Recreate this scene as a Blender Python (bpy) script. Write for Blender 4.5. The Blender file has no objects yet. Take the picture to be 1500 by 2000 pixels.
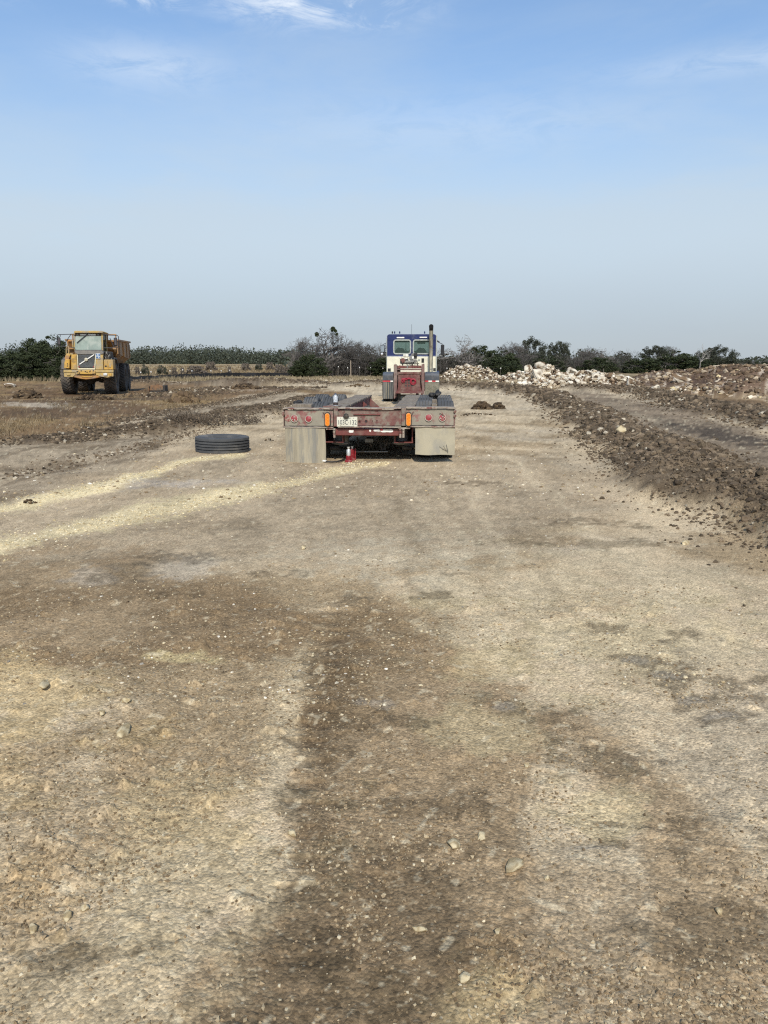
import bpy, bmesh, math, random
import numpy as np
from mathutils import Vector, Matrix, Euler
PI = math.pi
scene = bpy.context.scene
COL = bpy.data.collections.new("Scene"); scene.collection.children.link(COL)

# ------------------------------------------------------------------ camera
CAMZ = 1.45; F = 1450.0; TH = math.atan(286/1450.0)
cam_d = bpy.data.cameras.new("camera"); cam = bpy.data.objects.new("camera", cam_d); COL.objects.link(cam)
cam.location = (0, 0, CAMZ); cam.rotation_euler = (PI/2-TH, 0, 0)
cam_d.sensor_fit = 'VERTICAL'; cam_d.sensor_height = 24.0; cam_d.lens = 24.0*F/2000.0
cam_d.clip_start = 0.05; cam_d.clip_end = 6000
scene.camera = cam
# ------------------------------------------------------------------ light
SUN_EL = math.radians(42); SUN_AZ = math.radians(-3)      # azimuth: almost straight behind the camera
sun_to = Vector((-math.sin(SUN_AZ)*math.cos(SUN_EL), -math.cos(SUN_AZ)*math.cos(SUN_EL), math.sin(SUN_EL)))
sd = bpy.data.lights.new("sun", 'SUN'); sd.energy = 3.3; sd.angle = math.radians(0.6); sd.color = (1.0, 0.945, 0.86)
so = bpy.data.objects.new("sun", sd); COL.objects.link(so); so.rotation_euler = sun_to.to_track_quat('Z', 'Y').to_euler()
so.location = (-20, -20, 30)
world = bpy.data.worlds.new("World"); scene.world = world; world.use_nodes = True
wn = world.node_tree; wn.nodes.clear()
def WN(t, **k):
    n = wn.nodes.new(t)
    for a, b in k.items(): setattr(n, a, b)
    return n
def WM(op, a, b=None, c=None, clamp=False):
    n = WN('ShaderNodeMath', operation=op); n.use_clamp = clamp
    for i, v in enumerate((a, b, c)):
        if v is None: continue
        if isinstance(v, (int, float)): n.inputs[i].default_value = v
        else: wn.links.new(v, n.inputs[i])
    return n.outputs[0]
def WR(v, a, b, c=0.0, d=1.0, interp='SMOOTHSTEP'):
    n = WN('ShaderNodeMapRange', interpolation_type=interp)
    wn.links.new(v, n.inputs['Value'])
    for k, x in (('From Min', a), ('From Max', b), ('To Min', c), ('To Max', d)): n.inputs[k].default_value = x
    return n.outputs['Result']
def WMix(f, a, b):
    n = WN('ShaderNodeMix', data_type='RGBA')
    for i, v in ((0, f), (6, a), (7, b)):
        if isinstance(v, (int, float)): n.inputs[i].default_value = v
        elif isinstance(v, tuple): n.inputs[i].default_value = (*v, 1)
        else: wn.links.new(v, n.inputs[i])
    return n.outputs[2]
sky = WN('ShaderNodeTexSky'); sky.sky_type = 'NISHITA'; sky.sun_disc = False
sky.sun_elevation = SUN_EL; sky.sun_rotation = math.atan2(sun_to.x, sun_to.y)
sky.air_density = 1.0; sky.dust_density = 0.6; sky.ozone_density = 1.3; sky.altitude = 200
tc = WN('ShaderNodeTexCoord'); sp = WN('ShaderNodeSeparateXYZ'); wn.links.new(tc.outputs['Generated'], sp.inputs[0])
el = WM('ARCSINE', sp.outputs['Z']); az = WM('ARCTAN2', sp.outputs['X'], sp.outputs['Y'])
SKYK = 0.135
# sky scaled to its strength, a little hazier and lighter towards the horizon
skys = WN('ShaderNodeVectorMath', operation='MULTIPLY'); wn.links.new(sky.outputs[0], skys.inputs[0]); skys.inputs[1].default_value = (SKYK*0.97, SKYK*1.05, SKYK*1.09)
def wnoise(sx, sy, scale, det, rough, off, dist=0.0):
    c = WN('ShaderNodeCombineXYZ'); wn.links.new(WM('MULTIPLY', az, sx), c.inputs[0]); wn.links.new(WM('MULTIPLY', el, sy), c.inputs[1]); c.inputs[2].default_value = off
    n = WN('ShaderNodeTexNoise'); n.inputs['Scale'].default_value = scale; n.inputs['Detail'].default_value = det; n.inputs['Roughness'].default_value = rough
    n.inputs['Distortion'].default_value = dist
    wn.links.new(c.outputs[0], n.inputs['Vector']); return n.outputs['Fac']
# broad thin veil of cloud: low in the sky, its upper edge ragged and rising to the right
edge = wnoise(1.0, 3.0, 3.2, 6, 0.55, 1.3)
edge2 = wnoise(1.0, 4.0, 16, 5, 0.6, 4.3)
lift = WM('MULTIPLY', WM('SUBTRACT', edge, 0.5), 0.24)
lift = WM('ADD', lift, WM('MULTIPLY', WM('SUBTRACT', edge2, 0.5), 0.06))
lift = WM('ADD', lift, WM('MULTIPLY', WM('SINE', az), 0.055))
e1 = WM('SUBTRACT', el, lift)
veil = WR(e1, 0.232, 0.150, 0.0, 1.0)
thin = WR(wnoise(1.0, 3.5, 2.2, 7, 0.6, 9.7, 0.3), 0.42, 0.75, 0.03, 0.36)
thin = WM('MULTIPLY', thin, WR(el, 0.6, 0.2, 0.5, 1.0))
broad = WR(WM('ADD', el, WM('MULTIPLY', lift, 0.6)), 0.38, 0.12, 0.0, 0.74)
veil = WM('SUBTRACT', 1.0, WM('MULTIPLY', WM('SUBTRACT', 1.0, broad), WM('MULTIPLY', WM('SUBTRACT', 1.0, WM('MULTIPLY', veil, 0.62)), WM('SUBTRACT', 1.0, thin))))
# small bright wisps at about 22 degrees and higher
wn_ = wnoise(1.0, 3.2, 13, 8, 0.7, 2.15, 0.6)
wis = None
for az0, el0, wa, we, amt, lo in ((-.085, .405, .105, .020, 1.0, .40), (-.02, .392, .05, .010, .8, .42), (-.29, .398, .055, .010, .75, .42), (-.50, .388, .07, .014, .7, .40), (-.56, .40, .05, .02, .6, .40),
                                  (-.285, .335, .085, .022, .34, .30), (.44, .325, .16, .014, .28, .30), (.10, .285, .22, .03, .16, .3), (.55, .335, .1, .02, .3, .3), (-.4, .50, .3, .05, .7, .45), (.5, .55, .3, .06, .6, .45), (2.6, .4, .5, .08, .7, .45), (-2.0, .5, .5, .1, .6, .45)):
    a_ = WM('DIVIDE', WM('SUBTRACT', az, az0), wa); b_ = WM('DIVIDE', WM('SUBTRACT', el, el0), we)
    gss = WM('EXPONENT', WM('MULTIPLY', WM('ADD', WM('MULTIPLY', a_, a_), WM('MULTIPLY', b_, b_)), -1.0))
    q = WM('MULTIPLY', WM('MULTIPLY', gss, amt), WR(wn_, lo, lo+.28, 0.0, 1.0))
    wis = q if wis is None else WM('MAXIMUM', wis, q)
veilc = WMix(WR(el, 0.0, 0.16), (0.380, 0.430, 0.490), (0.505, 0.590, 0.665))
dim = WN('ShaderNodeVectorMath', operation='SCALE'); wn.links.new(skys.outputs[0], dim.inputs[0]); wn.links.new(WR(el, 0.10, 0.42, 0.86, 1.08), dim.inputs['Scale'])
c1 = WMix(veil, dim.outputs[0], veilc)
c2 = WMix(wis, c1, (0.72, 0.79, 0.88))
bg = WN('ShaderNodeBackground'); wn.links.new(c2, bg.inputs[0]); bg.inputs[1].default_value = 1.0
wo = WN('ShaderNodeOutputWorld'); wn.links.new(bg.outputs[0], wo.inputs[0])
scene.view_settings.view_transform = 'Standard'; scene.view_settings.look = 'None'
scene.view_settings.exposure = 0.22; scene.view_settings.gamma = 1.0
try: scene.view_settings.use_curve_mapping = False
except Exception: pass
scene.cycles.use_denoising = False; scene.cycles.filter_width = 1.2
scene.cycles.sample_clamp_indirect = 3.0
scene.cycles.max_bounces = 6; scene.cycles.diffuse_bounces = 3

# ------------------------------------------------------------------ helpers
def ray(px, py):
    dx = (px-750)/F; dv = (1000-py)/F
    return dx, math.cos(TH)+dv*math.sin(TH), -math.sin(TH)+dv*math.cos(TH)
def g(px, py, z=0.0):
    a, b, c = ray(px, py); t = (z-CAMZ)/c
    return a*t, b*t
def at(px, py, Y):
    a, b, c = ray(px, py); t = Y/b
    return a*t, CAMZ+c*t
def smooth(a, b, x):
    t = np.clip((np.asarray(x, float)-a)/(b-a), 0, 1); return t*t*(3-2*t)
def _h(ix, iy, seed):
    n = (ix.astype(np.int64)*374761393 + iy.astype(np.int64)*668265263 + seed*2147483647) & 0xFFFFFFFF
    n = ((n ^ (n >> 13))*1274126177) & 0xFFFFFFFF
    n = ((n ^ (n >> 16))*2246822519) & 0xFFFFFFFF
    return ((n ^ (n >> 15)) & 0xFFFFFF)/float(0xFFFFFF)
def vn(x, y, seed=0):
    x = np.asarray(x, float); y = np.asarray(y, float)
    c, s = math.cos(seed*1.7+.3), math.sin(seed*1.7+.3)
    x, y = x*c-y*s+seed*7.31, x*s+y*c+seed*3.77
    ix = np.floor(x); iy = np.floor(y); fx = x-ix; fy = y-iy
    u = fx*fx*(3-2*fx); v = fy*fy*(3-2*fy)
    a = _h(ix, iy, seed); b = _h(ix+1, iy, seed); c_ = _h(ix, iy+1, seed); d = _h(ix+1, iy+1, seed)
    return (a+(b-a)*u)+((c_+(d-c_)*u)-(a+(b-a)*u))*v          # 0..1
def fbm(x, y, seed=0, octv=4, gain=0.5):
    t = 0; a = 1; w = 0
    for i in range(octv):
        t = t+a*vn(x*2**i, y*2**i, seed+i*11); w += a; a *= gain
    return t/w

def nodes_mat(name):
    m = bpy.data.materials.new(name); m.use_nodes = True; nt = m.node_tree
    return m, nt, nt.nodes['Principled BSDF']
def _noise(nt, scale, det=4, rough=0.6, coord='Object', stretch=None):
    t = nt.nodes.new('ShaderNodeTexCoord'); n = nt.nodes.new('ShaderNodeTexNoise')
    n.inputs['Scale'].default_value = scale; n.inputs['Detail'].default_value = det; n.inputs['Roughness'].default_value = rough
    src = t.outputs[coord]
    if stretch:
        mp = nt.nodes.new('ShaderNodeMapping'); mp.inputs['Scale'].default_value = stretch
        nt.links.new(src, mp.inputs[0]); src = mp.outputs[0]
    nt.links.new(src, n.inputs['Vector']); return n
def _ramp(nt, src, a, b, ca, cb):
    r = nt.nodes.new('ShaderNodeValToRGB'); e = r.color_ramp.elements
    e[0].position = a; e[1].position = b; e[0].color = (*ca, 1); e[1].color = (*cb, 1)
    nt.links.new(src, r.inputs[0]); return r
def _mix(nt, f, a, b, mode='MIX'):
    n = nt.nodes.new('ShaderNodeMix'); n.data_type = 'RGBA'; n.blend_type = mode
    for i, v in ((0, f), (6, a), (7, b)):
        if isinstance(v, (int, float)): n.inputs[i].default_value = v
        elif isinstance(v, tuple): n.inputs[i].default_value = (*v, 1)
        else: nt.links.new(v, n.inputs[i])
    return n.outputs[2]
def surf(name, base, wear=None, wear_amt=0.45, scale=6, rough=0.6, metal=0.0, var=0.25, bump=0.15, bscale=40, stretch=None, dust=None, dust_amt=0.0):
    """painted, rusty or dusty surface: base colour mottled, worn through to `wear` in ragged patches, dust of its own colour on top"""
    m, nt, p = nodes_mat(name)
    n1 = _noise(nt, scale*1.7, 6, 0.65, stretch=stretch)
    dk = tuple(c*(1-var) for c in base); lt = tuple(min(1, c*(1+var)) for c in base)
    col = _ramp(nt, n1.outputs['Fac'], 0.3, 0.7, dk, lt).outputs[0]
    if wear:
        n2 = _noise(nt, scale, 8, 0.7, stretch=stretch)
        lo = 0.72-0.44*wear_amt
        f = _ramp(nt, n2.outputs['Fac'], lo-.02, lo+.06, (0, 0, 0), (1, 1, 1)).outputs[0]
        col = _mix(nt, f, col, wear)
    if dust:
        n3 = _noise(nt, scale*0.6, 7, 0.7, stretch=stretch)
        f = _ramp(nt, n3.outputs['Fac'], 0.62-0.4*dust_amt, 0.85-0.35*dust_amt, (0, 0, 0), (.85, .85, .85)).outputs[0]
        col = _mix(nt, f, col, dust)
    nt.links.new(col, p.inputs['Base Color'])
    p.inputs['Metallic'].default_value = metal
    nr = _noise(nt, scale*3, 4, 0.6)
    rr = nt.nodes.new('ShaderNodeMapRange'); nt.links.new(nr.outputs['Fac'], rr.inputs[0]); rr.inputs[3].default_value = max(.05, rough-.15); rr.inputs[4].default_value = min(1, rough+.2)
    nt.links.new(rr.outputs[0], p.inputs['Roughness'])
    if bump:
        b = nt.nodes.new('ShaderNodeBump'); b.inputs['Strength'].default_value = bump; b.inputs['Distance'].default_value = 0.01
        nb = _noise(nt, bscale, 5, 0.65); nt.links.new(nb.outputs['Fac'], b.inputs['Height']); nt.links.new(b.outputs[0], p.inputs['Normal'])
    return m
def vcol_mat(name, rough=0.95, fine=60, amt=0.25, bump=0.4, bdist=0.01, speck=False):
    m, nt, p = nodes_mat(name)
    a = nt.nodes.new('ShaderNodeAttribute'); a.attribute_name = 'Col'
    n = _noise(nt, fine, 6, 0.7)
    f = _ramp(nt, n.outputs['Fac'], 0.3, 0.72, (1-amt,)*3, (1+amt,)*3).outputs[0]
    col = _mix(nt, 1.0, a.outputs['Color'], f, 'MULTIPLY')
    nt.links.new(col, p.inputs['Base Color']); p.inputs['Roughness'].default_value = rough
    p.inputs['Specular IOR Level'].default_value = 0.15
    b = nt.nodes.new('ShaderNodeBump'); b.inputs['Strength'].default_value = bump; b.inputs['Distance'].default_value = bdist
    nt.links.new(n.outputs['Fac'], b.inputs['Height']); nt.links.new(b.outputs[0], p.inputs['Normal'])
    return m

def raw_mesh(name, V, Fc, C=None, smooth_=True):
    V = np.ascontiguousarray(V, dtype=np.float32); Fc = np.ascontiguousarray(Fc, dtype=np.int32); k = Fc.shape[1]
    me = bpy.data.meshes.new(name); me.vertices.add(len(V)); me.vertices.foreach_set('co', V.ravel())
    me.loops.add(Fc.size); me.loops.foreach_set('vertex_index', Fc.ravel())
    me.polygons.add(len(Fc)); me.polygons.foreach_set('loop_start', np.arange(0, Fc.size, k, dtype=np.int32))
    me.polygons.foreach_set('use_smooth', np.full(len(Fc), smooth_))
    me.update(calc_edges=True)
    if C is not None:
        at_ = me.color_attributes.new('Col', 'FLOAT_COLOR', 'POINT')
        c4 = np.ones((len(V), 4), np.float32); c4[:, :3] = C; at_.data.foreach_set('color', c4.ravel())
    return me
def tag(o, label=None, cat=None, group=None, kind=None):
    if label: o['label'] = label
    if cat: o['category'] = cat
    if group: o['group'] = group
    if kind: o['kind'] = kind
    return o
def link(name, me, mat=None, parent=None, loc=(0, 0, 0), rot=(0, 0, 0)):
    o = bpy.data.objects.new(name, me); COL.objects.link(o); o.location = loc; o.rotation_euler = rot
    if mat is not None and not me.materials: me.materials.append(mat)
    if parent: o.parent = parent
    return o
def thing(name, label, cat, loc, rz=0, group=None):
    o = bpy.data.objects.new(name, None); COL.objects.link(o); o.location = loc; o.rotation_euler = (0, 0, rz); o.empty_display_size = .3
    return tag(o, label, cat, group)

class MB:
    def __init__(s): s.v = []; s.f = []
    def add(s, vs, fs):
        b = len(s.v); s.v += [tuple(v) for v in vs]; s.f += [tuple(i+b for i in f) for f in fs]; return s
    def box(s, x0, x1, y0, y1, z0, z1, rot=None, piv=None):
        vs = [Vector((x, y, z)) for x in (x0, x1) for y in (y0, y1) for z in (z0, z1)]
        if rot is not None:
            c = Vector(piv) if piv else Vector(((x0+x1)/2, (y0+y1)/2, (z0+z1)/2)); R = Euler(rot).to_matrix()
            vs = [R@(v-c)+c for v in vs]
        return s.add(vs, [(0, 1, 3, 2), (4, 6, 7, 5), (0, 4, 5, 1), (2, 3, 7, 6), (0, 2, 6, 4), (1, 5, 7, 3)])
    def bar(s, a, b, w, h=None):
        a = Vector(a); b = Vector(b); h = h or w; d = (b-a).normalized()
        up = Vector((0, 0, 1)) if abs(d.z) < .95 else Vector((0, 1, 0))
        u = d.cross(up).normalized()*w/2; v = u.cross(d).normalized()*h/2
        vs = [p+i*u+j*v for p in (a, b) for i, j in ((-1, -1), (1, -1), (1, 1), (-1, 1))]
        return s.add(vs, [(0, 1, 2, 3), (7, 6, 5, 4), (0, 4, 5, 1), (1, 5, 6, 2), (2, 6, 7, 3), (3, 7, 4, 0)])
    def tube(s, pts, r, n=8, cap=True):
        pts = [Vector(p) for p in pts]; rs = r if isinstance(r, (list, tuple)) else [r]*len(pts)
        rings = []; prev = None
        for i, p in enumerate(pts):
            d = (pts[min(i+1, len(pts)-1)]-pts[max(i-1, 0)]).normalized()
            if prev is None:
                up = Vector((0, 0, 1)) if abs(d.z) < .9 else Vector((1, 0, 0)); u = d.cross(up).normalized()
            else: u = (prev-prev.dot(d)*d).normalized()
            prev = u; v = d.cross(u)
            rings.append([p+rs[i]*(math.cos(2*PI*k/n)*u+math.sin(2*PI*k/n)*v) for k in range(n)])
        vs = [q for r_ in rings for q in r_]; fs = []
        for i in range(len(pts)-1):
            for k in range(n):
                a = i*n+k; b = i*n+(k+1) % n; fs.append((a, b, b+n, a+n))
        if cap: fs.append(tuple(range(n))[::-1]); fs.append(tuple(range((len(pts)-1)*n, len(pts)*n)))
        return s.add(vs, fs)
    def lathe(s, prof, axis='Z', c=(0, 0, 0), n=24, closed=False):
        """prof: list of (radius, height along axis)"""
        vs = []; fs = []; m = len(prof)
        for k in range(n):
            t = 2*PI*k/n; ct, st = math.cos(t), math.sin(t)
            for r, h in prof:
                if axis == 'Z': p = (r*ct, r*st, h)
                elif axis == 'X': p = (h, r*ct, r*st)
                else: p = (r*ct, h, r*st)
                vs.append((p[0]+c[0], p[1]+c[1], p[2]+c[2]))
        for k in range(n):
            k2 = (k+1) % n
            for i in range(m if closed else m-1):
                j = (i+1) % m; fs.append((k*m+i, k2*m+i, k2*m+j, k*m+j))
        return s.add(vs, fs)
    def prism(s, poly, axis, a, b):
        """poly in the plane across `axis`; extruded a..b"""
        def P(u, v, w): return {'X': (w, u, v), 'Y': (u, w, v), 'Z': (u, v, w)}[axis]
        n = len(poly); vs = [P(u, v, a) for u, v in poly]+[P(u, v, b) for u, v in poly]
        fs = [tuple(range(n)), tuple(range(n, 2*n))[::-1]]+[(i, i+n, (i+1) % n+n, (i+1) % n) for i in range(n)]
        return s.add(vs, fs)
    def mesh(s, name, angle=38):
        me = bpy.data.meshes.new(name); me.from_pydata(s.v, [], s.f)
        bm = bmesh.new(); bm.from_mesh(me); bmesh.ops.recalc_face_normals(bm, faces=bm.faces); bm.to_mesh(me); bm.free()
        me.shade_smooth(); me.set_sharp_from_angle(angle=math.radians(angle)); return me
    def obj(s, name, mat, parent=None, bevel=0, label=None, loc=(0, 0, 0), rot=(0, 0, 0), angle=38):
        o = link(name, s.mesh(name, angle), mat, parent, loc, rot)
        if bevel:
            b = o.modifiers.new('bevel', 'BEVEL'); b.width = bevel; b.segments = 2; b.limit_method = 'ANGLE'; b.angle_limit = math.radians(40)
        if label: o['label'] = label
        return o
def text_part(txt, size, mat, parent, loc, rot, width=None, name='lettering'):
    cu = bpy.data.curves.new('t', 'FONT'); cu.body = txt; cu.size = size; cu.align_x = 'CENTER'; cu.align_y = 'CENTER'; cu.extrude = 0.0008
    cu.offset = 0.0; cu.resolution_u = 4
    o = bpy.data.objects.new('t', cu); COL.objects.link(o); bpy.context.view_layer.update()
    me = bpy.data.meshes.new_from_object(o.evaluated_get(bpy.context.evaluated_depsgraph_get())); me.name = name
    bpy.data.objects.remove(o)
    xs = [v.co.x for v in me.vertices]; sc = 1.0
    if width and xs: sc = width/(max(xs)-min(xs))
    for v in me.vertices: v.co.x *= sc
    me.materials.clear()
    return link(name, me, mat, parent, loc, rot)

# ico bases for stones and clods
def ico(sub):
    bm = bmesh.new(); bmesh.ops.create_icosphere(bm, subdivisions=sub, radius=1.0)
    V = np.array([v.co[:] for v in bm.verts]); Fc = np.array([[v.index for v in f.verts] for f in bm.faces]); bm.free(); return V, Fc
ICO1, ICO2, ICO3 = ico(1), ico(2), ico(3)
def lumps(rng, P, size, base, flat=(0.55, 0.9), rough=0.28, sink=0.3):
    """many stones in one go: P (n,3) ground points, size (n,) radii"""
    V0, F0 = base; n = len(P); m = len(V0)
    R = 1+rough*(rng.random((n, m))*2-1)
    S = np.stack([rng.uniform(.75, 1.25, n), rng.uniform(.75, 1.25, n), rng.uniform(flat[0], flat[1], n)], 1)
    q = rng.normal(size=(n, 4)); q /= np.linalg.norm(q, axis=1)[:, None]; w, x, y, z = q.T
    M = np.stack([1-2*(y*y+z*z), 2*(x*y-z*w), 2*(x*z+y*w), 2*(x*y+z*w), 1-2*(x*x+z*z), 2*(y*z-x*w), 2*(x*z-y*w), 2*(y*z+x*w), 1-2*(x*x+y*y)], 1).reshape(n, 3, 3)
    V = np.einsum('nij,nmj->nmi', M, V0[None]*R[:, :, None])*S[:, None, :]*size[:, None, None]
    V = V+P[:, None, :]; V[:, :, 2] += (size*(1-2*sink)*S[:, 2]*0.6)[:, None]
    Fc = F0[None]+(np.arange(n)*m)[:, None, None]
    return V.reshape(-1, 3), Fc.reshape(-1, 3), m
# ------------------------------------------------------------------ ground shape
def C(r, g_, b):
    f = lambda c: ((c/255+.055)/1.055)**2.4 if c > 10 else c/255/12.92
    return np.array([f(r), f(g_), f(b)])
def seg_dist(x, y, pts):
    """distance to a polyline and the parameter (index+fraction) of the nearest point"""
    best = np.full(np.shape(x), 1e9); par = np.zeros(np.shape(x))
    for i in range(len(pts)-1):
        ax, ay = pts[i][:2]; bx, by = pts[i+1][:2]; dx, dy = bx-ax, by-ay
        t = np.clip(((x-ax)*dx+(y-ay)*dy)/(dx*dx+dy*dy), 0, 1)
        d = np.hypot(x-ax-t*dx, y-ay-t*dy); k = d < best
        best = np.where(k, d, best); par = np.where(k, i+t, par)
    return best, par
def poly_sd(x, y, P):
    """signed distance to polygon, positive inside"""
    d, _ = seg_dist(x, y, P+[P[0]]); ins = np.zeros(np.shape(x), bool)
    n = len(P)
    for i in range(n):
        x1, y1 = P[i]; x2, y2 = P[(i+1) % n]
        if y1 == y2: continue
        c = ((y1 > y) != (y2 > y)) & (x < (x2-x1)*(y-y1)/(y2-y1)+x1); ins ^= c
    return np.where(ins, d, -d)
# windrows of cloddy soil: (points (x, y), half width, height)
B1 = [(5.4, -4.0), (4.4, 2.0), (4.0, 5.6), (3.95, 8.2), (4.4, 11), (4.95, 15), (5.65, 20), (6.6, 26), (7.4, 33), (7.7, 40), (6.5, 47), (3.0, 53), (-3, 57), (-12, 60), (-26, 64)]
B1W = [1.1, 1.1, 1.15, 1.15, 1.1, 1.05, 1.0, 1.0, 1.1, 1.5, 2.2, 2.4, 2.4, 2.4, 2.0]
B1H = [.24, .24, .25, .26, .26, .25, .25, .25, .27, .34, .38, .40, .42, .45, .3]
B2 = [(9.5, 10), (9.9, 15), (10.3, 20), (11.0, 26), (12.6, 33), (14.0, 41), (13.2, 47), (11, 52)]
B2H = [.25, .25, .25, .25, .26, .26, .28, .25]
B3 = [(-6.6, 14.5), (-5.2, 17.2), (-4.5, 20), (-3.9, 24), (-3.4, 29), (-2.9, 35)]
B3H = [.04, .20, .25, .24, .22, .14]
def windrow(x, y, pts, W, Hh, seed):
    wx = x+(vn(x*.6, y*.6, seed)-.5)*.9; wy = y+(vn(x*.6, y*.6, seed+1)-.5)*.9
    d, p = seg_dist(wx, wy, pts); idx = np.arange(len(pts))
    w = np.interp(p, idx, W); h = np.interp(p, idx, Hh)
    k = np.clip(1-(d/w)**2, 0, 1)**1.3
    return k*h*(0.72+0.56*fbm(x*1.1, y*1.1, seed+2, 3)), k
def mound(x, y):
    fx = np.interp(x, [13.5, 15, 17, 24, 60], [46, 38, 31.5, 30.5, 29])
    din = np.minimum(x-13.6-np.clip((40-y)*.05, 0, 2), y-fx)+(vn(x*.35, y*.35, 77)-.5)*2.2
    k = smooth(0, 7.5, din)*(1-smooth(50, 60, y))
    return k*1.32*(.8+.4*vn(x*.28, y*.28, 78)), k
def macro(x, y):
    x = np.asarray(x, float); y = np.asarray(y, float)
    h = 0.05*(fbm(x*.25, y*.25, 5, 3)-.5)*smooth(2, 8, y)
    b1, k1 = windrow(x, y, B1, B1W, B1H, 20); b2, k2 = windrow(x, y, B2, [1.3]*8, B2H, 30); b3, k3 = windrow(x, y, B3, [.5, .8, 1.0, 1.0, .9, .8], B3H, 40)
    mo, km = mound(x, y)
    h = h+b1+b2+b3+mo
    h = h+.25*smooth(0, 6, -(x+7.5))*smooth(11, 16, y)*(1-smooth(26, 34, y))*(.6+.8*vn(x*.4, y*.4, 51))*.6      # grassy lip at left
    rise = 2.2*smooth(100, 330, y)+.4*(fbm(x*.02, y*.02, 61, 3)-.5)*smooth(60, 120, y)
    # ruts along the left tracks
    return h+rise, np.maximum.reduce([k1, k2, k3]), km
def zg(x, y): return float(macro(np.array([x]), np.array([y]))[0][0])

# pixel rows evenly spaced near the viewer, then spreading to the horizon
nr, nc = 680, 560
ypx = np.concatenate([np.linspace(1660, 26, nr)])
Yr = CAMZ*F/ypx
Yr = np.concatenate([[-60, -20, -8, -3, -1, 0, .6, 1.0, 1.2], Yr[Yr > 1.22], np.geomspace(Yr[-1]*1.02, 2500, 70)])
u = np.linspace(-1, 1, nc); ext = np.concatenate([[-60, -20, -8, -4, -2.4, -1.7, -1.35, -1.15], u, [1.15, 1.35, 1.7, 2.4, 4, 8, 20, 60]])
Wy = np.maximum(1.7, 0.70+0.60*np.abs(Yr))
GX = ext[None, :]*Wy[:, None]; GY = np.repeat(Yr[:, None], len(ext), 1)
rngj = np.random.default_rng(3)
sx = np.gradient(Wy)*0+Wy/nc*2; 
X = GX.ravel(); Y = GY.ravel(); SX = np.repeat(sx[:, None], len(ext), 1).ravel()
SY = np.repeat(np.gradient(Yr)[:, None], len(ext), 1).ravel()
Hm, kb, km = macro(X, Y)

# pixel coordinates of every ground point (used only to lay out the colour zones on the ground)
def to_px(x, y):
    yy = np.maximum(y, .8); zc = yy*math.cos(TH)+CAMZ*math.sin(TH); up = yy*math.sin(TH)-CAMZ*math.cos(TH)
    return 750+F*x/zc, 1000-F*up/zc
wx1 = (fbm(X*.9, Y*.9, 101, 4)-.5); wy1 = (fbm(X*.9, Y*.9, 102, 4)-.5)
wamp = np.clip(.10+.035*Y, 0, 3)
Ux, Vy = to_px(X+wx1*wamp*1.3, Y+wy1*wamp*1.3)
n03 = fbm(X*.35, Y*.35, 110, 4); n1 = fbm(X*1.3, Y*1.3, 111, 5); n4 = fbm(X*5, Y*5, 112, 4); n15 = fbm(X*16, Y*16, 113, 3); n60 = vn(X*60, Y*60, 114); n60b = vn(X*110, Y*110, 115)
# in the distance only coarser grain can be seen; let it stand for the fine one
fz = np.clip(1-SX*50, 0, 1)
def mixc(a, b, t): return a+(b-a)*t[:, None]
pale = C(178, 161, 132); grey = C(160, 148, 127); brown = C(130, 110, 80); dark = C(84, 74, 60); yell = C(205, 184, 134); chalk = C(196, 187, 168)
grassc = C(146, 128, 92); grassb = C(110, 92, 64); soil = C(98, 84, 68); fieldc = C(160, 144, 112)
col = mixc(np.tile(pale, (len(X), 1)), np.tile(grey, (len(X), 1)), smooth(.45, .7, n03))
col = mixc(col, brown, smooth(.46, .66, n1)*.62)
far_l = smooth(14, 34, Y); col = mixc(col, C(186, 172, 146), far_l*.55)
def band(cx, pts, w, amt, colr, jag=1.0):
    """streak along a ground line given by its picture coordinates (px, py, half width in py)"""
    global col
    P = [(a, b) for a, b, *_ in pts]
    d, p = seg_dist(Ux, (Vy)*1.0, P)
    ww = np.interp(p, np.arange(len(pts)), [q[2] for q in pts])
    k = 1-smooth(.35, 1.25, d/ww+(n4-.5)*1.5*jag+(n1-.5)*1.1*jag+(n15-.5)*1.2*jag)
    col = mixc(col, colr, np.clip(k*amt, 0, 1)); return k
def blob(px, py, rx, ry, colr, amt, jag=1.0, rot=0):
    global col
    c, s = math.cos(rot), math.sin(rot)
    a = (Ux-px); b = (Vy-py); d = np.hypot((a*c+b*s)/rx, (-a*s+b*c)/ry)
    k = 1-smooth(.5, 1.25, d+(n4-.5)*1.7*jag+(n1-.5)*1.3*jag+(n15-.5)*1.3*jag+(n60-.5)*.5*fz)
    col = mixc(col, colr, np.clip(k*amt, 0, 1)); return k
# --- big tone areas of the worked road: brown wheel bands sweeping up from the foreground, paler crust between
def zone(P, colr, colr2, feather, amt=1.0, nz=None, jag=0.0):
    global col
    s = poly_sd(Ux, Vy, P)+jag*((n4-.5)*1.0+(n1-.5)*1.4+(n15-.5)*.8); k = smooth(-feather, feather, s)*amt
    c2 = mixc(np.tile(colr, (len(X), 1)), colr2, smooth(.38, .66, nz if nz is not None else n03))
    col = col+(c2-col)*k[:, None]; return k
zone([(-900, 960), (0, 905), (250, 880), (470, 850), (640, 880), (900, 890), (1180, 900), (1250, 1000), (900, 1060), (560, 1090), (0, 1120), (-900, 1200)], C(160, 144, 119), C(146, 131, 107), 30, .75, n03, 60)
zone([(-600, 1100), (0, 1082), (250, 1088), (430, 1125), (580, 1215), (560, 1262), (420, 1275), (200, 1300), (-600, 1330)], C(134, 113, 84), C(116, 97, 72), 22, .72, n1, 60)
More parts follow.
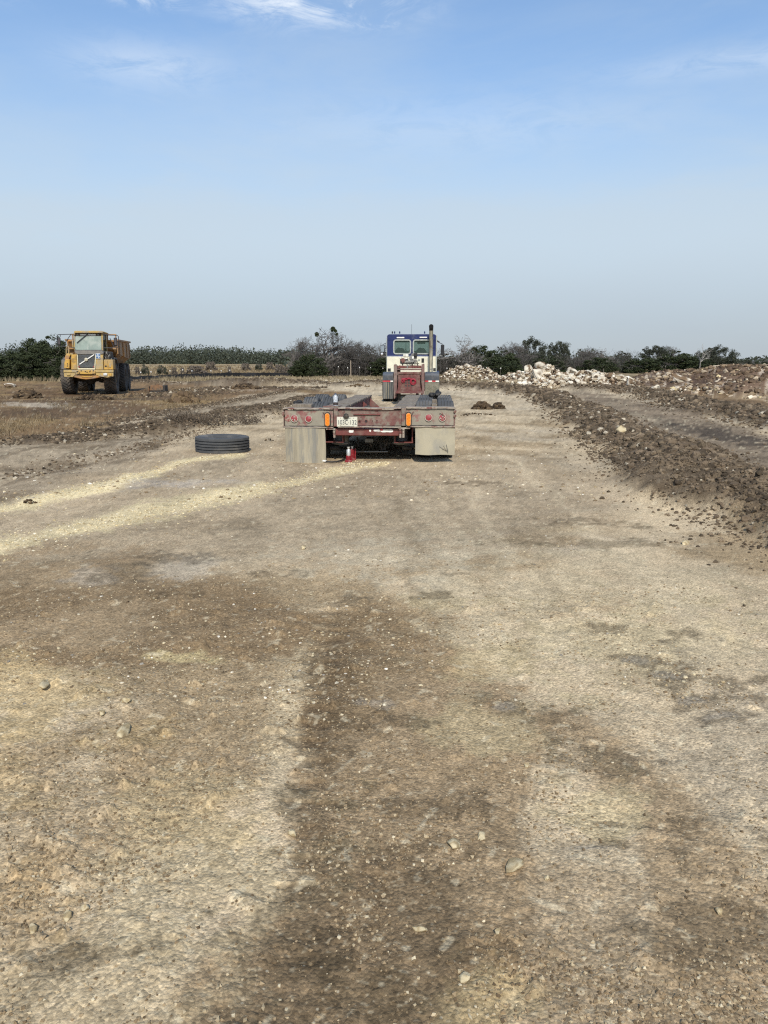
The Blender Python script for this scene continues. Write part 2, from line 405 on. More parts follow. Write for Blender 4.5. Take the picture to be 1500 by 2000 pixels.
kb1 = zone([(590, 1225), (700, 1190), (880, 1240), (980, 1300), (1085, 1370), (1100, 1440), (1040, 1500), (1010, 1580), (1030, 1680), (1000, 1800), (960, 2000), (960, 2300), (200, 2300), (300, 2000), (400, 1840), (520, 1765), (575, 1680), (602, 1560), (618, 1420), (612, 1300)], C(138, 118, 90), C(117, 99, 74), 20, .82, n1, 70)
kb2 = zone([(980, 1325), (1130, 1350), (1250, 1440), (1340, 1560), (1440, 1700), (1540, 1800), (1700, 2300), (1240, 2300), (1245, 1850), (1230, 1700), (1175, 1600), (1125, 1490), (1060, 1400)], C(138, 118, 90), C(118, 101, 77), 26, .72, n1, 80)
zone([(1020, 1640), (1230, 1720), (1260, 1900), (1250, 2300), (980, 2300), (1010, 1850)], C(140, 122, 96), C(120, 103, 80), 26, .6, n1, 60)
zone([(600, 1560), (690, 1600), (860, 1700), (900, 1850), (820, 2300), (330, 2300), (420, 1900), (560, 1760), (590, 1680)], C(108, 91, 69), C(90, 76, 57), 40, .60, n4, 120)
zone([(640, 1220), (690, 1240), (700, 1400), (690, 1560), (640, 1600), (628, 1450)], C(106, 90, 67), C(90, 76, 57), 18, .55, n4, 70)
blob(1070, 1180, 300, 120, C(186, 171, 140), .6)
blob(1230, 1255, 220, 80, C(188, 172, 136), .6)
blob(740, 1100, 200, 42, C(188, 176, 150), .55)
blob(1430, 1460, 120, 150, C(168, 154, 130), .6)
blob(350, 1700, 230, 150, C(188, 171, 136), .62)
blob(200, 1930, 260, 100, C(180, 163, 130), .55)
blob(380, 1560, 200, 90, C(182, 162, 124), .6)
blob(570, 1400, 60, 200, C(186, 170, 138), .5, rot=.12)
blob(370, 1110, 60, 22, C(180, 170, 152), .5)
blob(190, 1122, 50, 16, C(182, 172, 154), .45)
blob(930, 1960, 120, 90, C(184, 165, 124), .5)
for P_, a_ in (([(880, 1290, 20), (830, 1160, 15), (790, 1040, 10), (760, 930, 6)], .30), ([(760, 1240, 16), (740, 1120, 12), (715, 1000, 9), (700, 920, 5)], .22), ([(1060, 1290, 24), (960, 1130, 16), (880, 990, 9), (850, 905, 5)], .22), ([(1240, 1330, 24), (1080, 1130, 14), (960, 970, 8), (900, 880, 4)], .20)):
    band(0, P_, 0, a_, C(126, 109, 84), .8)
for P_, a_ in (([(980, 1290, 18), (890, 1130, 13), (830, 1000, 8), (800, 925, 4)], .3), ([(1150, 1310, 22), (1010, 1120, 14), (920, 980, 8), (870, 900, 4)], .35), ([(1400, 1270, 26), (1200, 1080, 16), (1040, 940, 8), (960, 870, 4)], .4)):
    band(0, P_, 0, a_, C(192, 176, 146), .8)
# --- yellow sand
kY = blob(60, 1360, 170, 90, C(186, 164, 122), .7)
kY = np.maximum(kY, blob(40, 1480, 60, 70, C(180, 158, 118), .5))
kY = np.maximum(kY, blob(80, 1720, 150, 100, C(174, 150, 112), .5))
blob(330, 1420, 90, 50, C(180, 156, 110), .4)
blob(1130, 1560, 85, 55, C(180, 164, 128), .7)
blob(960, 1410, 90, 42, C(176, 160, 124), .6)
blob(930, 1290, 110, 30, C(170, 152, 112), .4)
blob(900, 1180, 130, 16, C(176, 160, 122), .4)
blob(340, 1285, 80, 14, C(196, 180, 134), .6)
ky1 = band(0, [(-500, 1120, 20), (0, 988, 15), (180, 950, 11), (370, 902, 7), (470, 886, 5)], 0, 1.0, C(206, 190, 150), 1.0)
ky2 = band(0, [(-500, 1180, 28), (0, 1065, 22), (160, 1030, 17), (280, 1005, 22), (430, 972, 16), (560, 945, 11), (640, 925, 9), (740, 905, 6)], 0, 1.0, C(203, 187, 148), 1.0)
kY = np.maximum.reduce([kY, ky1, ky2])
# --- damp black-brown mud
dk = C(74, 64, 52)
for q in [(1240, 1290, 48, 9), (1320, 1324, 42, 11), (1432, 1332, 46, 12), (1330, 1366, 50, 12), (1400, 1395, 62, 11), (1206, 1223, 40, 9), (1336, 1233, 26, 10), (1480, 1355, 40, 9), (1160, 1634, 30, 7), (1150, 1585, 22, 5),
          (1160, 1058, 160, 9), (1110, 1018, 70, 7), (870, 1166, 36, 6), (985, 1366, 30, 16), (240, 1115, 60, 14), (500, 1120, 60, 9), (130, 1870, 80, 22), (170, 1420, 40, 11), (430, 1420, 36, 10),
          (90, 1635, 36, 6), (610, 1310, 30, 70), (630, 1260, 22, 50), (590, 1560, 40, 60), (610, 1690, 45, 100), (560, 1800, 80, 50), (430, 1775, 40, 26), (640, 1840, 50, 60), (720, 1930, 140, 60), (530, 1870, 60, 30), (800, 1700, 70, 40),
          (690, 1400, 90, 12), (640, 1450, 60, 16), (1100, 1400, 40, 20), (1160, 1480, 60, 30), (1300, 1620, 60, 40), (1380, 1830, 90, 50), (820, 1560, 80, 22), (1480, 1680, 60, 20), (325, 1418, 40, 9), (400, 1222, 40, 5),
          (870, 1870, 60, 24), (700, 1170, 50, 8), (930, 1125, 40, 5), (900, 945, 50, 3), (1190, 1025, 50, 4), (300, 1090, 90, 8), (360, 1160, 90, 7)]:
    blob(*q, C(92, 79, 60) if q[2] < 100 else C(104, 90, 68), .5, 1.6)
for q in [(1240, 1292, 26, 5), (1335, 1366, 26, 5), (1390, 1393, 34, 6), (1300, 1320, 22, 5), (990, 1366, 18, 8), (1020, 1810, 60, 10), (760, 1370, 40, 8), (520, 1470, 40, 12), (1110, 1640, 30, 4)]:
    blob(*q, C(146, 140, 128), .4, 1.3)
# --- tyre track bars
trk, tp_ = seg_dist(Ux, Vy, [(628, 1215), (636, 1330), (632, 1450), (612, 1600), (560, 1760)])
bars = (np.sin(Y*2*PI/.14+vn(X*6, Y*6, 121)*3) > .1)*(1-smooth(.5, 1.1, trk/(44)+(n4-.5)*1.2+(n15-.5)*.8))
col = mixc(col, C(78, 65, 50), np.clip(bars*.42, 0, 1))
# --- zones away from the road
kt = zone([(-900, 1010), (0, 985), (120, 935), (300, 895), (365, 845), (480, 812), (640, 778), (560, 764), (330, 800), (180, 838), (0, 862), (-900, 950)], C(150, 136, 114), C(118, 104, 84), 7, .8, n1)
blob(330, 945, 120, 10, C(176, 168, 156), .5)
tl = np.sin((Ux*.235+Vy-1000)*.23+3*n1); col = mixc(col, C(92, 78, 60), kt*smooth(.55, .95, tl)*.55)
kgl = zone([(-2500, 1000), (-300, 905), (0, 862), (100, 850), (180, 838), (260, 816), (330, 801), (420, 786), (470, 773), (560, 763), (640, 775), (690, 768), (600, 756), (460, 751), (430, 753), (250, 744), (0, 742), (-2500, 738)], C(122, 100, 72), C(94, 76, 56), 3, 1.0, n03)
kgr = kgl*smooth(.5, .62, fbm(X*.5, Y*.25, 131, 4)); col = mixc(col, C(158, 136, 92), kgr*.35)
blob(60, 800, 110, 5, C(170, 158, 138), .8); blob(390, 748, 70, 3, C(200, 184, 158), .8); blob(470, 760, 60, 3, C(190, 170, 146), .6)
blob(240, 778, 150, 3, C(80, 68, 54), .7); blob(120, 815, 110, 5, C(84, 70, 54), .7)
kh = zone([(1075, 766), (1140, 792), (1190, 815), (1290, 860), (1400, 892), (1520, 925), (2600, 1200), (2600, 1000), (1520, 852), (1400, 822), (1330, 798), (1240, 780), (1150, 764)], C(132, 118, 98), C(112, 99, 82), 5, 1.0, n1)
blob(1410, 852, 120, 14, C(70, 62, 53), .85, .7, rot=.22); blob(1250, 812, 60, 5, C(150, 138, 116), .5, rot=.3)
kr = zone([(1150, 757), (1330, 786), (1500, 835), (2600, 1000), (2600, 850), (1500, 781), (1330, 768), (1190, 755)], C(128, 106, 78), C(104, 86, 64), 3, 1.0, n03)
kf = zone([(-9000, 741), (0, 743), (250, 744), (420, 741), (560, 738), (740, 739), (870, 746), (960, 752), (1100, 742), (1200, 740), (9000, 736), (9000, 640), (-9000, 640)], C(146, 130, 102), C(126, 112, 87), 2, 1.0, n03)
col = mixc(col, C(178, 158, 112), kf*smooth(.5, .7, fbm(X*.12, Y*.05, 141, 4))*.6)
clod = smooth(.08, .5, kb+(n4-.5)*.35)
near_b = clod*(1-smooth(44, 52, Y))
col = col+(mixc(np.tile(C(104, 90, 72), (len(X), 1)), C(76, 65, 52), smooth(.35, .65, n4))-col)*(clod*.93)[:, None]
mdc = mixc(np.tile(C(112, 92, 74), (len(X), 1)), C(82, 66, 54), smooth(.35, .65, fbm(X*.9, Y*.9, 151, 4)))
mdc = mixc(mdc, C(186, 172, 152), smooth(.60, .72, fbm(X*2.2, Y*2.2, 152, 3)))
col = col+(mdc-col)*smooth(.04, .2, km)[:, None]
# --- grain; its tone also carries shadows of lumps too small to model
wn1 = np.random.default_rng(9).random(len(X))
lum = 1+(.30*(n4-.5)+.55*(n15-.5)+.46*(n60-.5)*fz+.40*(n60b-.5)*fz+.22*(wn1-.5))
farg = 1-fz; lum = lum+farg*(.5*(fbm(X*3.1, Y*.9, 161, 3)-.5)+.35*(fbm(X*1.1, Y*.3, 162, 3)-.5))  # far noise paints in the dark shadow streaks of rough ground
col = col*np.clip(lum, .35, 1.8)[:, None]
spk = smooth(.80, .90, vn(X*75, Y*75, 171))*fz+smooth(.84, .93, vn(X*24, Y*24, 172))*(1-smooth(.05, .2, SX)); col = mixc(col, C(206, 194, 164), np.clip(spk*.42, 0, 1)*(1-.7*clod))
spd = smooth(.86, .94, vn(X*40, Y*40, 173))*fz; col = mixc(col, C(70, 60, 48), spd*.35)
# --- relief: octaves fade out where the sheet is too coarse for them
def octave(wl, amp, seed):
    k = np.clip((wl/SX-2)/3, 0, 1)*np.clip((wl/np.maximum(SY, 1e-4)-1.2)/2.0, 0, 1); q = vn(X/wl, Y/wl, seed)-.5; return q*amp*k, q*k
loose = np.clip(kY*.9+.35+smooth(.45, .65, n1)*.9, 0, 1.6)            # loose, crumbly places stand up; compacted ones are flat
def billow(wl, amp, seed):
    q = octave(wl, 1, seed)[1]; k_ = np.clip((wl/SX-2)/3, 0, 1)*np.clip((wl/np.maximum(SY, 1e-4)-1.2)/2.0, 0, 1); return (k_*.25-np.abs(q))*amp*2
loose = np.clip(loose+.25, 0, 1.7)
rel = octave(.45, .026, 201)[0]+octave(.18, .013, 202)[0]+(octave(.075, .006, 203)[0]+billow(.055, .0035, 2031)+octave(.034, .0060, 204)[0]+billow(.026, .0055, 2041)+octave(.017, .0080, 205)[0]+octave(.011, .0060, 206)[0])*loose+.0016*(wn1-.5)*fz*loose
peb = np.clip(octave(.028, 1, 207)[1]-.26, 0, 1)*.05*loose+np.clip(octave(.07, 1, 208)[1]-.30, 0, 1)*.09*loose
rel = rel+peb
rel = rel+clod*(octave(.5, .12, 211)[0]+billow(.24, .10, 212)+billow(.13, .085, 213)+billow(.07, .055, 2131)+octave(.045, .04, 214)[0]+octave(.02, .018, 215)[0])
rel = rel+bars*-.010+smooth(.04, .2, km)*(octave(1.6, .45, 221)[0]+octave(.7, .3, 222)[0]+octave(.35, .16, 223)[0])
rel = rel+kt*octave(.9, .09, 231)[0]+kgl*(octave(1.3, .10, 232)[0]+octave(.5, .06, 233)[0])
Z = Hm+rel
V = np.stack([X, Y, Z], 1); R_, C_ = GX.shape
i0 = (np.arange(R_-1)[:, None]*C_+np.arange(C_-1)[None, :]).ravel()
FQ = np.stack([i0, i0+1, i0+C_+1, i0+C_], 1)
m, nt, p = nodes_mat('worked_earth')
a_ = nt.nodes.new('ShaderNodeAttribute'); a_.attribute_name = 'Col'
nA = _noise(nt, 120, 7, 0.8); fA = _ramp(nt, nA.outputs['Fac'], .32, .7, (.68,)*3, (1.32,)*3).outputs[0]
cc = _mix(nt, 1.0, a_.outputs['Color'], fA, 'MULTIPLY')
vo = nt.nodes.new('ShaderNodeTexVoronoi'); vo.inputs['Scale'].default_value = 46; tcx = nt.nodes.new('ShaderNodeTexCoord'); nt.links.new(tcx.outputs['Object'], vo.inputs['Vector'])
fV = _ramp(nt, vo.outputs['Distance'], .10, .22, (.55,)*3, (0, 0, 0)); sepv = nt.nodes.new('ShaderNodeSeparateColor'); nt.links.new(vo.outputs['Color'], sepv.inputs[0])
gt = nt.nodes.new('ShaderNodeMath'); gt.operation = 'GREATER_THAN'; gt.inputs[1].default_value = .86; nt.links.new(sepv.outputs[0], gt.inputs[0])
mu = nt.nodes.new('ShaderNodeMath'); mu.operation = 'MULTIPLY'; nt.links.new(gt.outputs[0], mu.inputs[0]); nt.links.new(fV.outputs[0], mu.inputs[1])
cc = _mix(nt, mu.outputs[0], cc, tuple(C(208, 196, 168)))
# grit: every few millimetres a grain of its own tone, standing a little proud
v2 = nt.nodes.new('ShaderNodeTexVoronoi'); v2.inputs['Scale'].default_value = 105; nt.links.new(tcx.outputs['Object'], v2.inputs['Vector']); s2 = nt.nodes.new('ShaderNodeSeparateColor'); nt.links.new(v2.outputs['Color'], s2.inputs[0])
g2 = _ramp(nt, s2.outputs[1], 0, 1, (.66,)*3, (1.34,)*3).outputs[0]; cc = _mix(nt, .8, cc, _mix(nt, 1.0, cc, g2, 'MULTIPLY'))
nt.links.new(cc, p.inputs['Base Color']); p.inputs['Roughness'].default_value = .95; p.inputs['Specular IOR Level'].default_value = .12
bb = nt.nodes.new('ShaderNodeBump'); bb.inputs['Strength'].default_value = .7; bb.inputs['Distance'].default_value = .007
hh_ = nt.nodes.new('ShaderNodeMath'); hh_.operation = 'MULTIPLY_ADD'; nt.links.new(v2.outputs['Distance'], hh_.inputs[0]); hh_.inputs[1].default_value = -.7; nt.links.new(nA.outputs['Fac'], hh_.inputs[2]); nt.links.new(hh_.outputs[0], bb.inputs['Height'])
bb2 = nt.nodes.new('ShaderNodeBump'); bb2.inputs['Strength'].default_value = .5; bb2.inputs['Distance'].default_value = .012
nB = _noise(nt, 14, 4, .6); nt.links.new(nB.outputs['Fac'], bb2.inputs['Height']); nt.links.new(bb2.outputs[0], bb.inputs['Normal']); nt.links.new(bb.outputs[0], p.inputs['Normal'])
MG = m
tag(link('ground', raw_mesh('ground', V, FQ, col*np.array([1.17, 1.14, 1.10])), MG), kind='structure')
GRID = dict(X=X, Y=Y, Z=Z)
# height of the finished sheet (macro shape is enough for far things, the relief is small on the road)
def hz(x, y): return macro(np.asarray(x, float), np.asarray(y, float))[0]
# ------------------------------------------------------------------ loose stones, clods, rubble
GZ = Z.reshape(GX.shape)
def zgrid(x, y):
    x = np.asarray(x, float); y = np.asarray(y, float)
    r = np.clip(np.searchsorted(Yr, y)-1, 0, len(Yr)-2); t = np.clip((y-Yr[r])/(Yr[r+1]-Yr[r]), 0, 1)
    def row(ri):
        q = x/Wy[ri]; c = np.clip(np.searchsorted(ext, q)-1, 0, len(ext)-2); s = np.clip((q-ext[c])/(ext[c+1]-ext[c]), 0, 1)
        return GZ[ri, c]*(1-s)+GZ[ri, c+1]*s
    return row(r)*(1-t)+row(r+1)*t
rng = np.random.default_rng(11); random.seed(11)
OCT = (np.array([[1, 0, 0], [-1, 0, 0], [0, 1, 0], [0, -1, 0], [0, 0, 1], [0, 0, -1.]]), np.array([[0, 2, 4], [2, 1, 4], [1, 3, 4], [3, 0, 4], [2, 0, 5], [1, 2, 5], [3, 1, 5], [0, 3, 5]]))
MCLOD = vcol_mat('soil_clod', fine=35, amt=.3, bump=.6, bdist=.01)
MSTONE = vcol_mat('limestone', fine=22, amt=.28, bump=.5, bdist=.01)
def scatter_mesh(name, P, size, colr, base, mat, **kw):
    V_, F_, m_ = lumps(rng, P, size, base, **kw)
    return tag(link(name, raw_mesh(name, V_, F_, np.repeat(colr, m_, 0), False), mat), kind='stuff')
def along(pts, W, n, y0, y1, spread=.62):
    """random points on a windrow"""
    pts = np.array(pts, float); seg = np.hypot(*(pts[1:]-pts[:-1]).T); cum = np.concatenate([[0], np.cumsum(seg)])
    s = rng.random(n*3)*cum[-1]; i = np.clip(np.searchsorted(cum, s)-1, 0, len(seg)-1); t = (s-cum[i])/seg[i]
    c = pts[i]+(pts[i+1]-pts[i])*t[:, None]; w = np.interp(i+t, np.arange(len(pts)), W)
    d = (pts[i+1]-pts[i])/seg[i][:, None]; off = rng.normal(0, spread, n*3)*w
    p_ = c+np.stack([d[:, 1], -d[:, 0]], 1)*off[:, None]
    k = (p_[:, 1] > y0) & (p_[:, 1] < y1); return p_[k][:n]
def pick(n, cols, w):
    i = rng.choice(len(cols), n, p=np.array(w)/sum(w)); return np.array(cols)[i]*rng.uniform(.75, 1.25, (n, 1))
SOILC = [C(104, 90, 73), C(87, 76, 61), C(121, 106, 86), C(74, 64, 52), C(174, 163, 142)]
def clods(name, pts, W, n, y0, y1, smin, smax, base, spread=.55, wts=(4, 3, 3, 2, .5), pw=2.2):
    p_ = along(pts, W, n, y0, y1, spread); n = len(p_)
    dd = seg_dist(p_[:, 0], p_[:, 1], [tuple(q) for q in pts])[0]/np.mean(W)
    s = smin+(smax-smin)*rng.random(n)**pw*np.clip(1.25-.75*dd, .18, 1)
    P = np.column_stack([p_, zgrid(p_[:, 0], p_[:, 1])]); return P, s, pick(n, SOILC, wts)
parts_ = [clods('a', B1, B1W, 2600, 4.2, 11, .008, .052, ICO2, .50, wts=(5, 4, 3, 3, .25), pw=2.4)]
P_, s_, c_ = parts_[0]
scatter_mesh('soil_clods', P_, s_, c_, ICO2, MCLOD, rough=.34, flat=(.6, 1.0), sink=.35)
A = [clods('n', B1, B1W, 8000, 4, 14, .008, .034, ICO1, .62, (5, 4, 3, 3, .15), pw=1.8), clods('b', B1, B1W, 9500, 9.5, 30, .012, .075, ICO1, .50, pw=2.2), clods('c', B1, B1W, 5500, 28, 66, .03, .13, ICO1, .45, pw=2), clods('c', B1, B1W, 1500, 2.5, 22, .006, .02, ICO1, .85, pw=2)]
scatter_mesh('soil_clods', *[np.concatenate([a[i] for a in A]) for i in range(3)], ICO1, MCLOD, rough=.34, flat=(.6, 1.0), sink=.35)
A = [clods('d', B2, [1.3]*8, 8500, 12, 54, .02, .10, ICO1, .6), clods('e', B3, [.6, .8, 1.0, 1.0, .9, .8], 6500, 14, 36, .012, .055, ICO1, .55, (4, 4, 2, 3, .4))]
# lip of the grassy field and stray lumps along the tracks at left
lip = [g(-250, 900), g(0, 862), g(100, 852), g(180, 840), g(260, 818), g(330, 803), g(430, 786), g(560, 764)]
A.append(clods('f', lip, [.5]*8, 4200, 10, 48, .012, .055, ICO1, .8, (3, 4, 2, 4, .3)))
lip2 = [g(0, 935), g(120, 905), g(250, 880), g(365, 848), g(430, 825)]
A.append(clods('f', lip2, [.35]*5, 1300, 9, 20, .008, .035, ICO1, .9, (4, 2, 4, 1, 1.2)))
lip3 = [g(300, 775), g(430, 757), g(640, 757)]
A.append(clods('g', lip3, [1.5]*3, 1100, 30, 60, .04, .14, ICO1, 1.0, (3, 4, 2, 4, .8)))
scatter_mesh('soil_clods', *[np.concatenate([a[i] for a in A]) for i in range(3)], ICO1, MCLOD, rough=.34, flat=(.6, 1.0), sink=.35)
pp = along(B1, B1W, 40000, 3.6, 17, .9); dd = seg_dist(pp[:, 0], pp[:, 1], B1)[0]; kk = dd < 1.12; pp = pp[kk][:17000]; dd = dd[kk][:17000]
scatter_mesh('soil_crumbs', np.column_stack([pp, zgrid(pp[:, 0], pp[:, 1])]), (.006+.024*rng.random(len(pp))**1.8)*np.clip(1.3-.6*dd, .5, 1), pick(len(pp), SOILC, (5, 4, 4, 3, .1)), OCT, MCLOD, rough=.4, flat=(.6, 1.0), sink=.3)
# pebbles trodden into the road: more where it is loose
def pebbles(n, y0, y1, smin, smax, pw, cols, w, mask=None, xmax=None, flat=(.5, .85)):
    yy = 1/rng.uniform(1/y1, 1/y0, n*4); xx = rng.uniform(-1, 1, n*4)*(.35+.57*yy)
    if xmax is not None: k = xx < np.interp(yy, [1, 5, 8, 15, 30, 45], [3, 2.2, 2.6, 3.9, 6, 7]); xx, yy = xx[k], yy[k]
    if mask is not None:
        k = rng.random(len(xx)) < mask(xx, yy); xx, yy = xx[k], yy[k]
    xx, yy = xx[:n], yy[:n]; s = smin+(smax-smin)*rng.random(len(xx))**pw
    return np.column_stack([xx, yy, zgrid(xx, yy)]), s, pick(len(xx), cols, w)
PC = [C(186, 172, 140), C(202, 190, 164), C(150, 132, 104), C(120, 102, 78), C(216, 208, 190), C(170, 150, 114), C(142, 134, 120)]
loosef = lambda x, y: np.clip(.10+1.5*smooth(.48, .72, fbm(x*1.3, y*1.3, 111, 5))+.8*smooth(.5, .7, fbm(x*2.4, y*2.4, 300, 3)), 0, 1)
A = [ pebbles(4500, 3.0, 9, .003, .010, 3.0, PC, (4, 1.0, 4, 4, .35, .8, 1), loosef, 1), pebbles(2600, 8, 40, .006, .022, 2.8, PC, (3, 2, 3, 3, .8, 1, 1), None, 1)]
# crushed yellow stone in the two pale streaks and round the jack
def streak(pts, w, n, smin, smax):
    p_ = along([g(a, b) for a, b in pts], w, n, 0, 50, .5); return np.column_stack([p_, zgrid(p_[:, 0], p_[:, 1])]), smin+(smax-smin)*rng.random(len(p_))**2.2, pick(len(p_), [C(206, 190, 152), C(186, 168, 128), C(214, 204, 178), C(160, 144, 112)], (3, 3, 1, 2))
A += [streak([(-100, 1015), (0, 990), (180, 950), (370, 902), (480, 884)], [.42, .36, .32, .30, .25], 1700, .003, .014), streak([(-100, 1090), (0, 1065), (160, 1030), (280, 1005), (430, 972), (560, 945), (700, 908)], [.45, .42, .4, .40, .34, .3, .3], 2600, .003, .014),
      streak([(672, 906), (720, 904), (760, 906)], [.22, .3, .25], 360, .004, .020)]
q = pebbles(22000, 1.25, 5.0, .0016, .0072, 2.2, [C(172, 155, 124), C(150, 131, 102), C(132, 113, 86), C(196, 182, 152), C(112, 95, 72)], (4, 5, 5, 1.1, 3), loosef)
V_, F_, m_ = lumps(rng, q[0], q[1], OCT, flat=(.6, 1), rough=.4, sink=.3)
tag(link('grit', raw_mesh('grit', V_, F_, np.repeat(q[2], m_, 0), False), MSTONE), kind='stuff')
V_, F_, m_ = lumps(rng, np.concatenate([a[0] for a in A]), np.concatenate([a[1] for a in A]), ICO1, flat=(.45, .85), rough=.36, sink=.42)
tag(link('pebbles', raw_mesh('pebbles', V_, F_, np.repeat(np.concatenate([a[2] for a in A]), m_, 0), False), MSTONE), kind='stuff')
# rubble strewn through the spoil mound at right
n = 7500; xx = rng.uniform(13, 40, n*2); yy = rng.uniform(29, 58, n*2); kk = mound(xx, yy)[1] > .06; xx, yy = xx[kk][:n], yy[kk][:n]
s = .035+.14*rng.random(len(xx))**2.6
scatter_mesh('mound_clods', np.column_stack([xx, yy, zgrid(xx, yy)]), s, pick(len(xx), [C(116, 98, 78), C(96, 80, 64), C(134, 115, 92), C(80, 67, 54), C(168, 152, 128)], (4, 4, 3, 2, 1)), ICO1, MCLOD, rough=.36, flat=(.5, .95), sink=.3)
fx = lambda x: np.interp(x, [13.5, 15, 17, 24, 60], [46, 38, 31.5, 30.5, 29])
xx = rng.uniform(14.2, 36, 2600); yy = fx(xx)+rng.gamma(1.5, .6, 2600)-.2; yy = np.where(xx < 16.2, yy+rng.uniform(0, 3, 2600), yy)
x2 = rng.uniform(14.5, 36, 2200); y2 = rng.uniform(30, 55, 2200); k = (mound(x2, y2)[1] > .1) & (rng.random(2200) < smooth(.50, .66, vn(x2*.45, y2*.45, 310))); xx = np.concatenate([xx, x2[k]]); yy = np.concatenate([yy, y2[k]])
s = .03+.13*rng.random(len(xx))**2.6
scatter_mesh('limestone_rubble', np.column_stack([xx, yy, zgrid(xx, yy)]), s, pick(len(xx), [C(184, 168, 144), C(206, 194, 172), C(160, 142, 116), C(196, 178, 136)], (4, 2, 4, 1)), ICO1, MSTONE, rough=.34, flat=(.5, .9), sink=.25)
# the two heaps of broken limestone behind the road bend
HEAPS = [(9.2, 80, 3.3, 2.6, 1.25, 420), (12.6, 68, 3.0, 2.2, .75, 300), (11.2, 53.5, 2.1, 2.4, 1.15, 420), (13.8, 51.5, 2.9, 2.2, 1.0, 520), (10.2, 50, 1.8, 1.2, .4, 260)]
def heap_h(x, y):
    h = np.zeros(np.shape(x))
    for cx, cy, rx, ry, hh, _n in HEAPS: h = np.maximum(h, hh*np.clip(1-((x-cx)/rx)**2-((y-cy)/ry)**2, 0, 1)**.75)
    return h*(.75+.5*vn(x*.9, y*.9, 320))
A = []
for cx, cy, rx, ry, hh, n in HEAPS:
    a_ = rng.uniform(0, 2*PI, n*2); r_ = np.sqrt(rng.random(n*2))*1.08; xx = cx+rx*r_*np.cos(a_); yy = cy+ry*r_*np.sin(a_)-.1
    s = .04+.15*rng.random(n*2)**2.2
    A.append((np.column_stack([xx, yy, macro(xx, yy)[0]+heap_h(xx, yy)*.92]), s, pick(n*2, [C(202, 190, 168), C(220, 212, 194), C(174, 158, 132), C(124, 104, 82), C(90, 75, 60)], (4, 2.5, 3.5, 2, 2.5))))
scatter_mesh('limestone_rubble', *[np.concatenate([a[i] for a in A]) for i in range(3)], ICO1, MSTONE, rough=.36, flat=(.55, 1.0), sink=.1)
# earth core of each heap
hv = []; 
for i, (cx, cy, rx, ry, hh, n) in enumerate(HEAPS):
    q = np.linspace(-1.15, 1.15, 26); QX, QY = np.meshgrid(cx+rx*q, cy+ry*q); Zc = macro(QX.ravel(), QY.ravel())[0]+heap_h(QX.ravel(), QY.ravel())*.86-.06
    ii = (np.arange(25)[:, None]*26+np.arange(25)[None]).ravel(); hv.append((np.column_stack([QX.ravel(), QY.ravel(), Zc]), np.stack([ii, ii+1, ii+27, ii+26], 1)+i*676))
cc_ = np.concatenate([h[0] for h in hv]); colh = np.where((vn(cc_[:, 0]*3, cc_[:, 1]*3, 330) > .5)[:, None], C(168, 152, 126)[None], C(104, 88, 70)[None])
tag(link('heap_earth', raw_mesh('heap_earth', cc_, np.concatenate([h[1] for h in hv]), colh), MCLOD), kind='structure')
# boulders, each an object of its own
def boulder_mesh(seed, white=.5, lo_=None, hi_=None, smooth_=False):
    r = np.random.default_rng(seed); V0, F0 = ICO3; V1 = V0.copy()
    for k in range(16):                                          # flat broken faces
        d = r.normal(size=3); d /= np.linalg.norm(d); lim = r.uniform(.45, .8); q = V1@d; V1 = V1-np.outer(np.maximum(q-lim, 0)*.97, d)
    nz = vn(V0[:, 0]*2+9, V0[:, 1]*2+V0[:, 2]*1.7+9, seed)-.5; V1 = V1*(1+.32*nz)[:, None]; n2 = vn(V0[:, 0]*6+9, V0[:, 1]*6+V0[:, 2]*5+9, seed+1)-.5; V1 = V1*(1+.10*n2)[:, None]
    t = smooth(.40, .62, vn(V0[:, 0]*2.3+5, V0[:, 2]*1.8+V0[:, 1]+5, seed+2)+white-.5)
    c = np.array(lo_ if lo_ is not None else C(118, 98, 76))[None]*(1-t)[:, None]+np.array(hi_ if hi_ is not None else C(212, 202, 182))[None]*t[:, None]; c = c*(.85+.3*vn(V0[:, 0]*7, V0[:, 1]*7+V0[:, 2]*6, seed+3))[:, None]
    return raw_mesh('boulder', V1, F0, c, smooth_)
BM = [boulder_mesh(400+i*7, .42+.06*(i % 4)) for i in range(7)]
SM = [boulder_mesh(500+i*7, .6, C(176, 156, 118), C(204, 188, 152), True) for i in range(5)]
for b in BM+SM: b.materials.append(MSTONE)
def boulder(x, y, r, label, group=None, sc=(1, 1, .8), k=None, z=None, name='boulder', cat='boulder', mat=None, sink=.25):
    me = random.choice(SM) if name == 'stone' else BM[random.randrange(7) if k is None else k]
    o = bpy.data.objects.new(name, me); COL.objects.link(o); s = [r*q for q in sc]; o.scale = s
    z = (z if z is not None else float(zgrid(x, y)))
    o.location = (x, y, z+s[2]*(1-2*sink)*.7); o.rotation_euler = (random.uniform(-.3, .3), random.uniform(-.3, .3), random.uniform(0, 6.28))
    return tag(o, label, cat, group)
def heap_boulders(h, n, rmin, rmax, label, group):
    cx, cy, rx, ry, hh, _ = HEAPS[h]
    for i in range(n):
        a_ = random.uniform(PI, 2*PI) if i % 3 else random.uniform(0, PI); r_ = math.sqrt(random.random())*.92
        x, y = cx+rx*r_*math.cos(a_), cy+ry*r_*math.sin(a_)
        z = float(macro(np.array([x]), np.array([y]))[0][0]+heap_h(np.array([x]), np.array([y]))[0])
        r = random.uniform(rmin, rmax); boulder(x, y, r, label, group, (random.uniform(.7, 1.3), random.uniform(.7, 1.1), random.uniform(.6, 1.0)), z=z-.1, sink=.2)
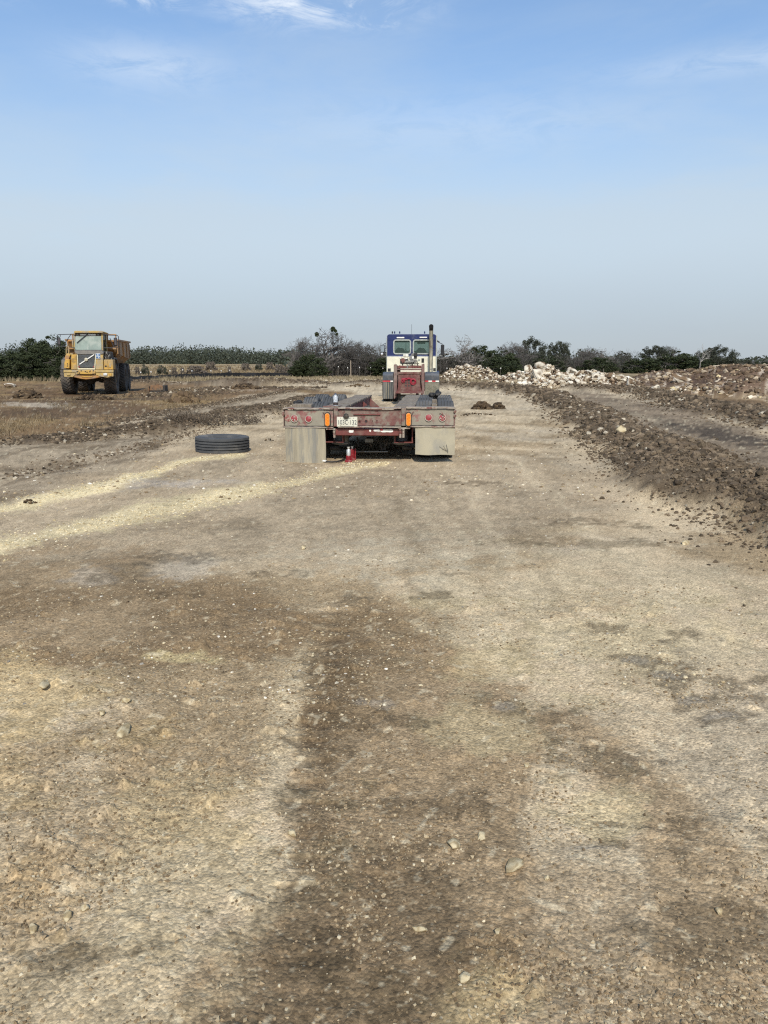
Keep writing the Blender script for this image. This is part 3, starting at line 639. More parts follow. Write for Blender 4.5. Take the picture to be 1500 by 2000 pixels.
heap_boulders(0, 26, .24, .48, 'pale limestone boulder in the far heap just right of the blue truck', 'boulders in the far limestone heap')
heap_boulders(1, 12, .2, .4, 'limestone boulder in the low middle heap between the two taller ones', 'boulders in the low middle heap')
heap_boulders(2, 16, .22, .42, 'pale limestone boulder at the left end of the large heap', 'boulders at the left end of the large heap')
heap_boulders(3, 22, .20, .38, 'pale limestone boulder at the right end of the large heap', 'boulders at the right end of the large heap')
bx_, bz_ = at(1052, 722, 51.8)
boulder(bx_, 51.8, .62, 'largest white boulder, standing upright on the large heap with a dark hollow below', None, (.85, .8, 1.15), 2, z=bz_-.62)
bx_, bz_ = at(1118, 722, 52.3); boulder(bx_, 52.3, .5, 'rounded grey boulder crowning the right part of the large heap', None, (1, .8, .8), 3, z=bz_-.3)
bx_, bz_ = at(1233, 740, 45); boulder(bx_, 45, .6, 'grey pointed boulder at the left foot of the brown spoil mound', None, (.9, .8, 1.0), 4)
bx_, bz_ = at(1335, 727, 44); boulder(bx_, 44, .5, 'cream slab of rock on the crest of the spoil mound', None, (1.5, .8, .55), 1)
bx_, bz_ = at(1285, 757, 37.5); boulder(bx_, 37.8, .5, 'pale yellow rock at the front foot of the spoil mound', None, (1.3, .8, .55), 5)
for px_, py_, rpx, sc, lab in [
        (1213, 848, 8.5, (1.05, .9, .8), 'dusty white rock half buried in the near soil ridge'),
        (1338, 1062, 9, (1.3, .8, .45), 'flat pale rock at the foot of the near soil ridge'),
        (240, 1432, 17, (1.3, .7, .5), 'oblong tan stone lying on yellow sand in the left foreground'),
        (86, 1342, 17, (1.3, .5, .4), 'long tan stone sunk into the patch of yellow sand at left'),
        (246, 1372, 8, (1, .9, .75), 'small white stone just above the oblong tan stone'),
        (200, 1396, 9, (1, .8, .6), 'white stone by the edge of the yellow sand patch'),
        (941, 1636, 11, (1.1, .8, .55), 'flat yellow stone on brown dirt right of the centre'),
        (820, 1818, 11, (1.2, .7, .5), 'pale yellow stone near the bottom centre beside crumbled clods'),
        (971, 1824, 7, (1, .9, .7), 'small rounded yellow stone right of the pale yellow one'),
        (906, 1912, 12, (1.1, .9, .6), 'tan stone topping the crumbled patch at the bottom centre'),
        (1068, 1718, 6, (1, .9, .8), 'small orange pebble alone on grey brown dirt'),
        (1404, 1785, 7, (1, .9, .8), 'cream pebble near the lower right edge'),
        (66, 1818, 10, (1.1, .9, .7), 'white rounded stone in the lower left corner'),
        (134, 1791, 11, (1.1, .8, .6), 'white flat stone in the row of three at lower left'),
        (168, 1776, 8, (1, .9, .7), 'grey white stone rightmost of the row of three at lower left'),
        (592, 1072, 6, (1, .9, .7), 'small white stone alone on the road in front of the trailer'),
        (1028, 1497, 6, (1, .9, .7), 'small tan stone on the brown wheel track right of centre'),
        (570, 1630, 9, (1.1, .9, .7), 'chalky stone beside the dark muddy streak'),
        (885, 1650, 16, (1, .9, .45), 'crumbling brown clod with a tan side below the flat yellow stone'),
        (1005, 1695, 20, (1.3, .8, .3), 'large flat brown clod pressed into the road')]:
    x_, y_ = g(px_, py_); r_ = 1.35*rpx/F*(y_*math.cos(TH)+CAMZ*math.sin(TH)); z_ = float(zgrid(x_, y_))
    x_, y_ = g(px_, py_, z_)
    boulder(x_, y_, r_, lab, None, sc, cat='stone', name='stone', sink=.12)
x_, y_ = g(18, 757); boulder(x_, y_, .42, 'white rock lying left of the yellow dump truck', None, (1.3, .9, .6), 0)
# dark clods of mud on the road
def mud_heap(px_, py_, rx, ry, hh, label, n=70, cat='dirt clump', dark_=True, stuff=False):
    x0, y0 = g(px_, py_); P = []; S = []; n = n*(4 if hh > .05 and not stuff else 1)
    a_ = rng.uniform(0, 2*PI, n); r_ = rng.random(n)**.7; xx = x0+rx*r_*np.cos(a_); yy = y0+ry*r_*np.sin(a_); zz = zgrid(xx, yy)+hh*np.clip(1-r_**1.6, 0, 1)*.8
    s = (.10+.30*rng.random(n)**2.2)*(max(hh, .08) if hh > .05 else hh)
    V_, F_, m_ = lumps(rng, np.column_stack([xx, yy, zz]), s, ICO1 if n > 60 else ICO2, rough=.4, flat=(.6, 1))
    cl = pick(n, [C(82, 68, 52), C(64, 54, 43), C(100, 84, 64)] if dark_ else [C(112, 94, 70), C(92, 76, 58)], [1]*(3 if dark_ else 2))
    # one mass of stuck-together clods round a core, origin at its foot
    V_ = V_-np.array([x0, y0, 0]); 
    o = link('dirt_clump', raw_mesh('dirt_clump', V_, F_, np.repeat(cl, m_, 0), False), MCLOD, loc=(x0, y0, 0)); return tag(o, label, cat, kind='stuff' if stuff else None)
mud_heap(942, 799, .34, .28, .24, 'dark double clump of mud on the road right of the trailer', 60)
mud_heap(972, 798, .22, .2, .2, 'smaller dark clod of mud touching the right side of the double clump', 26)
mud_heap(930, 812, .6, .3, .07, 'thin spill of dark mud in front of the double clump', 70, stuff=True)
mud_heap(56, 777, .6, .5, .42, 'dark heap of roots and soil left in front of the dump truck', 80)
mud_heap(186, 782, .9, .5, .22, 'low dark clump of soil in front of the dump truck wheels', 70)
mud_heap(360, 785, .6, .5, .42, 'pointed grey soil hump at the bend of the left track', 80, dark_=False)
mud_heap(480, 760, .9, .6, .35, 'brown soil lump on the flat ground left of the trailer', 90)
mud_heap(700, 756, .9, .8, .2, 'pale crumbled soil patch behind the trailer wheels', 60, dark_=False, stuff=True)
mud_heap(58, 983, .06, .05, .045, 'small dark clod lying on the upper yellow gravel streak', 22)
mud_heap(248, 1178, .014, .012, .010, 'tiny black clod alone in the left middle of the road', 14)
mud_heap(525, 860, .10, .08, .045, 'small brown clod between the loose tyre and the trailer', 24)
mud_heap(438, 1312, .011, .010, .009, 'dark clod left of the dark tyre track', 14)
# ------------------------------------------------------------------ materials of the machines
MRED = surf('worn_red_paint', (.15, .056, .047), wear=(.20, .165, .125), wear_amt=.50, scale=5, rough=.7, var=.35, bump=.25, bscale=60, dust=(.27, .235, .18), dust_amt=.45)
MRED2 = surf('red_paint_panel', (.20, .064, .060), wear=(.25, .225, .17), wear_amt=.62, scale=4.5, rough=.7, var=.3, bump=.25, bscale=60, dust=(.33, .29, .22), dust_amt=.5)
MREDC = surf('oxide_red_steel', (.155, .042, .034), wear=(.12, .085, .065), wear_amt=.35, scale=4, rough=.65, var=.3, bump=.2, dust=(.22, .18, .14), dust_amt=.3)
MRAIL = surf('rail_steel', (.30, .255, .20), wear=(.17, .07, .055), wear_amt=.4, scale=6, rough=.8, var=.3, bump=.3, bscale=50)
MRUB = surf('tyre_rubber', (.055, .058, .062), rough=.85, var=.25, scale=5, bump=.2, bscale=70, dust=(.14, .13, .11), dust_amt=.35)
MRUBD = surf('tyre_rubber_dusty', (.066, .068, .069), rough=.9, var=.2, scale=4, bump=.2, bscale=70, dust=(.19, .175, .15), dust_amt=.35)
MBLACK = surf('black_rubber', (.018, .018, .018), rough=.7, var=.4, scale=5, dust=(.10, .085, .065), dust_amt=.25)
MDSTEEL = surf('grimy_steel', (.035, .031, .027), wear=(.09, .07, .05), wear_amt=.35, scale=7, rough=.75, var=.4, bump=.3)
MGSTEEL = surf('grey_steel', (.20, .20, .185), wear=(.11, .09, .07), wear_amt=.3, scale=6, rough=.6, metal=.2, var=.25, bump=.15, dust=(.26, .23, .18), dust_amt=.35)
MFLAP = surf('dusty_flap', (.30, .262, .185), wear=(.20, .19, .16), wear_amt=.45, scale=3.2, rough=.9, var=.28, bump=.15, stretch=(3.5, 1, .35), dust=(.36, .315, .215), dust_amt=.5)
MFLAP2 = surf('pale_flap', (.36, .325, .235), wear=(.25, .24, .205), wear_amt=.4, scale=2.6, rough=.9, var=.22, bump=.15, stretch=(1.2, 1, .8), dust=(.41, .365, .255), dust_amt=.5)
MWOOD = surf('weathered_board', (.19, .155, .115), wear=(.11, .085, .06), wear_amt=.35, scale=5, rough=.95, var=.35, bump=.4, bscale=30, stretch=(6, .7, 1), dust=(.29, .25, .19), dust_amt=.35)
MAMBER = surf('amber_lens', (.85, .20, .012), rough=.25, var=.25, scale=45, bump=.3, bscale=90)
MLENS = surf('red_lens', (.30, .035, .045), rough=.35, var=.3, scale=30, bump=.3, bscale=90, dust=(.30, .22, .18), dust_amt=.25)
MRING = surf('lamp_ring', (.42, .36, .29), rough=.7, var=.25, scale=12)
MGROM = surf('black_grommet', (.02, .018, .015), rough=.7, var=.3, scale=9, dust=(.14, .11, .08), dust_amt=.3)
MPLATE = surf('plate_white', (.62, .61, .50), rough=.5, var=.12, scale=9, dust=(.45, .40, .28), dust_amt=.3)
MINK = surf('plate_ink', (.03, .035, .045), rough=.6, var=.2, bump=0)
MTAPE = surf('white_tape', (.80, .78, .70), rough=.5, var=.1, scale=10, wear=(.45, .38, .3), wear_amt=.12)
MTAPER = surf('red_tape', (.50, .045, .055), rough=.5, var=.2, scale=10, dust=(.3, .24, .2), dust_amt=.2)

def tyre_mesh(R, W, grooves=4, rim=.62, n=56, gd=.014, gw=.013):
    """road tyre lying round the X axis: ribs and circumferential grooves, rounded shoulder, sidewall to the bead"""
    h = W/2; tw = h*.86; prof = [(R*rim, -h*.78), (R*(rim+.06), -h*.92), (R*.80, -h), (R*.90, -h*.985), (R*.965, -h*.93), (R*.99, -tw)]
    step = 2*tw/(grooves+1)
    for i in range(grooves):
        c = -tw+step*(i+1); cr = R*(1-.006*abs(c/tw)**2)
        prof += [(cr, c-gw/2), (cr-gd, c-gw*.42), (cr-gd, c+gw*.42), (cr, c+gw/2)]
    prof += [(R*.99, tw), (R*.965, h*.93), (R*.90, h*.985), (R*.80, h), (R*(rim+.06), h*.92), (R*rim, h*.78), (R*(rim-.03), h*.60), (R*(rim-.03), -h*.60)]
    return MB().lathe(prof, 'X', n=n, closed=True)
def rim_mesh(R, W, off=.02, n=32):
    m = MB().lathe([(R, -W*.42), (R*.94, -W*.36), (R*.92, W*.36), (R, W*.42)], 'X', n=n)
    m.lathe([(R*.93, off-.01), (R*.62, off+.045), (R*.42, off+.05), (R*.40, off+.01), (0.002, off+.01)], 'X', n=n)
    m.lathe([(R*.93, off-.02), (R*.62, off+.03), (0.002, off-.01)], 'X', n=n)
    for k in range(10):
        a = 2*PI*k/10; m.lathe([(.012, 0), (.012, .03), (.002, .032)], 'X', (off+.05, R*.52*math.cos(a), R*.52*math.sin(a)), n=6)
    return m
# ------------------------------------------------------------------ lowboy trailer
TX, TY, TRZ = -.225, 11.25, -math.radians(4.0)
TCS, TSN = math.cos(TRZ), math.sin(TRZ)
trailer = thing('lowboy_trailer', 'worn red lowboy trailer seen from behind, jacked up at its left wheels', 'trailer', (TX, TY, 0), TRZ)
TZ0 = 0.0
def tr(px, py, y=0.0):
    """trailer coordinates (x, z) of a picture point, at y metres in front of the rear face"""
    x = 0
    for _ in range(4):
        Yw = TY+x*TSN+y*TCS; X_, z = at(px, py, Yw); x = (X_-TX+y*TSN)/TCS
    return x, z
def tbox(name, px0, px1, py0, py1, y0, y1, mat, bevel=.006, parent=None):
    x0, za = tr(px0, py0, y0); x1, zb = tr(px1, py1, y0); return MB().box(x0, x1, y0, y1, zb, za).obj(name, mat, parent or trailer, bevel)
def wavy_bar(x0, x1, y0, y1, z0, z1, amp, seed, n=26, tilt=0.0):
    m = MB(); vs = []; fs = []; R = random.Random(seed); ph = [R.uniform(0, 6) for _ in range(4)]
    for i in range(n+1):
        t = i/n; x = x0+(x1-x0)*t; w = amp*(math.sin(t*9+ph[0])*.5+math.sin(t*21+ph[1])*.35+math.sin(t*47+ph[2])*.25); v = amp*.6*(math.sin(t*15+ph[3])); dz = tilt*(t-.5)
        vs += [(x, y0+v, z0+w+dz), (x, y1, z0+w*.6+dz), (x, y1, z1+w*.4+dz), (x, y0+v, z1+w+dz)]
    for i in range(n):
        for k in range(4): fs.append((i*4+k, i*4+(k+1) % 4, (i+1)*4+(k+1) % 4, (i+1)*4+k))
    fs += [(0, 1, 2, 3), (n*4+3, n*4+2, n*4+1, n*4)]
    return m.add(vs, fs)
xl, zt = tr(554, 799); xr, zt2 = tr(888, 796); zb_ = tr(720, 832)[1]
# faces of the rear beam, butted between the two posts
tbox('rear_panel', 556, 651, 801, 832, .0, .018, MRED2, .003); tbox('rear_panel', 660.5, 783.5, 800, 831.5, .012, .03, MRED, .003); tbox('rear_panel', 793.5, 886, 799, 831, .0, .018, MRED2, .003)
tbox('post', 651.5, 660, 797.5, 833, -.022, .05, MRED, .006); tbox('post', 784, 793, 797, 832, -.022, .05, MRED, .006)
# top lip: dented angle iron, in three lengths
for a, b, s_, za, zc in ((553, 651, 1, 799.8, 796.8), (660.5, 783.5, 2, 799, 796), (793.5, 889, 3, 798.4, 794.6)):
    x0, z1_ = tr(a, zc); x1, z0_ = tr(b, za); wavy_bar(x0, x1, -.03, .16, z0_, z1_, .0055, s_).obj('top_lip', MRAIL, trailer, .004)
for a, b, s_ in ((553.5, 651, 4), (660.5, 783.5, 5), (793.5, 888.5, 6)):
    x0, z1_ = tr(a, 832.2+(a < 600)*.8-(a > 780)*.6); x1, z0_ = tr(b, 835.4+(a < 600)*.8-(a > 780)*.6); wavy_bar(x0, x1, -.026, .10, z0_, z1_, .0045, s_).obj('bottom_lip', MRAIL, trailer, .004)
# short returns of the side plates
x0, za = tr(886.3, 797); x1, zb = tr(888.6, 840); MB().box(x0, x1, .0, .30, zb+.02, za).obj('side_plate', MRED, trailer, .004)
x0, za = tr(552.8, 799); x1, zb = tr(555.5, 835); MB().box(x0, x1, .0, .30, zb+.02, za).obj('side_plate', MRED, trailer, .004)
for px_, py_ in ((553, 806), (553.5, 809), (888.6, 812), (888.8, 803)):
    x0, z0_ = tr(px_, py_); MB().box(-.018, .018, -.03, .01, -.02, .02, rot=(.3, .5, .2)).obj('torn_bracket', MRAIL, trailer, .003, loc=(x0, 0, z0_))
# lamps
def capsule(w, h, n=10):
    r = w/2; P = [(r*math.cos(t), h/2-r+r*math.sin(t)) for t in np.linspace(0, PI, n)]+[(r*math.cos(t), -h/2+r+r*math.sin(t)) for t in np.linspace(PI, 2*PI, n)]
    return P
for px_, py_ in ((640, 819.5), (798, 819)):
    x0, z0_ = tr(px_, py_); k = thing_part = MB().prism(capsule(.098, .225), 'Y', -.034, -.002).obj('lamp_housing', MGROM, trailer, .004, loc=(x0, 0, z0_))
    MB().prism(capsule(.074, .198), 'Y', -.044, -.034).obj('lamp_ring', surf('amber_rim', (.55, .30, .12), rough=.5, var=.2, scale=20), k, .002)
    le = MB().prism(capsule(.058, .182), 'Y', -.050, -.044).obj('amber_lens', MAMBER, k, .003)
    led = MB()
    for i in range(7):
        zz = (i-3)*.0235; led.lathe([(.0085, -.0505), (.006, -.0545), (.001, -.056)], 'Y', ((.011 if i % 2 else -.011), 0, zz), n=8)
    led.obj('led', surf('led', (.95, .34, .03), rough=.2, var=.1, bump=0), k)
for i, (px_, py_, rr, bare) in enumerate(((575, 817.2, .058, 0), (603, 818, .055, 0), (837.2, 815.5, .056, 0), (864, 815.8, .056, 1))):
    x0, z0_ = tr(px_, py_); k = MB().lathe([(rr*.80, -.004), (rr*.84, -.018), (rr*1.0, -.020), (rr*1.05, -.004)], 'Y', n=28).obj('lamp_ring', MRING, trailer, 0, loc=(x0, 0, z0_))
    MB().lathe([(rr*.82, -.006), (rr*.80, -.016), (rr*.5, -.022), (.001, -.024)], 'Y', n=28).obj('red_lens', MLENS, k)
    if bare or i == 0:
        q = MB(); R = random.Random(i)
        for _ in range(7): a = R.uniform(0, 6.28); r1 = rr*R.uniform(.2, .6); q.box(r1*math.cos(a)-.009, r1*math.cos(a)+.009, -.028, -.019, r1*math.sin(a)-.006, r1*math.sin(a)+.006, rot=(0, R.uniform(0, 3), 0))
        o_ = q.obj('broken_lens', MRING, k); o_['kind'] = 'stuff'
x0, z0_ = tr(562.5, 817); MB().lathe([(.052, .0), (.050, -.006), (.001, -.009)], 'Y', n=24).obj('lamp_scar', surf('scar', (.24, .07, .06), wear=(.33, .27, .2), wear_amt=.5, scale=30), trailer, 0, loc=(x0, 0, z0_))
x0, z0_ = tr(863, 809); MB().bar((-.03, -.03, .035), (.035, -.035, -.02), .018, .012).obj('bent_tab', MRAIL, trailer, .002, loc=(x0, 0, z0_))
for px_, py_, s_ in ((805.5, 806, 1), (633.5, 806, -1)):
    x0, z0_ = tr(px_, py_); MB().bar((-.02*s_, -.03, -.03), (.02*s_, -.03, .03), .012, .008).obj('bent_tab', MRAIL, trailer, .002, loc=(x0, 0, z0_))
# licence plate
xa, za = tr(658.5, 814.2, -.01); xb, zb = tr(698, 833, -.01); pw, ph = xb-xa, za-zb
pl = MB().box(-pw/2, pw/2, -.0015, .0015, -ph/2, ph/2).obj('licence_plate', MPLATE, trailer, .001, loc=((xa+xb)/2, -.03, (za+zb)/2))
MB().box(-pw/2-.004, pw/2+.004, .0018, .006, -ph/2-.004, ph/2+.004).obj('plate_back', MRING, pl)
text_part('103C·132', .095, MINK, pl, (0, -.0035, -.012), (PI/2, 0, 0), pw*.90)
text_part('TEXAS', .026, MINK, pl, (.0, -.0035, ph*.38), (PI/2, 0, 0), pw*.34)
for sx_ in (-1, 1):
    for z_ in (.055, -.062): MB().lathe([(.006, -.002), (.004, -.005), (.0005, -.006)], 'Y', (sx_*pw*.33, 0, z_), n=8).obj('bolt', MGROM, pl)
MB().box(-pw*.3, pw*.3, -.003, -.0018, -.071, -.068).obj('plate_line', MINK, pl)
x0, z0_ = tr(676.5, 812.5); q = MB().lathe([(.034, .0), (.036, -.02), (.02, -.034), (.001, -.036)], 'Y', n=14)
for i in range(8): a = i*PI/4; q.box(.034*math.cos(a)-.009, .034*math.cos(a)+.009, -.022, 0, .034*math.sin(a)-.009, .034*math.sin(a)+.009, rot=(0, a, 0))
q.obj('plate_light', MGROM, trailer, 0, loc=(x0, -.034, z0_), label='dark toothed lamp knob over the licence plate')
# slot bar, holes
xa, za = tr(690, 808.2); xb, zb = tr(743, 810.8); MB().box(xa, xb, -.012, .011, zb, za).obj('raised_rib', MREDC, trailer, .006)
for px_, py_, rr in ((702, 823.5, .022), (715, 823, .026), (702.5, 821, .012), (736, 821.5, .010), (727, 822, .008)):
    x0, z0_ = tr(px_, py_); h = MB().lathe([(rr, .0), (rr*.95, -.006), (rr*.75, -.007), (rr*.7, .004)], 'Y', n=18).obj('hole_rim', MREDC, trailer, 0, loc=(x0, .012, z0_))
    MB().lathe([(rr*.72, -.001), (.0005, -.0012)], 'Y', n=16).obj('hole', MBLACK, h)
# bumper under the beam with remnants of white tape
bx = tbox('bumper', 650, 786, 836.6, 851.5, .03, .16, MREDC, .012)
xa, za = tr(650, 836.6, .03); xb, zb = tr(786, 851.5, .03)
def patch(px_, py_, wpx, hpx, mat, seed, y=.0275):
    x0, z0_ = tr(px_, py_, .03); R = random.Random(seed); w = wpx/258; h = hpx/258; P = []
    for i in range(16):
        a = 2*PI*i/16; c, s = math.cos(a), math.sin(a); P.append((x0+w*math.copysign(abs(c)**.5, c)*R.uniform(.86, 1.05), z0_+h*math.copysign(abs(s)**.5, s)*R.uniform(.75, 1.08)))
    MB().prism(P, 'Y', y, .0295).obj('tape_remnant', mat, trailer)
patch(686, 842.4, 10, 6, MTAPE, 1); patch(723, 841, 4, 4.5, MTAPE, 2); patch(736, 840.6, 13, 4.8, MTAPE, 3); patch(756, 841.4, 26, 6.4, MTAPE, 4); patch(745.3, 839.5, 5, 4.8, MTAPER, 5, .0268)
# hinge brackets at both ends of the bumper
for px_ in (653, 782, 788):
    x0, z1_ = tr(px_, 838, .0); q = MB().box(x0-.016, x0+.016, -.02, .10, z1_-.13, z1_+.01); q.lathe([(.022, -.03), (.022, .0), (.001, .0)], 'Y', (x0, 0, z1_-.035), n=12); q.obj('hinge_bracket', MRAIL, trailer, .004)
xa, za = tr(777, 833, 0); xb, zb = tr(801, 836.5, 0); MB().box(xa, xb, -.01, .12, zb-.01, zb+.012).obj('step_plate', MRAIL, trailer, .003)
xa, za = tr(637, 835.6, 0); xb, zb = tr(655, 838, 0); MB().box(xa, xb-.02, -.01, .12, zb-.01, zb+.008).obj('step_plate', MRAIL, trailer, .003)
# mud flaps: hanging sheets, bowed
def flap(px0, px1, py0, py1, mat, bow, seed, name='mud_flap', y=-.005, lab=None):
    x0, z1_ = tr(px0, py0, y); x1, z0_ = tr(px1, py1, y); nx, nz = 12, 14; vs = []; fs = []; R = random.Random(seed); n2 = (nx+1)*(nz+1)
    for side in (0, .009):
        for j in range(nz+1):
            for i in range(nx+1):
                u_, v_ = i/nx, j/nz; x = x0+(x1-x0)*u_+(.012*math.sin(v_*2.4)*(1 if u_ > .5 else .3)); yy = y+side-bow*math.sin(PI*u_)*(.4+.6*v_)+.012*math.sin(u_*7+seed)*v_-.02*v_*v_*bow/.05
                vs.append((x, yy, z1_+(z0_-z1_)*v_+.004*math.sin(u_*9+seed)*v_))
    W1 = nx+1
    for s_ in (0, n2):
        for j in range(nz):
            for i in range(nx): a = s_+j*W1+i; fs.append((a, a+1, a+W1+1, a+W1))
    for j in range(nz):
        for i in (0, nx): a = j*W1+i; fs.append((a, a+W1, a+W1+n2, a+n2))
    for i in range(nx):
        for j in (0, nz): a = j*W1+i; fs.append((a, a+1, a+1+n2, a+n2))
    return MB().add(vs, fs).obj(name, mat, trailer, label=lab)
flap(556.5, 635.5, 836, 904.5, MFLAP, .055, 1, lab='left mud flap, streaked with dried mud and touching the ground')
f2 = flap(811, 886.5, 834, 888.5, MFLAP2, .012, 2, lab='right mud flap, pale with dust and scratched')
MSCR = surf('scratch', (.10, .095, .085), rough=.9, bump=0)
q = MB(); 
for a, b in (((858, 872), (872, 880)), ((866, 870), (874, 882)), ((864, 877), (876, 879)), ((872, 868), (875, 884))):
    xa, za = tr(*a, -.02); xb, zb = tr(*b, -.02); q.bar((xa, -.024, za), (xb, -.024, zb), .006, .002)
q.obj('scratch', MSCR, f2)
xa, za = tr(811, 834.5); xb, zb = tr(887, 838.5); MB().box(xa, xb, -.02, .0, zb-.01, za-.03).obj('flap_strip', MRAIL, trailer, .002) if False else None
# axles, wheels, brakes, air springs
t0 = tyre_mesh(.452, .262, 4).mesh('tyre', 50); t0.materials.append(MRUBD); r0 = rim_mesh(.285, .24).mesh('rim', 40); r0.materials.append(MGSTEEL)
def wheel(parent, me_t, me_r, x, y, z, flip=False, name='wheel'):
    w = bpy.data.objects.new(name, me_t); COL.objects.link(w); w.parent = parent; w.location = (x, y, z); w.rotation_euler = (random.uniform(0, 6), 0, PI if flip else 0)
    r_ = bpy.data.objects.new('rim', me_r); COL.objects.link(r_); r_.parent = w; return w
AX = (.82, 2.0, 3.18)
for i, y in enumerate(AX):
    z = .445-.02*(i == 0)
    for x, fl in ((.815, True), (1.155, False)): wheel(trailer, t0, r0, x, y, .452, fl)
    for x, fl in ((-.86, False), (-1.19, True)):
        if i == 0 and x < -1: continue
        wheel(trailer, t0, r0, x, y, .452-.03*(i == 0)+.005, fl)
    MB().tube([(-1.05, y, z), (1.05, y, z)], .065, 14).obj('axle', MDSTEEL, trailer)
    for s_ in (-1, 1):
        MB().lathe([(.19, -.09), (.20, .0), (.20, .10), (.05, .12), (.05, -.1)], 'X', (s_*.62, y, z), n=22).obj('brake_drum', MDSTEEL, trailer)
        MB().tube([(s_*.42, y+.05, z-.02), (s_*.42, y+.22, z-.05)], [.075, .08], 14).obj('brake_chamber', MGSTEEL, trailer)
        MB().bar((s_*.48, y-.45, z+.1), (s_*.48, y+.5, z+.06), .07, .10).obj('trailing_arm', MDSTEEL, trailer, .01)
        MB().bar((s_*.42, y+.2, z-.05), (s_*.58, y+.12, z-.12), .03).obj('slack_arm', MDSTEEL, trailer)
hub = MB().lathe([(.001, -.34), (.09, -.33), (.10, -.26), (.14, -.24), (.14, -.2), (.10, -.19), (.10, .1)], 'X', (-1.04, AX[0], .43), n=24).obj('bare_hub', MDSTEEL, trailer, label='bare hub where the outer left wheel has been taken off')
# grey air springs hanging below the bumper
for pa, pb, y0 in ((644, 683.5, .30), (764, 801, .30)):
    xa, za = tr(pa, 851, y0); xb, zb = tr(pb, 868, y0); r_ = (xb-xa)/2*.93; cx = (xa+xb)/2
    MB().lathe([(.001, za+.10), (r_*.80, za+.10), (r_*.82, za), (r_*.86, zb+.035), (r_*1.0, zb+.02), (r_*.98, zb), (r_*.7, zb-.012), (.001, zb-.012)], 'Z', (cx, y0+r_, 0), n=30).obj('air_spring', MGSTEEL, trailer)
    s_ = -1 if cx < 0 else 1; MB().tube([(cx+s_*.02, y0+.1, zb-.06), (cx+s_*.17, y0+.12, zb-.07)], .03, 10).obj('shock_pin', MDSTEEL, trailer)
# frame underneath: cross members, torque arms, brake rod
for y in (1.4, 2.6, 3.8, 5.1): MB().box(-.62, .60, y, y+.09, .30, .44).obj('cross_member', MREDC, trailer, .004)
for (a, b) in (((738, 857), (746, 879)), ((758, 855), (749, 879)), ((765, 856), (760, 868)), ((716, 858), (726, 872)), ((748, 852), (752, 878)), ((697, 855), (700, 872)), ((786, 872), (772, 866))):
    xa, za = tr(*a, .45); xb, zb = tr(*b, .45); MB().tube([(xa, .5, za), ((xa+xb)/2+.01, .46, (za+zb)/2), (xb, .45, zb)], .014, 8).obj('brake_rod', MDSTEEL, trailer)
xa, za = tr(696, 881.5, .5); xb, zb = tr(758, 881.5, .5); MB().tube([(xa, .45, za), (xb, .45, zb)], .011, 8).obj('cross_rod', MGSTEEL, trailer)
xa, za = tr(713, 856, .4); xb, zb = tr(729, 860, .4); MB().box(xa, xb, .36, .6, zb-.03, za).obj('valve_block', MGSTEEL, trailer, .006)
for i in range(4):
    xa, za = tr(733+i*5, 853, .4); MB().tube([(xa, .38, za), (xa+.02, .36, za-.05), (xa-.02, .5, za-.09), (xa+.06, .8, za-.02)], .008, 6).obj('air_hose', MBLACK, trailer)
# main beams with boards on top, gussets on the inside
BL = 5.15
for xi, xo in ((-.41, -.72), (.37, .66)):
    lo, hi = min(xi, xo), max(xi, xo); s_ = 1 if xi < 0 else -1
    MB().box(lo, hi, .16, BL, .775, .792).obj('beam_flange', MRED, trailer, .003)
    MB().box(xi-.02*s_, xi-.005*s_, .16, BL, .30, .774).obj('beam_web', MREDC, trailer); MB().box(xo+.02*s_, xo+.005*s_, .16, BL, .30, .774).obj('beam_web', MREDC, trailer)
    MB().box(lo, hi, .16, BL, .285, .299).obj('beam_flange', MREDC, trailer)
    for y in (.55, 1.5, 3.2, 4.7):
        MB().prism([(xi, .77), (xi+.012*s_, .77), (xi+.30*s_, .50), (xi+.30*s_, .47), (xi, .47)], 'Y', y, y+.014).obj('gusset', MREDC, trailer, .002)
    MB().box(min(xi+.001, xi+.36*s_), max(xi+.001, xi+.36*s_), .5, 5.0, .455, .468).obj('inner_flange', MREDC, trailer)
    ypos = .17; bi = 0
    while ypos < BL-.05:
        L = random.uniform(.22, .36); L = min(L, BL-ypos); z_ = .794+random.uniform(0, .008)
        MB().box(lo-.012+random.uniform(-.008, .008), hi+.012+random.uniform(-.008, .008), ypos, ypos+L-.012, z_, z_+.028, rot=(random.uniform(-.006, .006), random.uniform(-.012, .012), random.uniform(-.01, .01))).obj('deck_board', MWOOD, trailer, .003)
        ypos += L
    MB().box(lo, hi, BL+.001, BL+.016, .28, .80).obj('end_plate', MREDC, trailer)
# low well deck ahead of the beams
for s_ in (-1, 1): MB().box(s_*.95-.06, s_*.95+.06, BL+.02, 9.2, .12, .26).obj('side_rail', MRED, trailer, .008)
for i in range(12): MB().box(-.885, .885, BL+.03+i*.34, BL+.35+i*.34, .20, .245).obj('well_board', MWOOD, trailer, .004)
for s_ in (-1, 1): MB().bar((s_*.55, BL-.3, .32), (s_*.9, BL+.3, .2), .12, .16).obj('drop_arm', MREDC, trailer, .01)
MB().box(-.385, .345, .18, 4.9, .446, .4545).obj('sun_block_plate', MDSTEEL, trailer)  # added plate, out of view, keeps sunlight off the ground between the beams
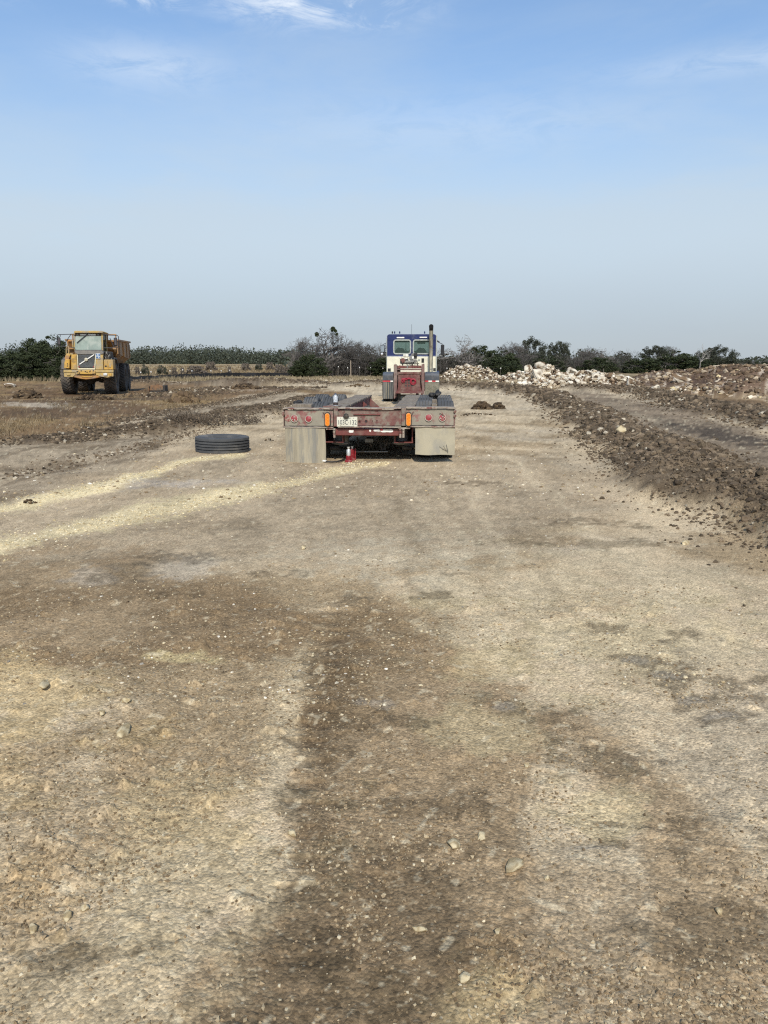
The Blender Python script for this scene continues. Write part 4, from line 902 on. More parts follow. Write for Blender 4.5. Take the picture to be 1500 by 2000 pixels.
# wood blocks between the wheels
for pa, pb, qa, qb, y in ((571, 607.5, 789.5, 798, .18), (843, 852.5, 789, 797, .40), (843.5, 853, 780.5, 786, 1.45)):
    xa, za = tr(pa, qa, y); xb, zb = tr(pb, qb, y); MB().box(xa, xb, y, y+.28, max(zb-.03, .66), za, rot=(0, .01, .03)).obj('wood_block', MWOOD, trailer, .008)
x0, z0_ = tr(648, 795, .2); MB().prism([(x0-.14, .2), (x0+.10, .2), (x0+.12, .5), (x0-.04, .5)], 'Z', .80, .84).obj('corner_plate', MRED, trailer, .004)
# ------------------------------------------------------------------ things round the trailer
def wpt(x, y, z): return (TX+x*TCS-y*TSN, TY+x*TSN+y*TCS, z)
def W2(px, py, y): x, z = tr(px, py, y); return Vector(wpt(x, y, z))
# loose tyre lying flat
lx, ly = -2.80, 12.85
t1 = tyre_mesh(.462, .275, 4, rim=.60, n=80, gd=.022, gw=.019)
lt = thing('loose_tyre', 'worn black truck tyre lying flat on the road left of the trailer', 'tyre', (lx, ly, float(zgrid(lx, ly))))
o = t1.obj('tyre', MRUBD, lt, rot=(0, PI/2+.012, 0), loc=(0, 0, .130), angle=22); 
# bottle on the corner of the trailer
p0 = W2(655.5, 793.5, .24); MCLEAR, nt_, p_ = nodes_mat('clear_plastic'); p_.inputs['Base Color'].default_value = (.86, .90, .93, 1); p_.inputs['Transmission Weight'].default_value = .55; p_.inputs['Roughness'].default_value = .12; p_.inputs['IOR'].default_value = 1.3; p_.inputs['Alpha'].default_value = 1
bt = thing('water_bottle', 'clear plastic water bottle standing on the left corner of the trailer', 'bottle', (p0.x, p0.y, .842))
MB().lathe([(.001, .0), (.033, .002), (.036, .02), (.034, .05), (.036, .08), (.036, .12), (.030, .145), (.015, .165), (.013, .175), (.001, .175)], 'Z', n=20).obj('bottle_body', MCLEAR, bt)
MB().lathe([(.0155, .170), (.0155, .190), (.001, .191)], 'Z', n=16).obj('cap', surf('bottle_cap', (.03, .06, .12), rough=.5, bump=0), bt); MB().lathe([(.0372, .012), (.0372, .055)], 'Z', n=20).obj('label', surf('bottle_label', (.05, .035, .03), rough=.6, bump=0), bt)
def rag(name, pos, sz, label, mat, cat, seed, n=7):
    R = random.Random(seed); q = MB()
    V0, F0 = ICO2
    for i in range(n):
        c = Vector((R.gauss(0, sz*.5), R.gauss(0, sz*.4), abs(R.gauss(0, sz*.28)))); s = Vector((R.uniform(.4, .9), R.uniform(.3, .6), R.uniform(.25, .6)))*sz; Rm = Euler((R.uniform(-.6, .6), R.uniform(-.6, .6), R.uniform(0, 3))).to_matrix()
        q.add([Rm@Vector((v[0]*s.x*R.uniform(.8, 1.15), v[1]*s.y, v[2]*s.z))+c for v in V0], F0.tolist())
    me = q.mesh(name); o = link(name, me, mat, None, pos); rm = o.modifiers.new('fuse', 'REMESH'); rm.mode = 'VOXEL'; rm.voxel_size = sz*.09; rm.use_smooth_shade = True
    return tag(o, label, cat)
rag('rag', W2(849, 771, 2.0)+Vector((0, 0, -.03)), .10, 'crumpled black rag on top of the right trailer wheels', MBLACK, 'rag', 3)
rag('rag', W2(590, 788.5, .5)+Vector((0, 0, -.015)), .085, 'flat black rag lying behind the wooden block on the left', MBLACK, 'rag', 5, 5)
q = rag('chain_heap', W2(719, 796.5, .22), .06, 'small dark heap of chain on the trailer beam between the deck strips', MDSTEEL, 'chain', 6, 6)
# bottle jack with a second one behind it, and the pump handle on the ground
def bottle_jack(px, py0, py1, y, label, body):
    p = W2(px, py0, y); top = W2(px, py1, y); z0 = float(zgrid(p.x, p.y)); h = top.z-z0; e = thing('bottle_jack', label, 'jack', (p.x, p.y, z0-.005)); e.scale = (.74, .74, .97)
    MB().box(-.075, .075, -.06, .06, 0, .035).obj('base', MJR, e, .008); MB().lathe([(.058, .035), (.058, .10), (.050, .11), (.001, .11)], 'Z', n=22).obj('lower_body', MJR, e)
    MB().lathe([(.045, .108), (.045, h*.86), (.038, h*.9), (.001, h*.9)], 'Z', n=22).obj('cylinder', body, e); MB().lathe([(.022, h*.88), (.022, h), (.032, h), (.032, h+.015), (.001, h+.015)], 'Z', n=16).obj('ram', MSILV, e)
    MB().box(.052, .080, -.02, .02, .03, h*.92).obj('pump_post', MJR, e, .005); return e
MJR = surf('jack_red', (.22, .010, .016), rough=.4, var=.3, scale=20, dust=(.3, .22, .16), dust_amt=.2); MSILV = surf('bright_steel', (.70, .68, .62), rough=.32, metal=.7, var=.15, scale=20)
bottle_jack(681, 900, 873, .12, 'red bottle jack with a silver cylinder under the left of the trailer', MSILV); bottle_jack(688, 897, 872, .34, 'all red bottle jack just behind the silver one', MJR)
pts_ = []
for px, py in ((631, 902.5), (637, 903.5), (648, 904.5), (658, 903.5), (668, 900.5), (674, 898)):
    a, b = g(px, py); pts_.append((a, b, float(zgrid(a, b))+.012))
e = thing('jack_handle', 'curved dark jack handle with a white grip lying on the road beside the jack', 'handle', pts_[0]); o0 = Vector(pts_[0])
MB().tube([Vector(q_)-o0+Vector((0, 0, .012)) for q_ in pts_], .012, 10).obj('bar', MBLACK, e); MB().tube([Vector(pts_[0])-o0+Vector((-.02, 0, .014)), Vector(pts_[1])-o0+Vector((0, 0, .016))], .017, 10).obj('grip', surf('white_grip', (.7, .68, .62), rough=.6, bump=0), e)
# ------------------------------------------------------------------ gooseneck standing on the tractor
GX0, GY0 = .93, 28.5
GROT = -math.radians(4)
neck = thing('gooseneck', 'rust red steel gooseneck with a round holed plate hitched behind the blue tractor', 'gooseneck', (GX0, GY0, 0), GROT)
def loc2(ox, oy, px, py, y=0.0, rz=GROT):
    c, s = math.cos(rz), math.sin(rz); x = 0
    for _ in range(4):
        Yw = oy+x*s+y*c; X_, z = at(px, py, Yw); x = (X_-ox+y*s)/c
    return x, z
gl = lambda px, py, y=0.0: loc2(GX0, GY0, px, py, y)
def gbox(name, a, b, c, d, y0, y1, mat=MREDC, bevel=.008, parent=None):
    x0, z1 = gl(a, c, y0); x1, z0 = gl(b, d, y0); return MB().box(x0, x1, y0, y1, z0, z1).obj(name, mat, parent or neck, bevel)
def gprism(name, pts, y0, y1, mat=MREDC, bevel=.006, parent=None):
    return MB().prism([gl(a, b, y0) for a, b in pts], 'Y', y0, y1).obj(name, mat, parent or neck, bevel)
MREDG = surf('rust_red', (.12, .036, .030), wear=(.15, .085, .06), wear_amt=.4, scale=3, rough=.7, var=.3, bump=.2, dust=(.26, .2, .16), dust_amt=.35)
MREDB = surf('dusty_brown_red', (.17, .10, .085), wear=(.22, .17, .14), wear_amt=.45, scale=3, rough=.8, var=.3)
gprism('side_post', [(769, 714), (770.5, 711.5), (774.5, 711.5), (775.5, 722), (775.8, 745), (774.5, 766), (771.5, 778.5), (769, 778.5)], -.05, .10, MREDB)
gprism('side_post', [(823.2, 712), (828, 709.8), (829, 712), (829.2, 760), (828.3, 771), (825.2, 768), (823, 745)], -.05, .10, MREDB)
gprism('curved_plate', [(777, 731.8), (822, 731.2), (821.2, 737), (820.6, 745), (821.2, 756), (823, 762), (776, 762), (777.4, 754), (777.8, 744), (777.5, 737)], .0, .03, MREDG)
# flared foot of the plate
xa, za = gl(776, 762); xb, zb = gl(823, 762); xc, zc_ = gl(771.8, 766.6); xd, _ = gl(826, 766.6)
MB().add([(xa, 0, za), (xb, 0, za), (xd, -.16, zc_), (xc, -.16, zc_), (xa, .03, za), (xb, .03, za), (xd, -.16, zc_-.03), (xc, -.16, zc_-.03)], [(0, 1, 2, 3), (4, 5, 6, 7), (0, 1, 5, 4), (1, 2, 6, 5), (2, 3, 7, 6), (3, 0, 4, 7)]).obj('flared_foot', MREDG, neck, .004)
gbox('cross_bar', 776, 822.5, 726.4, 730.6, -.02, .06, MREDG); gbox('cross_bar', 776, 822.5, 720.4, 722.4, -.06, .2, MREDB); gbox('upper_bar', 776, 822.5, 714, 719.5, .10, .16, MREDC)
for (a, b, c, d) in ((776.2, 778, 726, 733), (820.2, 822.3, 725.5, 733)): gbox('hinge_lug', a, b, c, d, -.06, -.021, MREDG, .004)
hp = MB()
for px_, py_ in ((792.5, 743.5), (798.5, 743.5), (792.8, 748.3), (798.6, 748.3), (792.8, 753.7), (798.6, 753.7), (804.3, 753.7), (804, 748.6)):
    x0, z0_ = gl(px_, py_); h = MB().lathe([(.040, -.002), (.038, -.007), (.032, -.007), (.030, .0)], 'Y', (0, 0, 0), 16).obj('hole_rim', MREDB, neck, 0, loc=(x0, 0, z0_)); MB().lathe([(.031, -.003), (.0005, -.0032)], 'Y', n=14).obj('hole', MBLACK, h)
# red hose looped through the holes
def coil(name, pts, r, mat, parent): return MB().tube(pts, r, 8).obj(name, mat, parent)
MHOSE = surf('red_hose', (.30, .012, .030), rough=.55, var=.25, scale=12, bump=0)
cx, cz = gl(807, 745.5); R = random.Random(4)
for k in range(3): coil('hose_coil', [(cx+(.105-.018*k)*math.cos(t), -.03-.012*k, cz+(.11-.02*k)*math.sin(t)+.01*k) for t in np.linspace(0, 2*PI*.97, 26)], .014, MHOSE, neck)
for dz, ph in ((0, 0), (.05, .9), (-.055, 1.7), (.02, 2.5)):
    P = []
    for t in np.linspace(0, 1, 16):
        px_ = 784.5+t*20; x0, z0_ = gl(px_, 740.5+1.6*math.sin(t*5+ph)); P.append((x0, -.035-.01*math.sin(t*9+ph), z0_+dz*(1-t)))
    coil('hose_loop', P, .013, MHOSE, neck)
coil('hose_loop', [(gl(a, b)[0], -.04, gl(a, b)[1]) for a, b in ((785, 741), (784.5, 744), (786, 746.5), (789.5, 746), (791, 743.5), (789, 740.5))], .016, MHOSE, neck)
# beams reaching forward over the tractor frame
for s_ in (-1, 1):
    MB().prism([(.1, .25), (.1, 1.42), (.9, 1.46), (3.4, 1.34), (3.4, 1.12), (1.5, 1.02), (.55, .8), (.45, .25)], 'X', s_*.50-.03, s_*.50+.03).obj('neck_beam', MREDC, neck, .006)
MB().box(-.47, .47, .25, 3.35, 1.28, 1.31).obj('neck_deck', MREDC, neck)
MB().box(-.47, .47, 2.3, 3.3, 1.06, 1.12).obj('coupler_plate', MDSTEEL, neck, .01)
for x_ in (-.36, .33): MB().box(x_-.05, x_+.05, .12, .3, .05, .42).obj('hook_arm', MDSTEEL, neck, .01)
MB().tube([(-.40, .2, .33), (.40, .2, .33)], .04, 12).obj('lift_pin', MDSTEEL, neck)
# pony motor on top
eng = gbox('pony_motor', 801.5, 813.5, 702, 708.5, .35, .75, surf('engine_grey', (.20, .19, .165), wear=(.10, .085, .07), wear_amt=.45, scale=14, rough=.6, var=.35, bump=.5), .015)
MENG = eng.data.materials[0]
def gl_cyl(name, px, py, r, L, axis, y, mat, parent=neck, n=18):
    x0, z0_ = gl(px, py, y); return MB().lathe([(.001, -L/2), (r, -L/2), (r, L/2), (.001, L/2)], axis, (x0, y, z0_), n).obj(name, mat, parent, .006)
MTANK = surf('cream_tank', (.72, .70, .58), rough=.5, var=.1, scale=8, wear=(.4, .33, .24), wear_amt=.12)
gbox('fuel_tank', 787.3, 797.7, 691.8, 697.6, .30, .62, MTANK, .03); gbox('tank_strap', 790.5, 791.6, 691.4, 698, .285, .3, MENG, .001)
gbox('engine_head', 803, 814, 690.2, 701.4, .42, .70, MENG, .03); gbox('air_filter', 808, 815, 689, 696.5, .34, .42, MBLACK, .02); gbox('recoil_cover', 799.5, 806, 694.5, 703.5, .33, .42, MGSTEEL, .03)
gbox('filter_tag', 804.8, 808.2, 696, 700.5, .32, .332, MTAPE, .002)
gbox('pump_body', 784.2, 789.3, 699.6, 710, .36, .55, MREDG, .02); gl_cyl('pulley', 787, 704, .09, .06, 'Y', .33, MREDC); gl_cyl('filter', 794.5, 703, .06, .14, 'Z', .45, MENG); gl_cyl('muffler', 800, 707, .055, .32, 'X', .33, MGSTEEL)
gbox('hose_fitting', 791, 796, 699, 701.5, .34, .5, MTAPE, .01)
for i in range(11):
    a = 785+i*2.9; R = random.Random(i+50); P = [(gl(a, 710+R.uniform(-3, 2), .3)[0], .30, gl(a, 711, .3)[1]), (gl(a+R.uniform(-3, 5), 706, .3)[0], .26+R.uniform(0, .05), gl(a, 706+R.uniform(-2, 3), .3)[1]), (gl(a+R.uniform(-4, 6), 712, .3)[0], .34, gl(a, 713, .3)[1]), (gl(a+R.uniform(-4, 4), 718, .1)[0], .12, gl(a, 718, .1)[1])]
    MB().tube(P, .013, 6).obj('hydraulic_hose', MBLACK if i % 3 else MGSTEEL, neck)
for a in (779.5, 794.5, 806, 815.5): gbox('valve', a, a+2.6, 713.5, 719, .04, .10, MREDC if a != 794.5 else MGSTEEL, .006)
gbox('motor_tray', 782, 818, 709.6, 711.2, .25, .8, MDSTEEL, .004)
gbox('white_box', 779.5, 783.6, 696.5, 701, .5, .7, MTANK, .01)
# ------------------------------------------------------------------ tractor
RX0, RY0 = 1.07, 30.4
tractor = thing('semi_tractor', 'blue and cream day cab semi tractor seen from behind, tall exhaust stack on its right', 'truck', (RX0, RY0, 0), GROT)
rl = lambda px, py, y=0.0: loc2(RX0, RY0, px, py, y)
MBLUE = surf('dark_blue_paint', (.010, .020, .092), wear=(.025, .038, .11), wear_amt=.15, scale=2.5, rough=.38, var=.2, bump=.04, dust=(.16, .17, .2), dust_amt=.12)
MCREAM = surf('cream_paint', (.74, .70, .53), wear=(.52, .45, .30), wear_amt=.22, scale=3, rough=.5, var=.08, bump=.05, dust=(.48, .42, .3), dust_amt=.18)
MTRIM = surf('window_rubber', (.36, .38, .33), rough=.6, var=.2, bump=0)
MGLASS, nt_, p_ = nodes_mat('cab_glass'); p_.inputs['Base Color'].default_value = (.10, .15, .125, 1); p_.inputs['Roughness'].default_value = .06
tr_ = nt_.nodes.new('ShaderNodeBsdfTransparent'); tr_.inputs[0].default_value = (.84, .90, .86, 1); mx_ = nt_.nodes.new('ShaderNodeMixShader'); mx_.inputs[0].default_value = .22
nt_.links.new(tr_.outputs[0], mx_.inputs[1]); nt_.links.new(p_.outputs[0], mx_.inputs[2]); nt_.links.new(mx_.outputs[0], nt_.nodes['Material Output'].inputs[0])
MCHROME = surf('stack_steel', (.36, .31, .21), wear=(.13, .10, .07), wear_amt=.4, scale=2.2, rough=.35, metal=.75, var=.35, stretch=(2, 2, .5), bump=.05)
MPLUM = surf('black_plastic', (.016, .017, .02), rough=.45, var=.2, bump=0)
CY = 3.1
def rbox(name, a, b, c, d, y0, y1, mat, bevel=.01, parent=None):
    x0, z1 = rl(a, c, y0); x1, z0 = rl(b, d, y0); return MB().box(x0, x1, y0, y1, z0, z1).obj(name, mat, parent or tractor, bevel)
xL, zT = rl(755.5, 652.8, CY); xR, zM = rl(852, 695.5, CY); zB = rl(755, 727, CY)[1]
cabL = 1.75
def cab_shell(name, z0, z1, mat, roof):
    """rear wall with two window holes, side walls, optional rounded roof"""
    m = MB(); return m
# rear wall: strips round the two windows so that the panes are real openings
W1 = (rl(769.6, 0+664.5, CY), rl(801.4, 690.5, CY)); W2_ = (rl(807.8, 664.5, CY), rl(838.8, 690, CY))
wz1, wz0 = W1[0][1], W1[1][1]; r_ = .13
def wall(name, x0, x1, z0, z1, mat, y0=CY, y1=CY+.05): return MB().box(x0, x1, y0, y1, z0, z1).obj(name, mat, tractor)
wall('rear_wall', W1[1][0], W2_[0][0], wz0, wz1, MBLUE); wall('rear_wall', xL, W1[0][0], wz0, wz1, MBLUE); wall('rear_wall', W2_[1][0], xR, wz0, wz1, MBLUE)
wall('rear_wall', xL, xR, zM, wz0, MBLUE)
# header with rounded top corners
P = [(xL, wz1), (xR, wz1)]+[(xR-r_+r_*math.sin(t), zT-r_+r_*math.cos(t)) for t in np.linspace(PI/2, 0, 7)]+[(xL+r_-r_*math.sin(t), zT-r_+r_*math.cos(t)) for t in np.linspace(0, PI/2, 7)]
MB().prism(P, 'Y', CY, CY+.05).obj('header', MBLUE, tractor, .012)
Pr = [(xR-r_+r_*math.sin(t), zT-r_+r_*math.cos(t)) for t in np.linspace(PI/2, 0, 7)]+[(xL+r_-r_*math.sin(t), zT-r_+r_*math.cos(t)) for t in np.linspace(0, PI/2, 7)]
Pi = [(x*.97+.03*(xL+xR)/2, z-.04) for x, z in Pr][::-1]
MB().prism(Pr+Pi, 'Y', CY+.052, CY+cabL).obj('roof', MBLUE, tractor, .01)
wall('lower_wall', xL, xR, zB, zM-.003, MCREAM)
MB().box(xL-.006, xR+.006, CY-.006, CY, zM-.015, zM+.012).obj('colour_band', surf('light_stripe', (.30, .33, .42), rough=.5, bump=0), tractor)
for s_, xx in ((1, xL), (-1, xR)):
    MB().box(min(xx, xx+.04*s_), max(xx, xx+.04*s_), CY+.052, CY+.55, zM, zT-r_).obj('side_wall', MBLUE, tractor)
    MB().box(min(xx, xx+.04*s_), max(xx, xx+.04*s_), CY+1.35, CY+cabL, zM, zT-r_).obj('side_wall', MBLUE, tractor)
    MB().box(min(xx, xx+.04*s_), max(xx, xx+.04*s_), CY+.052, CY+cabL, zB, zM-.003).obj('side_wall', MCREAM, tractor)
    MB().box(min(xx+.012*s_, xx+.02*s_), max(xx+.012*s_, xx+.02*s_), CY+.55, CY+1.35, zM, zT-r_).obj('side_window', MGLASS, tractor)
# windscreen frame, floor, dash, seats
MB().box(xL+.04, xR-.04, CY+cabL-.04, CY+cabL, zB, zM+.18).obj('front_wall', MBLUE, tractor); MB().box(xL+.04, xR-.04, CY+cabL-.04, CY+cabL, zT-.3, zT-.06).obj('front_wall', MBLUE, tractor)
MB().box((xL+xR)/2-.025, (xL+xR)/2+.025, CY+cabL-.03, CY+cabL, zM+.18, zT-.3).obj('windscreen_post', MBLUE, tractor); MB().box(xL+.05, xR-.05, CY+cabL-.022, CY+cabL-.012, zM+.18, zT-.3).obj('windscreen', MGLASS, tractor)
MB().box(xL+.04, xR-.04, CY+.05, CY+cabL-.05, zB, zB+.05).obj('floor', MPLUM, tractor); MB().box(xL+.05, xR-.05, CY+1.35, CY+cabL-.05, zB+.5, zM+.12).obj('dashboard', MPLUM, tractor, .04)
MSEAT = surf('seat_cloth', (.045, .045, .05), rough=.9, bump=0)
for px_ in (781, 822):
    x0, z0_ = rl(px_, 690, CY+.4); MB().prism([(x0-.26, z0_-.75), (x0+.26, z0_-.75), (x0+.25, z0_+.08), (x0+.14, z0_+.22), (x0-.10, z0_+.24), (x0-.22, z0_+.10)], 'Y', CY+.35, CY+.5).obj('seat', MSEAT, tractor, .03)
x0, z0_ = rl(793, 675, CY+.3); MB().tube([(x0, CY+.3, z0_-.4), (x0-.01, CY+.3, z0_+.28)], .012, 6).obj('cab_rod', MGSTEEL, tractor)
x0, z0_ = rl(820, 669, CY+1.0); MB().box(x0-.12, x0+.25, CY+1.0, CY+1.03, z0_-.06, z0_+.06).obj('sun_visor', MPLUM, tractor, .02)
def rrect(x0, x1, z0, z1, r, n=5):
    P = []
    for cx_, cz_, a0 in ((x1-r, z1-r, 0), (x0+r, z1-r, PI/2), (x0+r, z0+r, PI), (x1-r, z0+r, 1.5*PI)):
        P += [(cx_+r*math.cos(a0+t), cz_+r*math.sin(a0+t)) for t in np.linspace(0, PI/2, n)]
    return P
def ring(name, x0, x1, z0, z1, r, w, y0, y1, mat, parent):
    A_ = rrect(x0, x1, z0, z1, r); B_ = rrect(x0+w, x1-w, z0+w, z1-w, max(.01, r-w)); n = len(A_)
    vs = [(a, y0, b) for a, b in A_]+[(a, y0, b) for a, b in B_]+[(a, y1, b) for a, b in A_]+[(a, y1, b) for a, b in B_]; fs = []
    for i in range(n):
        j = (i+1) % n; fs += [(i, j, n+j, n+i), (2*n+i, 2*n+j, 3*n+j, 3*n+i), (i, j, 2*n+j, 2*n+i), (n+i, n+j, 3*n+j, 3*n+i)]
    return MB().add(vs, fs).obj(name, mat, parent)
for A_ in (W1, W2_):
    x0, z1 = A_[0]; x1, z0 = A_[1]; z1 = wz1; z0 = wz0
    w = MB().prism(rrect(x0+.01, x1-.01, z0+.01, z1-.01, .09), 'Y', CY+.018, CY+.024).obj('rear_window', MGLASS, tractor)
    ring('window_frame', x0-.035, x1+.035, z0-.035, z1+.035, .12, .055, CY-.02, CY+.03, MTRIM, w)
rbox('roof_lamp', 774.8, 789.6, 658.2, 660.6, CY-.03, CY-.001, MTAPE, .004); rbox('roof_lamp', 819.5, 834, 657.8, 660, CY-.03, CY-.001, MTAPE, .004)
for px_ in (766, 770.5, 780.4, 829.3): x0, z0_ = rl(px_, 651, CY); MB().lathe([(.026, 0), (.03, .06), (.02, .10), (.001, .105)], 'Z', (x0, CY+.12, z0_-.01), 10).obj('roof_marker', MBLUE if px_ != 766 else MPLUM, tractor)
x0, z0_ = rl(803.5, 652, CY); MB().tube([(x0, CY+.3, z0_), (x0, CY+.28, z0_+.42)], .006, 5).obj('antenna', MPLUM, tractor)
for a, b, c, d in ((757.3, 763.2, 719.5, 725.5), (846.2, 851.2, 718.8, 724.8), (823.2, 828.2, 699.8, 708.3)):
    v = rbox('vent', a, b, c, d, CY-.012, CY-.001, MBLACK, .004)
for px_ in (772, 779.4, 812.8, 834): rbox('wall_rib', px_, px_+1.0, 700, 716, CY-.012, CY-.001, MCREAM, .003)
x0, z0_ = rl(818.5, 703, CY); MB().lathe([(.045, -.012), (.04, -.02), (.001, -.02)], 'Y', (x0, CY, z0_), 16).obj('filler_cap', MTRIM, tractor)
rbox('latch_plate', 781.5, 786.3, 700.5, 709, CY-.02, CY-.001, MPLUM, .006)
rbox('corner_strip', 851.7, 853.1, 655, 727, CY-.03, CY+.03, MTRIM, .004); rbox('corner_strip', 754.9, 756, 657, 727, CY-.02, CY+.03, MTRIM, .004)
# exhaust stack with a turned-back mouth
x0, z0_ = rl(841.2, 727, CY-.45); zt_ = rl(841.2, 645, CY-.45)[1]; rs = .088
st = MB().lathe([(rs*1.1, z0_-.5), (rs*1.1, z0_-.1), (rs, z0_-.08), (rs, zt_)], 'Z', (x0, CY-.45, 0), 24).obj('exhaust_stack', MCHROME, tractor)
pts_ = [(x0, CY-.45, zt_-.02), (x0, CY-.46, zt_+.06), (x0, CY-.50, zt_+.12), (x0, CY-.60, zt_+.16)]
MB().tube(pts_, [rs, rs*1.02, rs*1.06, rs*1.1], 20, False).obj('stack_elbow', MBLACK, st); MB().lathe([(rs*1.02, 0), (.001, 0)], 'Y', (x0, CY-.585, zt_+.158), 20).obj('stack_mouth', surf('mouth_black', (.004, .004, .004), rough=1, bump=0), st)  # near-black disc closes the open end of the elbow
for z_ in (z0_+.12, z0_+.95, z0_+1.45): MB().lathe([(rs*1.09, z_), (rs*1.09, z_+.035)], 'Z', (x0, CY-.45, 0), 24).obj('stack_clamp', MGSTEEL, st)
# mirrors
for px0_, px1_, py0_, py1_, s_ in ((743.2, 751.2, 674, 694, -1), (861, 867.6, 673, 693, 1)):
    y = CY+1.5; xa, za = rl(px0_, py0_, y); xb, zb = rl(px1_, py1_, y); m_ = MB().prism(rrect(xa, xb, zb, za, .04), 'Y', y, y+.09).obj('mirror', MPLUM, tractor, .01)
    if s_ < 0: MB().prism(rrect(xa+.02, xb-.02, zb+.16, za-.02, .03), 'Y', y-.004, y-.001).obj('mirror_glass', surf('mirror_glass', (.6, .65, .68), rough=.04, metal=1, bump=0, var=.02), m_); MB().lathe([(.065, 0), (.05, -.03), (.001, -.04)], 'Y', (xa+.07, y, zb+.06), 14).obj('convex_mirror', surf('bright_mirror', (.9, .9, .9), rough=.15, metal=.6, bump=0, var=.02), m_)
    cxm = (xa+xb)/2; xe = xL if s_ < 0 else xR; MB().tube([(cxm, y+.05, za+.02), (xe, y-.1, za+.14)], .014, 6).obj('mirror_arm', MPLUM, m_); MB().tube([(cxm, y+.05, zb-.02), (xe, y-.1, zb-.10)], .014, 6).obj('mirror_arm', MGSTEEL, m_)
x0, z0_ = rl(855, 666, CY+1); MB().tube([(x0-.1, CY+1, z0_+.06), (x0+.08, CY+1, z0_-.05)], .025, 8).obj('grab_handle', MPLUM, tractor)
# chassis
for s_ in (-1, 1): MB().box(s_*.43-.04, s_*.43+.04, .1, 7.2, .72, .98).obj('frame_rail', MDSTEEL, tractor)
MB().box(-.45, .45, 1.0, 2.1, 1.0, 1.06).obj('fifth_wheel', MDSTEEL, tractor, .02)
t2 = tyre_mesh(.505, .275, 4, n=44).mesh('tyre', 50); t2.materials.append(MRUB); r2 = rim_mesh(.30, .26).mesh('rim', 40); r2.materials.append(MGSTEEL)
for y in (.80, 2.12):
    for x in (.86, -.86): wheel(tractor, t2, r2, x-.15*(x > 0)+.15*(x < 0)-.0, y, .505, x > 0); wheel(tractor, t2, r2, x+.17*(x > 0)-.17*(x < 0), y, .505, x < 0)
    MB().tube([(-.9, y, .5), (.9, y, .5)], .08, 12).obj('axle', MDSTEEL, tractor); MB().lathe([(.001, -.2), (.17, -.12), (.2, 0), (.17, .12), (.001, .2)], 'Y', (0, y, .5), 18).obj('differential', MDSTEEL, tractor)
for x in (.98, -.98): wheel(tractor, t2, r2, x, 6.35, .505, x < 0)
for s_ in (-1, 1): MB().lathe([(.001, -.55), (.3, -.55), (.3, .55), (.001, .55)], 'Y', (s_*.85, 4.0, .62), 22).obj('fuel_tank', MGSTEEL, tractor, .02)
# hood and fenders ahead
MB().prism([(CY+cabL+.01, 1.0), (CY+cabL+.01, zM+.10), (CY+cabL+1.4, zM-.12), (CY+cabL+1.65, zM-.35), (CY+cabL+1.65, .75)], 'X', (xL+xR)/2-.62, (xL+xR)/2+.62).obj('hood', MBLUE, tractor, .05)
for s_ in (-1, 1): MB().lathe([(.56, -.2), (.60, -.2), (.60, .2), (.56, .2)], 'X', (s_*.95, 6.35, .6), 28, closed=True).obj('front_fender', MBLUE, tractor)
MB().box(-1.15, 1.15, CY+cabL+1.68, CY+cabL+1.85, .42, .75).obj('front_bumper', MGSTEEL, tractor, .03)
# rear fenders and flaps
MFEN = surf('grey_plastic_fender', (.075, .085, .10), rough=.5, var=.2, scale=4, bump=0, dust=(.18, .17, .16), dust_amt=.3)
for a, b in ((747.6, 767.8), (830.2, 857.6)):
    x0, z1 = rl(a, 728.6, 0); x1, z0 = rl(b, 743, 0); MB().prism([(-.02, z0), (-.04, z1-.09), (.02, z1-.02), (.3, z1+.03), (2.7, z1+.03), (2.95, z1-.02), (3.0, z0), (2.96, z0), (2.9, z1-.06), (2.6, z1-.03), (.35, z1-.03), (.06, z1-.08), (.0, z0)], 'X', x0, x1).obj('fender', MFEN, tractor, .005)
    n_ = 4; w_ = (x1-x0)/n_; zz = rl(a, 745.8, 0)[1]
    for i in range(n_): MB().box(x0+i*w_, x0+(i+1)*w_-.002, -.052, -.044, zz, z0-.004).obj('reflective_strip', (MTAPER, MTAPE)[(i % 2 if a > 800 else int(i == 3))], tractor)
MFL3 = surf('dark_flap', (.06, .065, .065), rough=.7, var=.3, scale=3, stretch=(5, 1, .4), dust=(.22, .21, .18), dust_amt=.45)
x0, z1 = rl(748, 746.2, 0); x1, z0 = rl(767.5, 779, 0); MB().box(x0, x1, -.04, -.03, z0, z1).obj('mud_flap', MFL3, tractor, .003)
for f_ in (.30, .52): MB().box(x0+(x1-x0)*f_, x0+(x1-x0)*f_+.022, -.052, -.041, z0+.01, z1-.01).obj('flap_rib', MFLAP, tractor, .004)
x0, z1 = rl(830.4, 746.2, 0); x1, z0 = rl(857.6, 776, 0); fl = MB().box(x0, x1, -.04, -.03, z0, z1).obj('mud_flap', surf('muddy_flap', (.15, .15, .115), rough=.9, var=.35, scale=9, bump=.5, dust=(.27, .24, .18), dust_amt=.45), tractor, .003)
q = MB(); cx, cz = (x0+x1)/2, (z0+z1)/2-.04
for i in range(12):
    a = i*PI/6; q.bar((cx+.05*math.cos(a), -.044, cz+.05*math.sin(a)), (cx+.23*math.cos(a), -.044, cz+.23*math.sin(a)), .018, .01)
q.obj('embossed_rays', MFLAP, fl)
